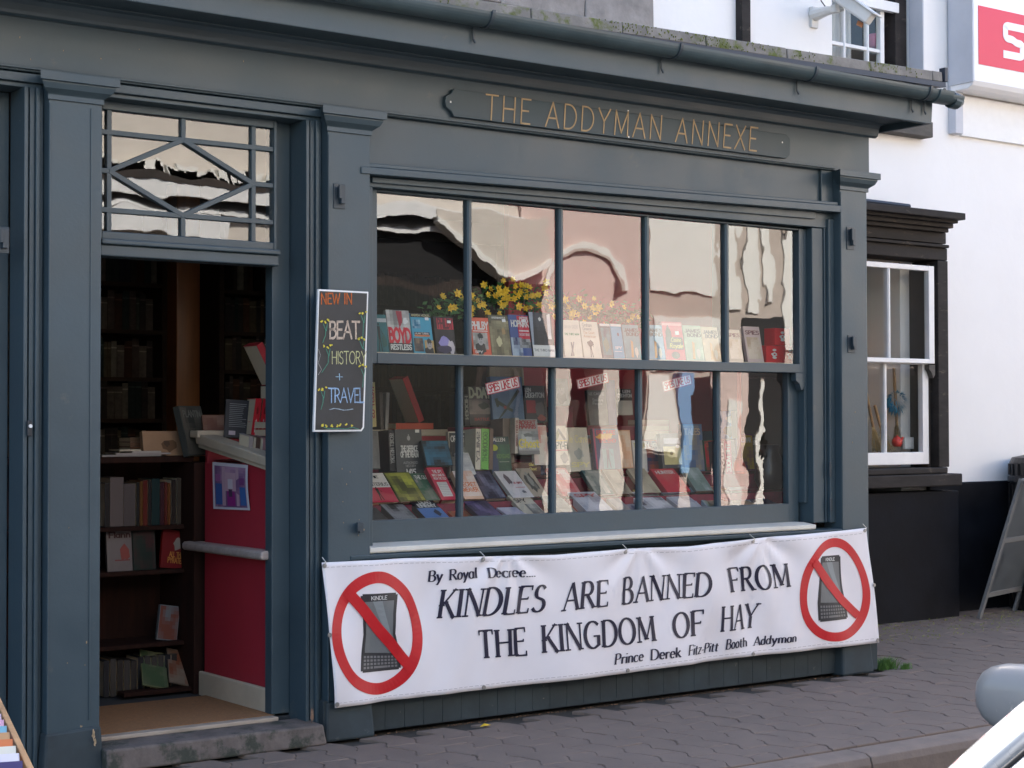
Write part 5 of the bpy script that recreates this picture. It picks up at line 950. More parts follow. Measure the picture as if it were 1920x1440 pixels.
def pr_lc(p): T(p, 'LE CARRE', .86, .93, (.35, .36, .36), .1, .9, .15); T(p, 'Smileys', .68, .76, (.35, .36, .36), .25, .8, .13); T(p, 'People', .58, .66, (.35, .36, .36), .25, .75, .13); p.photo(0, 0, 1, .45, (.05, .05, .05), (.10, .10, .10), 4)
def pr_lecarre(p): p.text('le Carre', .1, .66, .95, .82, (.68, .62, .30), wt=.13); p.blob(.5, .4, .25, .14, (.3, .32, .3), 3); T(p, 'SPY', .1, .2, (.66, .6, .3))
def pr_yfi(p): p.poly([(.1, .7), (.5, .95), (.6, .85), (.3, .6)], (.2, .2, .1)); p.poly([(.5, .95), (.95, .65), (.8, .6), (.4, .9)], (.12, .12, .12)); T(p, 'SPY-FI', .42, .58, (.05, .09, .07), .0, 1, .24); p.rect(0, .60, 1, .63, (.5, .36, .04)); p.rect(0, .36, 1, .39, (.5, .1, .12)); p.blob(.7, .18, .3, .15, (.2, .2, .2), 3)
def pr_gold(p): p.rect(.1, .1, .9, .62, (.45, .40, .18)); p.ell(.45, .42, .2, .13, (.62, .56, .26)); p.ell(.45, .42, .08, .05, (.2, .16, .06)); p.rect(.15, .7, .85, .86, (.4, .42, .5)); p.ell(.75, .62, .09, .05, W_)
def pr_mosaic(a, b, s=3, title=None, tc=W_):
    def f(p):
        p.photo(.03, .03, .97, .97, a, b, s); 
        if title: T(p, title, .78, .90, tc, .12, .88, .2)
    return f
def pr_spycold(p): T(p, 'THE SPY', .83, .91, W_, .25, .85); T(p, 'WHO CAME IN', .72, .79, W_, .12, .9); T(p, 'FROM THE COLD', .62, .68, W_, .12, .92); p.rect(.18, .1, .82, .54, (.56, .54, .5)); [p.rect(.22, .14 + i * .05, .78, .155 + i * .05, (.35, .33, .32)) for i in range(8)]
def pr_redwhite(p): p.rect(0, .5, 1, 1, (.58, .54, .48)); T(p, 'CRITERIUS', .56, .66, K_, .1, .95, .14); T(p, 'THE', .82, .9, K_, .3, .7); figure(p, .4, .25, .8)
def pr_secret(p): p.photo(0, .1, 1, 1, (.60, .34, .24), (.66, .55, .48), 5); T(p, 'SECRET', .45, .58, (.6, .16, .05), .1, .9, .2); T(p, 'WEAVER', .26, .39, (.6, .16, .05), .1, .9, .2)
def pr_enemy(p): p.rect(0, 0, 1, .62, (.08, .18, .40)); T(p, 'DEAD', .82, .94, W_, .3, .8, .24); T(p, 'ENEMY', .66, .79, W_, .15, .9, .24); p.blob(.7, .4, .14, .16, (.02, .03, .06), 3)
def pr_statue(p): p.blob(.5, .5, .36, .40, (.06, .06, .05), 4, 18); p.blob(.48, .55, .16, .26, (.26, .25, .22), 6); p.ell(.47, .8, .07, .05, (.28, .27, .24)); p.blob(.6, .35, .12, .14, (.16, .15, .13), 8)
def pr_white(p): p.blob(.35, .68, .16, .22, (.12, .09, .10), 4); p.rect(.45, .36, .9, .38, (.4, .08, .1)); T(p, 'A SPY', .5, .57, (.4, .05, .08), .5, .9); p.blob(.7, .2, .12, .06, (.15, .15, .18), 4)
def pr_spy(p): T(p, 'SPY', .68, .84, K_, .1, .62, .16); p.photo(.4, .1, .95, .6, (.14, .14, .13), (.4, .38, .34), 4, 5, 5)
def pr_palm(p): p.rect(0, .35, 1, 1, (.05, .22, .42)); p.blob(.6, .7, .3, .16, (.3, .45, .5), 4, 18); p.blob(.5, .25, .45, .22, (.05, .09, .02), 5); p.rect(.62, 0, 1, 1, (.22, .15, .05))
BK = [
 ('thick black hardback with white block title, in front of the crimson board', 744, 797, 883, .55, 6, .235, (.045, .05, .055), pr_realm, .055, 4),
 ('grey-green war history paperback with pale capitals, back row', 882, 926, 797, .72, 8, .195, (.05, .05, .045), pr_dday, .03, 0, 0, 'px'),
 ('tall blue hardback with a fighter aeroplane, back row', 926, 985, 806, .70, 7, .27, (.12, .2, .3), pr_plane, .03, 0, 0, 'px'),
 ('black paperback with red block beside the aeroplane book', 987, 1028, 792, .72, 8, .19, (.03, .03, .035), pr_len, .03, 0, 0, 'px'),
 ('sandy picture book behind the first red sticker', 920, 984, 742, .80, 5, .17, (.36, .29, .2), pr_mosaic((.36, .3, .2), (.25, .2, .15), 4), .02, 0, 0, 'px'),
 ('dark green and navy hardback leaning in the middle row', 925, 960, 880, .54, 12, .20, (.02, .05, .04), pr_green, .03, -6),
 ('hardback with large yellow title over a grey sea, middle row', 974, 1011, 852, .55, 8, .175, (.3, .3, .3), pr_ghost, .035, -4, 0, 'px'),
 ('grey portrait paperback behind the middle glazing bar', 1042, 1068, 760, .74, 8, .14, (.12, .12, .12), lambda p: (p.photo(0, 0, 1, 1, (.06, .06, .06), (.2, .2, .2), 2), face(p, .5, .45, 1.4)), .02, 0, 0, 'px'),
 ('cream spy-art hardback with green capitals', 1041, 1068, 872, .54, 10, .20, (.55, .5, .42), pr_yfi, .02, 0, 0, 'px'),
 ('red and white map book beside the grey stack', 1003, 1030, 872, .56, 8, .20, (.55, .48, .45), pr_mosaic((.55, .2, .18), (.6, .56, .5), 5), .02, 0, 0, 'px'),
 ('dark grey hardback with pale script, below the second sticker', 1106, 1141, 797, .72, 8, .185, (.06, .065, .065), pr_lc, .02, 0, 0, 'px'),
 ('purple-blue hardback with yellow bow, back row', 1142, 1158, 797, .73, 6, .24, (.05, .03, .16), pr_mosaic((.05, .03, .16), (.08, .05, .2), 4), .02, 0, 0, 'px'),
 ('pale paperback with black author band, back row', 1159, 1187, 778, .73, 6, .14, (.55, .5, .42), lambda p: (p.rect(0, .55, 1, 1, K_), T(p, 'LEN', .86, .95, W_, .4, .9), T(p, 'DEIGHTON', .68, .8, W_, .05, .98)), .02, 0, 0, 'px'),
 ('cream hardback with gold script in the middle row', 1070, 1109, 884, .54, 10, .225, (.50, .47, .40), pr_lecarre, .03, 0, 0, 'px'),
 ('dark blue-green annual with orange burst and running figure', 1118, 1166, 880, .54, 9, .21, (.06, .08, .16), pr_007, .02, 0, 0, 'px'),
 ('pale orange hardback just left of the third lower glazing bar', 1164, 1188, 878, .56, 9, .20, (.58, .32, .2), pr_mosaic((.6, .35, .22), (.62, .5, .4), 3), .02, 0, 0, 'px'),
 ('black book with gold medallion cover, fourth lower pane', 1243, 1284, 878, .54, 8, .185, (.03, .035, .05), pr_gold, .03, 0, 0, 'px'),
 ('blue painted hardback standing behind the gold medallion book', 1284, 1322, 884, .60, 6, .255, (.12, .16, .26), pr_mosaic((.10, .16, .30), (.36, .30, .2), 8, 'TALES', (.5, .4, .3)), .03, 0, 0, 'px'),
 ('blue holiday book with palm tree, fifth lower pane', 1353, 1384, 822, .62, 5, .15, (.05, .2, .4), pr_palm, .03, 0, 0, 'px'),
 ('tall grey book at the left edge of the lower window', 694, 713, 880, .52, 6, .18, (.10, .10, .10), pr_mosaic((.08, .08, .08), (.14, .14, .14), 2), .02, 0, 0, 'px'),
 ('black and blue picture book leaning behind the red-covered spy novel', 800, 850, 874, .50, 22, .13, (.03, .04, .04), pr_mosaic((.02, .02, .02), (.04, .14, .22), 6), .02, 0, 0, 'px'),
 # tilted rows
 ('white and red paperback lying at the far left of the display', 700, 748, 931, .345, 48, .19, (.45, .03, .06), pr_redwhite, .02, 0),
 ('olive and yellow picture book lying beside the white and red one', 752, 800, 928, .35, 50, .20, (.10, .11, .03), pr_mosaic((.09, .09, .03), (.40, .40, .06), 3), .02, 0),
 ('speckled green book lying under the black hardback', 800, 838, 929, .36, 50, .19, (.07, .13, .08), pr_mosaic((.05, .12, .07), (.30, .26, .25), 7, 'THE QUIET'), .02, 0),
 ('red spy novel with white text panel, tilted in the first lower pane', 829, 858, 931, .345, 42, .20, (.50, .04, .07), pr_spycold, .03, 0),
 ('pale orange novel with orange capitals, second lower pane', 872, 908, 926, .345, 40, .17, (.62, .40, .28), pr_secret, .03, 0),
 ('small white booklet behind the pale orange novel', 868, 893, 889, .45, 34, .12, (.56, .54, .52), pr_mosaic((.56, .54, .52), (.35, .35, .35), 6), .01, 0, 0, 'px'),
 ('dark navy book with light burst, tilted in the second lower pane', 912, 950, 928, .345, 48, .19, (.02, .02, .05), pr_mosaic((.01, .01, .03), (.16, .16, .24), 9), .02, 0),
 ('white novel with brown figure, tilted in the second lower pane', 962, 1002, 929, .35, 52, .20, (.55, .52, .52), pr_white, .02, 0),
 ('taupe book with dark statue picture, tilted by the middle bar', 1000, 1028, 926, .38, 48, .20, (.36, .30, .23), pr_statue, .03, 0),
 ('red comic-style spy paperback in the third lower pane', 1056, 1092, 926, .38, 46, .19, (.50, .05, .07), pr_mosaic((.5, .05, .07), (.55, .4, .38), 3, 'LE CARRE'), .02, 0),
 ('flowered teal paperback below the orange burst annual', 1118, 1152, 922, .38, 46, .17, (.06, .12, .12), pr_mosaic((.05, .1, .1), (.35, .35, .3), 12), .02, 0),
 ('grey wartime paperback behind the third lower bar', 1158, 1186, 921, .38, 46, .17, (.3, .27, .22), pr_mosaic((.3, .27, .2), (.14, .12, .1), 11), .02, 0),
 ('bright red thriller tilted in the fourth lower pane', 1252, 1296, 918, .38, 50, .18, (.52, .03, .05), pr_mosaic((.5, .03, .05), (.45, .08, .08), 4, 'HUNTER'), .03, 0),
 ('beige paperback left of the bright red thriller', 1208, 1240, 920, .38, 48, .18, (.42, .36, .26), pr_mosaic((.42, .36, .26), (.3, .25, .18), 4), .02, 0),
 ('sea-green picture book right of the bright red thriller', 1306, 1338, 915, .38, 45, .17, (.18, .22, .2), pr_mosaic((.14, .2, .18), (.3, .36, .36), 4), .02, 0),
 # front row, nearly flat
 ('black hardback nearest the glass in the bottom left corner', 700, 738, 968, .19, 66, .19, (.02, .02, .02), pr_mosaic((.012, .012, .014), (.05, .05, .05), 2), .03, 0),
 ('black photographic thriller with pale face, front row', 748, 792, 966, .19, 64, .20, (.02, .02, .025), pr_mosaic((.01, .01, .012), (.22, .22, .23), 5), .03, 0),
 ('black and blue thriller with white capitals, front row', 806, 850, 963, .19, 62, .20, (.02, .025, .03), pr_enemy, .03, 0),
 ('deep purple book with light streak, front row of second lower pane', 906, 950, 962, .19, 64, .19, (.025, .02, .06), pr_mosaic((.02, .015, .05), (.15, .12, .25), 9), .02, 0),
 ('lilac-white paperback lying nearly flat, front row', 962, 1000, 961, .18, 70, .14, (.42, .40, .50), pr_mosaic((.42, .4, .5), (.5, .48, .55), 9), .01, 0),
 ('cream paperback with black brush title, front row', 992, 1030, 960, .20, 60, .20, (.50, .45, .36), pr_spy, .02, 0),
 ('pale green photo book, front row of third lower pane', 1052, 1090, 958, .19, 62, .20, (.30, .32, .28), pr_mosaic((.3, .32, .28), (.15, .16, .14), 6), .02, 0),
 ('white-jacketed hardback with red spine lettering, third lower pane', 1108, 1158, 955, .20, 60, .21, (.50, .50, .54), pr_mosaic((.5, .5, .54), (.28, .28, .32), 3, 'SPY', (.4, .05, .06)), .04, 0),
 ('grey annual lying right of the white-jacketed hardback', 1166, 1190, 952, .22, 60, .18, (.32, .3, .28), pr_mosaic((.32, .3, .28), (.2, .2, .2), 3), .02, 0),
 ('white and black comic book lying in the fourth lower pane', 1222, 1274, 952, .20, 64, .22, (.55, .55, .58), pr_mosaic((.56, .55, .58), (.08, .08, .1), 13), .02, 0),
 ('pale sketch-covered paperback in the fourth lower pane', 1284, 1326, 950, .20, 64, .2, (.45, .45, .50), pr_mosaic((.46, .46, .5), (.2, .2, .26), 3), .02, 0),
 ('faded brown paperback lying flat in the fifth lower pane', 1358, 1396, 946, .20, 74, .19, (.26, .2, .14), pr_mosaic((.26, .2, .14), (.36, .3, .22), 3), .035, 0),
 ('tan hardback lying flat in the fifth lower pane', 1402, 1434, 944, .20, 76, .20, (.30, .22, .14), pr_mosaic((.3, .22, .14), (.2, .15, .1), 3), .04, 0),
 ('navy hardback with small sticker, nearest the right window jamb', 1440, 1472, 941, .20, 74, .20, (.02, .02, .055), lambda p: p.rect(.5, .7, .7, .8, W_), .045, 0)]
for b in BK: dbook(*b)
qx = random.Random(77)
CN = [('rust red', (.38, .07, .03)), ('ivory', (.56, .52, .42)), ('charcoal', (.04, .04, .045)), ('bottle green', (.02, .09, .05)), ('navy', (.02, .03, .10)), ('mustard', (.45, .30, .04)), ('plum', (.14, .03, .10)), ('pale blue', (.24, .34, .42)), ('brick orange', (.46, .16, .05)), ('grey', (.25, .25, .25)), ('white', (.60, .59, .56)), ('scarlet', (.52, .02, .03)), ('olive', (.14, .15, .05))]
PN = ['first', 'second', 'third', 'fourth', 'fifth']; ex_ = [(872, 1), (1010, 1), (1098, 2), (1148, 2), (1188, 3), (1232, 3), (1300, 3), (1345, 4), (1386, 4), (1420, 4)]
for k, (px_, pn_) in enumerate(ex_):
    n_, c_ = CN[k % len(CN)]; c2 = CN[(k * 5 + 3) % len(CN)][1]
    dbook('%s paperback tucked low behind the front row, %s lower pane' % (n_, PN[pn_]), px_ - 17, px_ + 17, 944 if pn_ > 2 else 948, .285, 56, qx.uniform(.16, .19), c_, pr_mosaic(c_, c2, k + 3, qx.choice(['SPIES', 'AGENT', 'ENIGMA', 'STASI', None]), qx.choice([W_, K_, (.5, .4, .1)])), qx.uniform(.015, .035), qx.uniform(-10, 10), qx.uniform(-7, 7))
ex2 = [(860, 1, .62), (1030, 1, .62), (1112, 2, .60), (1204, 3, .60), (1226, 3, .61), (1338, 4, .60), (1400, 4, .60), (1424, 4, .62), (1452, 4, .60), (1060, 2, .62)]
for k, (px_, pn_, y_) in enumerate(ex2):
    n_, c_ = CN[(k * 3 + 1) % len(CN)]; c2 = CN[(k * 7 + 2) % len(CN)][1]
    dbook('%s hardback standing behind the middle row, %s lower pane' % (n_, PN[pn_]), px_ - 15, px_ + 15, 874 if pn_ < 4 else 890, y_, qx.uniform(5, 14), qx.uniform(.17, .235), c_, pr_mosaic(c_, c2, k + 20, qx.choice(['ORIENT', 'COLD WAR', 'CODES', 'THE FIXER', 'BERLIN']), qx.choice([W_, (.55, .45, .1), (.5, .1, .05)])), .03, qx.uniform(-9, 9), qx.uniform(-3, 3))
# spine-out and flat books in the display
def solid(label, p0, dims, col, rot=(0, 0, 0), group=None, bands=None):
    root = empty('book', p0, label, 'book', group); root.rotation_euler = [R(a) for a in rot]; w_, d_, h_ = dims; m = MB()
    m.box(0, w_, 0, d_, 0, .002, col); m.box(0, w_, 0, d_, h_ - .002, h_, col); m.box(0, w_, 0, .002, .002, h_ - .002, col)
    m.build('cover', BM, root, local=True, colors=True); m = MB(); m.box(.002, w_ - .002, .003, d_ - .002, .0024, h_ - .0024); m.build('page_block', M['pages'], root, local=True)
    if bands: p = PR(lambda u, v, k: Vector((u * w_, -.0004 - .0003 * k, v * h_))); bands(p); p.build('spine_print', BM, root, local=True, colors=True, kind='stuff')
    return root
def upright(label, l, r, t, b, y, col, txt=None, tc=W_, group='books standing spine out in the display', roll=0):
    a = at(l, b, y); c_ = at(r, b, y); h = at(l, t, y).z - a.z; root = empty('book', (a.x, y, a.z), label, 'book', group); wd = c_.x - a.x; m = MB()
    m.box(0, .002, 0, .13, 0, h, col); m.box(wd - .002, wd, 0, .13, 0, h, col); m.box(.002, wd - .002, 0, .002, 0, h, col); m.build('cover', BM, root, local=True, colors=True)
    m = MB(); m.box(.0024, wd - .0024, .003, .128, .002, h - .002); m.build('page_block', M['pages'], root, local=True)
    if txt: p = PR(lambda u, v, k: Vector(((1 - v) * wd, -.0005 - .0003 * k, (u) * h))); p.text(txt, .92, .25, .2, .8, tc, wt=.2); p.build('spine_print', BM, root, local=True, colors=True, kind='stuff')
    root.rotation_euler = (R(-4), R(roll), 0); return root
upright('white spine with grey lettering beside the bright green spine', 891, 901, 803, 880, .53, (.50, .48, .40), 'SMILEY', (.15, .15, .15), roll=4)
upright('bright green spine in the middle row of the display', 902, 916, 803, 880, .53, (.12, .38, .06), 'GOODNIGHT', (.05, .15, .03), roll=4)
upright('narrow brown spine right of the bright green one', 917, 924, 803, 880, .53, (.12, .07, .05), roll=4)
upright('white spine of the yellow-titled book', 966, 973, 783, 850, .56, (.5, .46, .40), 'ROBERT HARRIS', (.2, .05, .05), roll=3)
upright('wide taupe box file left of the yellow-titled book', 944, 965, 784, 878, .60, (.20, .16, .13), roll=2)
upright('black spine at the left end of the back row', 872, 881, 738, 798, .72, (.03, .03, .03), 'HIDDEN', (.3, .3, .25))
upright('yellow spine with red capitals at the far left edge', 694, 706, 716, 800, .72, (.56, .46, .2), 'TRUST US', (.4, .03, .05))
upright('thin dark spine behind the yellow one', 714, 720, 735, 805, .86, (.10, .08, .07), roll=0); upright('thin silver spine beside the thin dark one', 722, 728, 735, 805, .86, (.3, .28, .26), roll=5)
upright('black spine with white dots in the fifth lower pane', 1354, 1361, 826, 898, .50, (.02, .02, .03), 'DRIVE'); upright('red and violet spine in the fifth lower pane', 1362, 1374, 826, 898, .50, (.48, .03, .10), 'THE MOLE', (.6, .5, .5))
upright('dark blue upright behind the fourth lower bar', 1322, 1338, 808, 862, .70, (.02, .04, .06)); upright('black spine of the thick black hardback stack at left', 731, 743, 806, 884, .56, (.02, .022, .026), 'SECRET HISTORY', (.3, .3, .3))
p = at(741, 808, .87); solid('orange-red book lying flat on the cream rail', (p.x, .862, 1.297), (.22, .12, .030), (.50, .07, .03), group='red books on the cream rail')
q = solid('red book leaning on the flat orange-red one', (at(790, 795, .88).x, .90, 1.328), (.034, .13, .24), (.48, .025, .03), (0, -24, 0), 'red books on the cream rail')
for k, (l, r, y0, lb) in enumerate(((1206, 1254, .72, 'pinkish flat book on top of the beige pile'), (1206, 1254, .72, 'beige flat book under the pinkish one'))):
    p = at(l, 795, y0); c_ = at(r, 795, y0); solid(lb, (p.x, y0, p.z - .005 - .030 * k + .0), (c_.x - p.x, .13, .027), ((.42, .28, .2), (.45, .36, .25))[k])
m = MB(); a = at(1206, 812, .72); b = at(1254, 812, .72); m.box(a.x, b.x, .72, .86, 1.16, at(1206, 795, .72).z - .037); m.build('riser_block', M['cream_trim'], dsp)
for k in range(3):
    p = at(958, 876, .57); c_ = at(1014, 876, .57); solid(('lowest', 'middle', 'top')[k] + ' brown flat book under the yellow-titled hardback', (p.x, .57, 1.065 + k * .022), (c_.x - p.x, .13, .021), (.14, .07, .05), bands=(lambda p: p.text('Ghost', .6, .2, .85, .8, (.6, .5, .15), wt=.2)) if k else None)
# boxes that lift the back row
m = MB()
for l, r, b, y in ((868, 1030, 800, .73), (1040, 1070, 761, .76), (1104, 1188, 798, .74), (1352, 1386, 824, .64), (1318, 1340, 864, .72)):
    a = at(l, b, y); c_ = at(r, b, y); mm = MB(); mm.box(a.x - .01, c_.x + .01, y - .005, .855, 1.165, a.z - .003); mm.build('cloth_block', M['maroon'], dsp, bevel=.004)
# red cord and dark pot in the right-hand pane
m = MB(); a = at(1386, 695, .55); b = at(1386, 868, .55); m.tube([a, b], .012, 10); m.lathe([(0, 0), (.05, 0), (.045, .06), (.02, .12), (0, .13)], (b.x, .55, b.z - .10), 14); o = m.build('lamp_stem', M['red_plastic'], None, smooth=True); tag(o, 'red lamp with slender stem in the fifth lower pane', 'lamp')
m = MB(); a = at(1444, 932, .42); m.lathe([(0, 0), (.06, .0), (.085, .05), (.08, .12), (.05, .20), (.055, .24), (0, .24)], (a.x, .42, .965), 18); o = m.build('black_vase', M['bin'], None, smooth=True); tag(o, 'black vase behind the navy book near the right jamb', 'vase')
# stickers on the inside of the lower panes
for lb, TL, TR, BR, BL in (('red and white paper sticker in the second lower pane', (910, 719), (971, 705), (975, 726), (914, 741)), ('red and white paper sticker in the third lower pane', (1081, 712), (1139, 697), (1141, 717), (1084, 730)), ('red and white paper sticker in the fourth lower pane', (1241, 715), (1294, 702), (1297, 720), (1245, 735))):
    y = .152; q = [Vector(at(*c_, y)) for c_ in (BL, BR, TR, TL)]; root = empty('window_sticker', q[0], lb, 'sticker', 'stickers on the lower panes'); m = MB(); m.add(q + [v + Vector((0, .0006, 0)) for v in q], [(0, 1, 2, 3), (4, 5, 6, 7)], (.60, .58, .58)); m.build('paper', BM, root, colors=True)
    f = quadfn(q[3], q[2], q[1], q[0]); p = PR(lambda u, v, k: f(u, v) - Vector((0, .0006 + .0002 * k, 0))); RD = (.42, .03, .05)
    p.text('SPIES LIKE US', .06, .2, .94, .82, RD, wt=.2, gap=.07)
    for r_ in ((0, 0, 1, .07), (0, .93, 1, 1), (0, 0, .02, 1), (.98, 0, 1, 1)): p.rect(*r_, RD)
    p.build('sticker_print', BM, root, colors=True, kind='stuff')
# flower garland along the back of the upper shelf
gl_ = empty('flower_garland', (4.9, .36, 1.80), 'garland of yellow silk flowers and green leaves behind the upper shelf paperbacks', 'garland')
path = [(800, 592), (850, 575), (905, 560), (960, 558), (1000, 560), (1045, 572), (1080, 580), (1120, 588), (1165, 592), (1205, 600)]
lm = MB(); lm.raw = True; fl = MB(); fl.raw = True
def gp(t): 
    s = t * (len(path) - 1); i = min(int(s), len(path) - 2); f = s - i; return at(path[i][0] * (1 - f) + path[i + 1][0] * f, path[i][1] * (1 - f) + path[i + 1][1] * f, .36)
mt_ = MB(); mt_.tube([gp(i / 24) for i in range(25)], .005, 6); mt_.build('stem', M['leaf'], gl_)
for k in range(1500):
    c_ = gp(rnd.random()) + Vector((rnd.gauss(0, .02), rnd.gauss(0, .028), rnd.gauss(0, .030))); d = Vector((rnd.gauss(0, 1), rnd.gauss(0, 1), rnd.gauss(0, 1))).normalized(); e = d.orthogonal().normalized(); s = rnd.uniform(.018, .040)
    lm.add([c_, c_ + d * s * .5 + e * s * .3, c_ + d * s, c_ + d * s * .5 - e * s * .3], [(0, 1, 2, 3)])
lm.build('leaves', M['leaf'], gl_, kind='stuff')
for k in range(95):
    c_ = gp(min(1, abs(rnd.betavariate(1.3, 2.0)))) + Vector((rnd.gauss(0, .012), -.035 + rnd.gauss(0, .015), rnd.gauss(.008, .038))); f = MB(); f.raw = True
    ax = Vector((rnd.uniform(-.6, .3), -1, rnd.uniform(-.2, .5))).normalized(); u = ax.orthogonal().normalized(); v = ax.cross(u); s = rnd.uniform(.012, .021)
    for i in range(6):
        a = 2 * math.pi * i / 6; d1 = u * math.cos(a) + v * math.sin(a); d2 = u * math.cos(a + .5) + v * math.sin(a + .5); d3 = u * math.cos(a - .5) + v * math.sin(a - .5)
        f.add([c_, c_ + d3 * s * .7 + ax * s * .25, c_ + d1 * s * 1.15 + ax * s * .45, c_ + d2 * s * .7 + ax * s * .25], [(0, 1, 2, 3)])
    f.tube([c_, c_ + ax * s * .6], [s * .2, s * .26], 6); f.build('flower', M['petal'], gl_)
# ================================================================ INSIDE THE DOORWAY
dm = MB(); dm.box(2.64, 3.43, .145, .78, .096, .106); o = dm.build('doormat', M['mat'], None); tag(o, 'brown coir doormat just inside the open doorway', 'doormat')
# low bookcase with a table top at the end of the crimson board
bc = empty('low_bookcase', (3.1, 1.05, .1), 'dark stained low bookcase facing the doorway, loaded with books on top', 'bookcase')
BX0, BX1, BY0, BY1 = 2.55, 3.425, 1.0, 1.28
part('top_board', M['wood_dark'], bc, (BX0, BX1 + .03, BY0 - .04, BY1, 1.150, 1.178)); part('end_post', M['wood_dark'], bc, (3.428, 3.53, .90, 1.28, .096, 1.149)); part('end_post', M['wood_dark'], bc, (BX0, BX0 + .03, BY0, BY1, .096, 1.149))
part('back_panel', M['wood_dark'], bc, (BX0 + .031, 3.427, BY1 - .02, BY1 - .001, .096, 1.149))
SH = [.862, .660, .330]
for z in SH: part('shelf', M['wood_dark'], bc, (BX0 + .031, 3.427, BY0, BY1 - .021, z - .02, z))
GRP = 'books in the low bookcase by the doorway'  # covers in this group are darkened to carry the doorway shade
def xat(px, y): return at(px, 950, y).x
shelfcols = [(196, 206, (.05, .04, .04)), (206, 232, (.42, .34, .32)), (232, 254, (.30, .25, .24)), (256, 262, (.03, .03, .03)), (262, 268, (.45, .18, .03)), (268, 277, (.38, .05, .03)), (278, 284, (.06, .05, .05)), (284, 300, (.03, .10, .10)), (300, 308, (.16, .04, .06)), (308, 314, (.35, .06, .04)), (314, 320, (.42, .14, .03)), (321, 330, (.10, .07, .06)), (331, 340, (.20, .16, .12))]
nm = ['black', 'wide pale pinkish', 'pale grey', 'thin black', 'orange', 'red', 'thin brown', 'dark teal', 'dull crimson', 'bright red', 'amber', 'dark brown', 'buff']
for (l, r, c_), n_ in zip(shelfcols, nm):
    c_ = tuple(v * .28 for v in c_)  # shade of the doorway put into the spine colours
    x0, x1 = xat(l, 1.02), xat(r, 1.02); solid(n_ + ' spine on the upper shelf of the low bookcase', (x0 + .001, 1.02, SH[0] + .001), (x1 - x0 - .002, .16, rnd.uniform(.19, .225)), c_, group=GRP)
def pr_flan(p): T(p, 'Flann', .82, .95, (.04, .01, .01), .1, .95, .2); p.blob(.7, .45, .25, .22, (.25, .06, .05), 4); p.rect(.3, .25, .9, .28, (.2, .05, .05))
def pr_red2(p): p.rect(0, 0, 1, 1, (.15, .010, .012)); p.blob(.6, .65, .22, .2, (.26, .23, .2), 7); T(p, 'ALL THE', .3, .42, (.5, .22, .05), .3, .8); T(p, 'PYRATES', .14, .27, (.5, .22, .05), .25, .85)
x0 = xat(204, 1.02); book('white paperback with red drawing, middle shelf of the low bookcase', x0 + .06, 1.03, SH[1] + .001, .12, .185, .02, 6, 0, 0, (.17, .15, .145), pr_flan, group=GRP)
book('dark green paperback, middle shelf of the low bookcase', x0 + .18, 1.03, SH[1] + .001, .11, .18, .02, 6, 0, 0, (.012, .025, .02), pr_mosaic((.012, .025, .02), (.05, .02, .02), 3), group=GRP)
book('red paperback with white face, middle shelf of the low bookcase', x0 + .32, 1.03, SH[1] + .001, .13, .175, .02, 8, 0, 8, (.3, .02, .02), pr_red2, group=GRP)
book('blue-grey paperback leaning on the low shelf of the low bookcase', 3.36, 1.04, SH[2] + .001, .10, .16, .02, 8, 0, 10, (.16, .18, .19), pr_mosaic((.16, .18, .19), (.18, .06, .04), 5), group=GRP)
for k in range(11):
    x = 3.05 + k * .033; solid(['leftmost', 'second', 'third', 'fourth', 'fifth', 'middle', 'seventh', 'eighth', 'ninth', 'tenth', 'rightmost'][k] + ' small pale-topped spine on the bottom of the low bookcase', (x, 1.03, .10), (.026, .14, rnd.uniform(.15, .17)), rnd.choice([(.035, .03, .028), (.055, .05, .045), (.02, .02, .024)]), group='alike small spines on the bottom of the low bookcase')
book('yellow-green magazine propped against the bottom row', 3.27, .96, .135, .13, .19, .008, 38, 0, 14, (.15, .16, .08), pr_mosaic((.15, .16, .10), (.06, .10, .05), 5), group=GRP); book('orange and cream magazine propped against the bottom row', 3.40, .95, .135, .14, .19, .008, 40, 0, 16, (.20, .15, .11), pr_mosaic((.21, .17, .13), (.18, .06, .03), 8), group=GRP)
part('magazine_ledge', M['wood_dark'], bc, (3.1, 3.427, .92, 1.0, .108, .128))
# things on top of the low bookcase
GT = 'books and papers on top of the low bookcase'
a = at(270, 845, 1.03); b = at(350, 845, 1.03)
bk = empty('box_file', (a.x, 1.03, 1.179), 'tan cardboard-covered book propped on the low bookcase', 'book', GT); wd = b.x - a.x
m = MB(); m.box(0, wd, 0, .03, 0, .115, (.36, .22, .13)); m.build('cover', BM, bk, local=True, colors=True); p = PR(lambda u, v, k: Vector((u * wd, -.0005 - .0003 * k, v * .115))); p.blob(.6, .4, .2, .26, (.16, .09, .05), 5); p.blob(.55, .5, .1, .15, (.10, .06, .04), 8); p.build('cover_print', BM, bk, local=True, colors=True, kind='stuff'); bk.name = 'book'
bk.rotation_euler = (R(-10), 0, 0)
for k in range(4): solid(('lowest', 'second', 'third', 'top')[k] + ' brown book of the pile behind the tan card-covered one', (xat(242, 1.15), 1.14, 1.179 + k * .021), (.12, .13, .020), (.22 - .02 * k, .10, .06), group=GT)
for k, (l, r, z) in enumerate(((190, 300, 0), (215, 318, .008), (246, 300, .016), (222, 262, .024))): solid(('broad grey paper sheaf', 'grey brochure stack', 'pale brochure', 'cream leaflet')[k] + ' lying on top of the low bookcase', (xat(l, .98), .97, 1.179 + z), (xat(r, .98) - xat(l, .98), .12, .0075), [(.28, .26, .24), (.34, .3, .28), (.42, .38, .34), (.45, .4, .3)][k], group=GT)
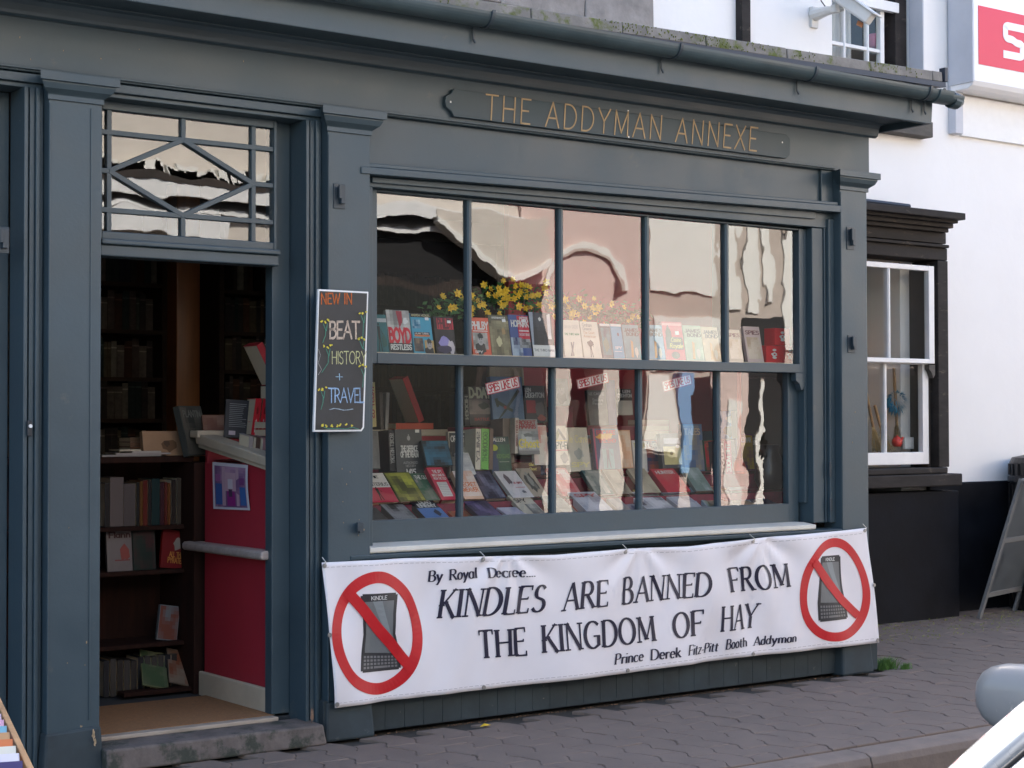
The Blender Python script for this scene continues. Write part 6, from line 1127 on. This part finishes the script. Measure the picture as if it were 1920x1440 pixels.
# black gift books and red paperbacks on the corner of the display
def pr_black(p):
    for i in range(13): p.rect(.15, .88 - i * .05, .15 + rnd.uniform(.5, .7), .895 - i * .05, (.22, .22, .22))
    p.rect(.16, .06, .42, .17, (.5, .4, .42))
GC = 'books on the front corner of the display counter'
a = at(434, 835, .72); b = at(462, 835, .72); book('black paperback seen from its back cover beside two red spines', (a.x + b.x) / 2, .74, 1.262, .115, .175, .03, 10, -20, 4, (.02, .02, .025), pr_black, group=GC)
for k, (l, lb) in enumerate(((466, 'left red spine with white script on the counter corner'), (480, 'right red spine with white script on the counter corner'))):
    a = at(l, 828, .68); solid(lb, (a.x, .66, 1.262), (.030, .12, .18), (.52, .02, .03), (0, 8, -8), GC, bands=lambda p: (p.poly([(.3, .1), (.7, .1), (.7, .45), (.3, .45)], (.48, .02, .03)), p.blob(.5, .3, .2, .2, W_, 4), p.blob(.5, .7, .2, .12, (.2, .01, .01), 4)))
for k in range(3): a = at(488, 835, .60); solid(('lowest', 'middle', 'top')[k] + ' red book of the pile by the right door jamb', (a.x, .55, 1.235 + k * .034), (.12, .17, .032), (.52, .02, .03), group=GC)
solid('red book balanced at a slant above the counter corner pile', (at(488, 700, .60).x + .075, .60, 1.50), (.034, .13, .20), (.50, .03, .04), (0, -28, 0), GC)
solid('black support book under the slanting red one', (at(500, 800, .62).x + .02, .60, 1.338), (.10, .12, .16), (.03, .03, .03), (0, 0, 0), GC)
for k in range(5): a = at(470 + k * 9, 850, .45); solid(('pale', 'dark brown', 'pinkish', 'black', 'cream')[k] + ' small spine under the red counter books', (a.x, .47 - k * .02, 1.19 + (5 - k) * .004), (.02, .10, .06), [(.35, .3, .28), (.12, .07, .05), (.36, .2, .2), (.03, .03, .03), (.5, .42, .34)][k], (8, 0, 0), GC)
book('dark illustrated album leaning behind the tan card-covered book', at(372, 850, .98).x, .96, 1.18, .20, .235, .03, 14, 34, 0, (.06, .065, .06), pr_mosaic((.04, .045, .04), (.13, .12, .10), 5, 'PLANTIN', (.2, .2, .18)), group=GT)
book('brown framed picture book leaning at the end of the counter', at(408, 835, .92).x, .93, 1.262, .12, .11, .02, 18, -10, 0, (.18, .09, .06), pr_mosaic((.16, .07, .05), (.24, .14, .1), 3), group=GC)
# tall bookcases deep in the shop
def tall_case(label, x0, x1, y0, shelves, px_seed, cols, grp, top=2.5, step_lab=None):
    t = empty('tall_bookcase', ((x0 + x1) / 2, y0, .1), label, 'bookcase', 'tall bookcases deep in the shop')
    part('side_board', M['wood_shelf'], t, (x0, x0 + .03, y0, y0 + .28, .095, top)); part('side_board', M['wood_shelf'], t, (x1 - .03, x1, y0, y0 + .28, .095, top)); part('back_board', M['wood_shelf'], t, (x0 + .031, x1 - .031, y0 + .26, y0 + .28, .095, top))
    for z in shelves: part('shelf', M['wood_shelf'], t, (x0 + .031, x1 - .031, y0, y0 + .259, z - .022, z), bevel=0)
    q = random.Random(px_seed); mesh = []
    for wd, hh, cc in [(q.uniform(.018, .045), q.uniform(.17, .215), cols[i % len(cols)]) for i in range(9)]:
        m = MB(); m.box(0, wd, 0, .004, 0, hh, cc); m.box(0, .002, .004, .15, 0, hh, cc); m.box(wd - .002, wd, .004, .15, 0, hh, cc); m.box(.002, wd - .002, .01, .148, .002, hh - .004, (.4, .34, .25)); m.box(.0, wd, -.0005, 0, hh * .8, hh * .84, tuple(min(1, c_ * 2.2) for c_ in cc))
        o = m.build('book', M['dim_print'], None, colors=True); mesh.append((o, wd))
    used = set(); allm = MB(); ORD = ['first', 'second', 'third', 'fourth', 'fifth', 'sixth', 'seventh', 'eighth', 'ninth', 'tenth', 'eleventh', 'twelfth', 'thirteenth', 'fourteenth', 'fifteenth', 'sixteenth', 'seventeenth', 'eighteenth', 'nineteenth', 'twentieth']
    for r_, z in enumerate(shelves):
        x = x0 + .05; nn = 0
        while x < x1 - .08:
            i = q.randrange(9); o, wd = mesh[i]
            if q.random() < .04: x += .05; continue
            if grp is None: hh = q.uniform(.16, .21); cc = cols[q.randrange(len(cols))]; allm.box(x, x + wd, y0 + .03, y0 + .17, z + .0006, z + hh, cc); x += wd + .0015; continue
            c_ = o if i not in used else o.copy()
            if i in used: COL.objects.link(c_)
            used.add(i); c_.location = (x, y0 + .03, z + .0006); tag(c_, '%s dim spine from left, %s shelf up, dark bookcase %s' % (ORD[min(nn, 19)], ORD[r_], grp[1]), 'book', grp[0]); x += wd + .0015; nn += 1
    if grp is None: o = allm.build('book_rows', M['dim_print'], None, colors=True); tag(o, 'rows of dim brown book spines seen through the upper left window panes', kind='stuff')
    for i in range(9):
        if i not in used: bpy.data.objects.remove(mesh[i][0])
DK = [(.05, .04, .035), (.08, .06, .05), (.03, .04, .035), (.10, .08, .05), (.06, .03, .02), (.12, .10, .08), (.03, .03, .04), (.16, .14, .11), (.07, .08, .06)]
DK = [tuple(c * .42 for c in v) for v in DK]  # spines darkened, so the colour holds the shade at the back
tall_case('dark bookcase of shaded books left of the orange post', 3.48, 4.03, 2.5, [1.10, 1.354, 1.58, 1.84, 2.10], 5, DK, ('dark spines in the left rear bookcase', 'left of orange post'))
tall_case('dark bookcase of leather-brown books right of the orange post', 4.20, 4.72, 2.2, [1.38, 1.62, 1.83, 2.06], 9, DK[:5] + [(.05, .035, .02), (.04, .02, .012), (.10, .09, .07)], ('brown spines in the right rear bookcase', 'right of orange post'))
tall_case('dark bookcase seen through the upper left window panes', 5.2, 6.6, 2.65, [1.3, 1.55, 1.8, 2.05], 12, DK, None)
m = MB(); m.box(4.05, 4.19, 2.42, 2.56, .095, 2.655); o = m.build('post', M['wood_orange'], shop, bevel=.004)
m = MB(); m.box(4.36, 4.44, 1.85, 1.93, .095, 2.655); m.build('post', M['wood_dark'], shop, bevel=.004)

# ================================================================ STREET THINGS ON THE RIGHT
ab = empty('pavement_sign', (9.6, 1.2, 0), 'grey folding pavement sign standing before the black plinth', 'sign')
Bl, Br = Vector((9.36, 1.22, 0)), Vector((9.96, 1.39, 0)); tp = at(1915, 898, 1.0); off_ = Vector((tp.x - Bl.x, 1.0 - Bl.y, tp.z)); Tl, Tr = Bl + off_, Br + off_; nr = (Br - Bl).cross(off_).normalized()
def fb(name, a, b, wd, mt, dp=.022): m = MB(); m.bar(a, b, wd, dp, nrm=nr); return m.build(name, M[mt], ab, bevel=.002)
fb('leg', Bl, Tl, .042, 'aboard'); fb('leg', Br, Tr, .042, 'aboard')
for t in (.17, .56, .98): a = Bl.lerp(Tl, t); b = Br.lerp(Tr, t); d = (b - a).normalized(); fb('rail', a + d * .022, b - d * .022, .036 if t < .9 else .04, 'aboard', .018)
for t0, t1 in ((.19, .54), (.58, .96)):
    m = MB(); d = (Br - Bl).normalized() * .021; q = [Bl.lerp(Tl, t0) + d, Br.lerp(Tr, t0) - d, Br.lerp(Tr, t1) - d, Bl.lerp(Tl, t1) + d]; m.add([v + nr * .004 for v in q] + [v - nr * .004 for v in q], [(0, 1, 2, 3), (7, 6, 5, 4), (0, 4, 5, 1), (1, 5, 6, 2), (2, 6, 7, 3), (3, 7, 4, 0)]); m.build('panel', M['aboard_panel'], ab)
F2 = Vector((off_.x * 2, off_.y * 2 - .1, 0))
for a, b in ((Bl + F2, Tl), (Br + F2, Tr)): m = MB(); m.bar(a + Vector((.02, -.02, 0)), b + Vector((.0, -.026, -.01)), .042, .022, nrm=nr); m.build('leg', M['aboard'], ab, bevel=.002)
bn = empty('litter_bin', (10.27, 1.30, 0), 'tall round black ribbed bin at the right edge of the photo by the white wall', 'bin')
m = MB(); m.lathe([(.0, .0), (.285, 0), (.285, .50), (.30, .50), (.30, .54), (.285, .54), (.285, .90), (.30, .90), (.30, .94), (.285, .94), (.287, 1.04), (.27, 1.075), (.15, 1.10), (0, 1.11)], (10.27, 1.30, 0), 40); m.build('body', M['bin'], bn, smooth=False, bevel=.004)
for k in range(26):
    a = 2 * math.pi * k / 26; m = MB(); x, y = 10.27 + .289 * math.cos(a), 1.30 + .289 * math.sin(a); m.tube([(x, y, .02), (x, y, .49)], .009, 6); m.tube([(x, y, .55), (x, y, .89)], .009, 6); m.tube([(x, y, .95), (x, y, 1.03)], .009, 6); m.build('rib', M['bin'], bn, kind='stuff')
# grass tuft at the pilaster foot, weeds by the bay
def tuft(c_, n, s, label):
    m = MB(); m.raw = True
    for k in range(n):
        a = rnd.uniform(0, 6.28); r_ = abs(rnd.gauss(0, .5)) * s; x, y = c_[0] + r_ * math.cos(a), c_[1] + r_ * math.sin(a) * .5; h = rnd.uniform(.4, 1.1) * s * .9; dx, dy = rnd.gauss(0, .5) * s, rnd.gauss(0, .4) * s; w_ = .0022
        m.add([(x - w_, y, 0), (x + w_, y, 0), (x + dx * .4 + w_ * .7, y + dy * .4, h * .7), (x + dx * .4 - w_ * .7, y + dy * .4, h * .7), (x + dx, y + dy, h)], [(0, 1, 2, 3), (3, 2, 4)])
    o = m.build('grass_tuft', M['grass'], None); return tag(o, label, 'grass')
tuft((7.05, -.005), 420, .075, 'bright green grass tuft at the foot of the right pilaster'); tuft((7.13, -.07), 150, .04, 'small low grass sprig just right of the main tuft')
m = MB(); m.raw = True
for k in range(900):
    if k % 2: x = rnd.uniform(3.6, 6.9); y = -.015 - abs(rnd.gauss(0, .014))
    else: x = rnd.uniform(7.0, 9.6); y = 1.32 - abs(rnd.gauss(0, .12))
    s = rnd.uniform(.002, .006); a = rnd.uniform(0, 3.1); m.add([(x - s * math.cos(a), y - s * math.sin(a), .0005), (x + s * math.cos(a), y, .001), (x, y + s, .001 + s * .8)], [(0, 1, 2)])
m.build('leaf_litter', mat('litter_brown', (.14, .075, .04), .95, var=.6, vscale=60), None, kind='stuff')
m = MB(); m.raw = True
for k in range(700):
    x = rnd.uniform(7.0, 10); y = rnd.choice([1.36, 1.2, 1.0, .8]) + rnd.gauss(0, .05); s = rnd.uniform(.003, .009); m.add([(x - s, y, .0005), (x + s, y, .0008), (x + rnd.gauss(0, s), y + s * .4, .001 + s)], [(0, 1, 2)])
m.build('moss_in_joints', M['moss'], None, kind='stuff')
p = at(910, 1361, 0); p = atz(910, 1361, .003)
m = MB(); m.raw = True; m.add([(p.x - .03, p.y, .002), (p.x - .01, p.y - .012, .006), (p.x + .035, p.y + .004, .003), (p.x + .004, p.y + .014, .012)], [(0, 1, 3), (1, 2, 3)]); o = m.build('fallen_leaf', M['petal'], None); tag(o, 'single dry yellow leaf on the paving under the banner', 'leaf')

# ================================================================ CARS (bottom right)
def make_car(O, hd, lt, label, K=1.0, RK=-.62, group=None):
    car = empty('parked_car', O, label, 'car')
    def cv(a, l, z): return O + (hd * a + lt * l + Vector((0, 0, z))) * K
    st = [(1.28, .45, .42, .58), (1.22, .66, .28, .68), (1.05, .76, .22, .76), (.70, .80, .20, .86), (.25, .81, .20, .93), (.02, .81, .20, .965), (-.6, .82, .20, .975), (-1.4, .82, .20, .99), (-2.1, .80, .22, 1.0), (-2.45, .74, .30, .96), (-2.52, .60, .40, .80)]
    m = MB(); n = 15
    def sect(a, hw, zb_, zt_):
        h = []
        for l, z in ((.0, zb_), (.85, zb_), (.97, zb_ + .10), (1.0, zb_ + (zt_ - zb_) * .45), (.985, zb_ + (zt_ - zb_) * .75), (.94, zt_ - .045), (.86, zt_ - .008), (.0, zt_ + .022)): h.append((hw * l, z))
        return [cv(a, l, z) for l, z in h] + [cv(a, -l, z) for l, z in h[::-1][1:-1]]
    rings = [sect(*s_) for s_ in st]; k = len(rings[0])
    m.add([p for r_ in rings for p in r_], [(i * k + j, i * k + (j + 1) % k, (i + 1) * k + (j + 1) % k, (i + 1) * k + j) for i in range(len(rings) - 1) for j in range(k)] + [tuple(range(k)), tuple(range((len(rings) - 1) * k, len(rings) * k))[::-1]])
    o = m.build('body', M['car'], car, smooth=True); sb = o.modifiers.new('sub', 'SUBSURF'); sb.levels = sb.render_levels = 2
    # roof and glasshouse
    RZt = 1.44
    rf = [(-.62, .53, 1.375), (-.95, .56, 1.43), (-1.5, .57, 1.45), (-2.0, .55, 1.42), (-2.25, .52, 1.35)]
    m = MB(); m.add([cv(a, l * hw, z - dz) for a, hw, z in rf for l, dz in ((-1, .02), (-.6, -.012), (0, -.022), (.6, -.012), (1, .02))], [(i * 5 + j, i * 5 + j + 1, (i + 1) * 5 + j + 1, (i + 1) * 5 + j) for i in range(4) for j in range(4)]); o = m.build('roof', M['car'], car, smooth=True); md = o.modifiers.new('t', 'SOLIDIFY'); md.thickness = .04
    for s_ in (-1, 1):
        P0, P1 = cv(.16, s_ * .735, .955), cv(RK, s_ * .545, 1.385); mid = (P0 + P1) / 2 + Vector((0, 0, .045)) + lt * s_ * .015
        def cur(t, da=0, dl=0, dz=0): return P0 * (1 - t) ** 2 + mid * 2 * t * (1 - t) + P1 * t * t + hd * da + lt * s_ * dl + Vector((0, 0, dz))
        m = MB(); N = 16; vsx = []
        for i in range(N + 1):
            t = i / N; f = 1.0 - .25 * t
            for da, dl, dz in ((.026, -.030, .018), (.018, -.012, .026), (0, .002, .022), (-.020, .008, .004), (-.028, .008, -.008), (-.024, -.03, -.010)): vsx.append(cur(t, da * f, dl * f, dz * f))
        m.add(vsx, [(i * 6 + j, i * 6 + (j + 1) % 6, (i + 1) * 6 + (j + 1) % 6, (i + 1) * 6 + j) for i in range(N) for j in range(6)] + [tuple(range(6)), tuple(range(N * 6, N * 6 + 6))[::-1]])
        pl = m.build('windscreen_pillar', M['car'], car, smooth=True)
        m = MB(); path = [cur(i / 16, -.032, .006, -.012) for i in range(17)]; m.tube(path, .0032, 6); m.build('shut_line', M['rubber'], car, smooth=True)
        m = MB(); vsx = []
        for i in range(N + 1):
            t = i / N
            for da, dl, dz in ((-.036, .008, -.014), (-.046, .011, -.024), (-.056, .008, -.036), (-.046, -.02, -.026)): vsx.append(cur(t, da, dl, dz))
        m.add(vsx, [(i * 4 + j, i * 4 + (j + 1) % 4, (i + 1) * 4 + (j + 1) % 4, (i + 1) * 4 + j) for i in range(N) for j in range(4)] + [(0, 1, 2, 3), tuple(range(N * 4, N * 4 + 4))[::-1]]); m.build('door_frame', M['car'], car, smooth=True)
        # side glass and seal
        g0 = [cur(t, -.062, .002, -.042) for t in [i / 8 for i in range(2, 9)]]; g1 = [cv(-1.0, s_ * .57, 1.405), cv(-1.7, s_ * .575, 1.41), cv(-2.1, s_ * .60, 1.32), cv(-2.3, s_ * .70, 1.03), cv(-1.2, s_ * .765, 1.0), cv(-.2, s_ * .765, .985)]
        m = MB(); q = g0 + g1; m.add(q + [v - lt * s_ * .006 for v in q], [tuple(range(len(q))), tuple(range(len(q), 2 * len(q)))[::-1]]); m.build('side_window', M['car_glass'], car)
        m = MB(); m.tube(q + [q[0]], .012, 8); m.build('window_seal', M['rubber'], car)
        m = MB(); m.bar(cv(-1.25, s_ * .785, 1.0), cv(-1.25, s_ * .585, 1.40), .06, .02, nrm=lt); m.build('door_pillar', M['rubber'], car)
        m = MB(); m.bar(cv(-2.12, s_ * .61, 1.38), cv(-2.38, s_ * .74, .98), .16, .05, nrm=lt); m.build('rear_pillar', M['car'], car, bevel=.015)
        # door mirror
        c_ = cv(-.13, s_ * .905, .985)
        m = MB(); vsx = []
        for i in range(13):
            u = math.pi * i / 12
            for j in range(20):
                v = 2 * math.pi * j / 20; e = lambda x, p_=.75: math.copysign(abs(x) ** p_, x); X_ = e(math.cos(u)) * .050 + (-.02 if math.cos(u) < 0 else 0); Yl = e(math.sin(u) * math.cos(v), .85) * .118; Zl = e(math.sin(u) * math.sin(v), .85) * .092; vsx.append(c_ + hd * X_ + lt * s_ * Yl + Vector((0, 0, Zl + .008 * math.cos(v) * math.sin(u))))
        m.add(vsx, [(i * 20 + j, i * 20 + (j + 1) % 20, (i + 1) * 20 + (j + 1) % 20, (i + 1) * 20 + j) for i in range(12) for j in range(20)])
        mo = m.build('door_mirror', M['car_grey'], car, smooth=True); m = MB(); m.tube([cv(-.16, s_ * .74, .955), cv(-.14, s_ * .84, .965)], .024, 10); m.build('mirror_arm', M['rubber'], mo)
        m = MB(); 
        for a in (.72, -1.78):
            w_ = MB(); cc_ = cv(a, s_ * .72, .285); 
            def wl(r1, r0, l0, l1): return [cc_ + hd * (r_ * math.cos(2 * math.pi * i / 28)) + Vector((0, 0, r_ * math.sin(2 * math.pi * i / 28))) + lt * s_ * l for r_, l in ((r0, l0), (r1 * .96, l0), (r1, (l0 + l1) / 2), (r1 * .96, l1), (r0, l1)) for i in range(28)]
            w_.add(wl(.285, .17, -.08, .09), [(i * 28 + j, i * 28 + (j + 1) % 28, (i + 1) * 28 + (j + 1) % 28, (i + 1) * 28 + j) for i in range(4) for j in range(28)]); ty = w_.build('tyre', M['rubber'], car, smooth=True)
            w_ = MB(); w_.tube([cc_ + lt * s_ * -.02, cc_ + lt * s_ * .075], [.17, .165], 24); w_.build('rim', M['car_grey'], ty)
    m = MB(); q = [cv(.17, -.60, .985), cv(.22, 0, 1.0), cv(.17, .60, .985), cv(-.60, .50, 1.385), cv(-.60, 0, 1.41), cv(-.60, -.50, 1.385)]; m.add(q + [v - Vector((0, 0, .008)) for v in q], [(0, 1, 4, 5), (1, 2, 3, 4), (6, 7, 10, 11), (7, 8, 9, 10)]); m.build('windscreen', M['car_glass'], car)
    m = MB(); q = [cv(-2.28, -.5, 1.33), cv(-2.28, .5, 1.33), cv(-2.44, .62, 1.0), cv(-2.44, -.62, 1.0)]; m.add(q + [v + hd * .01 for v in q], [(0, 1, 2, 3), (7, 6, 5, 4)]); m.build('rear_window', M['car_glass'], car)
    for s_ in (-1, 1):
        m = MB(); m.lathe([(0, -.05), (.10, -.04), (.12, 0), (.09, .05), (0, .06)], cv(1.17, s_ * .55, .64), 16); m.build('headlight', M['glass_flat'], car, smooth=True); m = MB(); m.bar(cv(-2.47, s_ * .66, .72), cv(-2.40, s_ * .70, .95), .10, .06, nrm=lt); m.build('tail_light', M['red_light'], car, bevel=.01)
    return car
AL = R(60); vd = ray(1866, 1366); vd.z = 0; vd.normalize(); vr = Vector((vd.y, -vd.x, 0))      # view direction over the street and its right
h1 = -vr * math.cos(AL) + vd * math.sin(AL); l1 = vr * math.sin(AL) + vd * math.cos(AL)
pil = CAM + ray(1893, 1350) * (1.75 / F); K1 = 1.0; RZ = -.16; RK1 = -.34
def _cur(t): a, b = Vector((.16, -.735, .955)), Vector((RK1, -.545, 1.385)); m_ = (a + b) / 2 + Vector((0, -.015, .045)); return a * (1 - t) ** 2 + m_ * 2 * t * (1 - t) + b * t * t
tt = min((i / 100 for i in range(101)), key=lambda t: abs(_cur(t).z + .02 - (pil.z - RZ) / K1)); cc = _cur(tt)
O1 = Vector((pil.x, pil.y, RZ)) - (h1 * cc.x + l1 * cc.y) * K1
make_car(O1, h1, l1, 'silver car cut off at the bottom right corner, windscreen pillar nearest the camera', K1, RK1)
mc = CAM + ray(1912, 1312) * (4.5 / F); h2 = (-vd * .95 - vr * .32).normalized(); l2 = Vector((h2.y, -h2.x, 0)); l2 = -l2 if l2.dot(vr) > 0 else l2
K2 = (mc.z + .17) / .985
O2 = Vector((mc.x, mc.y, -.17)) - (h2 * -.13 + l2 * .905) * K2
make_car(O2, h2, l2, 'silver car behind the nearest one, only its dirty grey door mirror in view', K2)

# ================================================================ TROUGH OF SECOND-HAND BOOKS (bottom left)
ZC = .74; e0, e1 = atz(0, 1306, ZC), atz(66, 1443, ZC); dv = (e1 - e0); dv.z = 0; Lc = dv.length * 1.25; dv.normalize(); sv = Vector((dv.y, -dv.x, 0)); 
if sv.x > 0: sv = -sv
e0 = Vector((e0.x, e0.y, 0)) - dv * .0
tr = empty('book_trough', e0, 'wooden trough of second-hand books at the bottom left corner', 'bookstall')
def tv(a, s_, z): return e0 + dv * a + sv * s_ + Vector((0, 0, z))
def tbx(name, a0, a1, s0, s1, z0, z1, mt='crate_wood'): m = MB(); m.hexa([tv(a0, s0, z0), tv(a1, s0, z0), tv(a1, s1, z0), tv(a0, s1, z0), tv(a0, s0, z1), tv(a1, s0, z1), tv(a1, s1, z1), tv(a0, s1, z1)]); return m.build(name, M[mt], tr, bevel=.002)
tbx('side_board', -.012, Lc, 0, .012, .56, ZC); tbx('side_board', -.012, Lc, .24, .252, .56, ZC); tbx('end_board', -.012, 0, .013, .239, .56, ZC); tbx('end_board', Lc, Lc + .012, .0, .252, .56, ZC); tbx('base_board', 0, Lc, .013, .239, .56, .572)
for a, s_ in ((.03, .03), (.03, .22), (Lc - .05, .03), (Lc - .05, .22)): tbx('leg', a, a + .03, s_ - .015, s_ + .015, 0 if tv(a, s_, 0).y > -1.5 else -.18, .56)
cols = [((.40, .20, .16), 'brown'), ((.5, .46, .44), 'mottled white'), ((.3, .32, .36), 'grey'), ((.62, .60, .60), 'white'), ((.60, .58, .60), 'off-white'), ((.60, .56, .58), 'pale'), ((.50, .40, .50), 'lilac'), ((.52, .30, .42), 'pink'), ((.16, .34, .44), 'sky blue'), ((.40, .24, .12), 'tan'), ((.50, .16, .06), 'orange-tipped'), ((.56, .55, .48), 'cream with green block'), ((.56, .55, .62), 'lilac-white'), ((.05, .04, .12), 'dark indigo')]
stp = Lc / 15
for k, (c_, n_) in enumerate(cols):
    root = empty('book', tv(.02 + k * stp, .03, .575), n_ + ' paperback leaning in the wooden trough, number counted from the back', 'book', 'second-hand books in the trough')
    root['label'] = n_ + ' paperback leaning in the wooden trough at bottom left'
    A_ = Vector(dv) * .86 + Vector((0, 0, .0)); th = stp * .80; ln = .20; up_ = (Vector((0, 0, 1)) * .80 - dv * .60).normalized(); tn = up_.cross(sv).normalized()
    if tn.dot(dv) < 0: tn = -tn
    wd = rnd.uniform(.155, .195); o_ = Vector((0, 0, .006)) + dv * .08
    def bx_(name, t0, t1, s0, s1, h0, h1, c2, mt, colr=True):
        m = MB(); m.hexa([o_ + tn * t + sv * s + up_ * h for h in (h0, h1) for t, s in ((t0, s0), (t1, s0), (t1, s1), (t0, s1))], c2); return m.build(name, mt, root, local=True, colors=colr)
    cov = bx_('cover', 0, th * .12, 0, wd, 0, ln, c_, BM); bx_('back_cover', th * .88, th, 0, wd, 0, ln, c_, BM); bx_('page_block', th * .125, th * .875, .002, wd - .002, .001, ln - .002, c_, M['pages'], False)
    bx_('spine', 0, th, -.0015, -.0002, 0, ln, c_, BM)
    bx_('spine_patch', th * .2, th * .8, -.0022, -.0016, ln * .75, ln * .92, tuple(c * .35 for c in c_), BM)
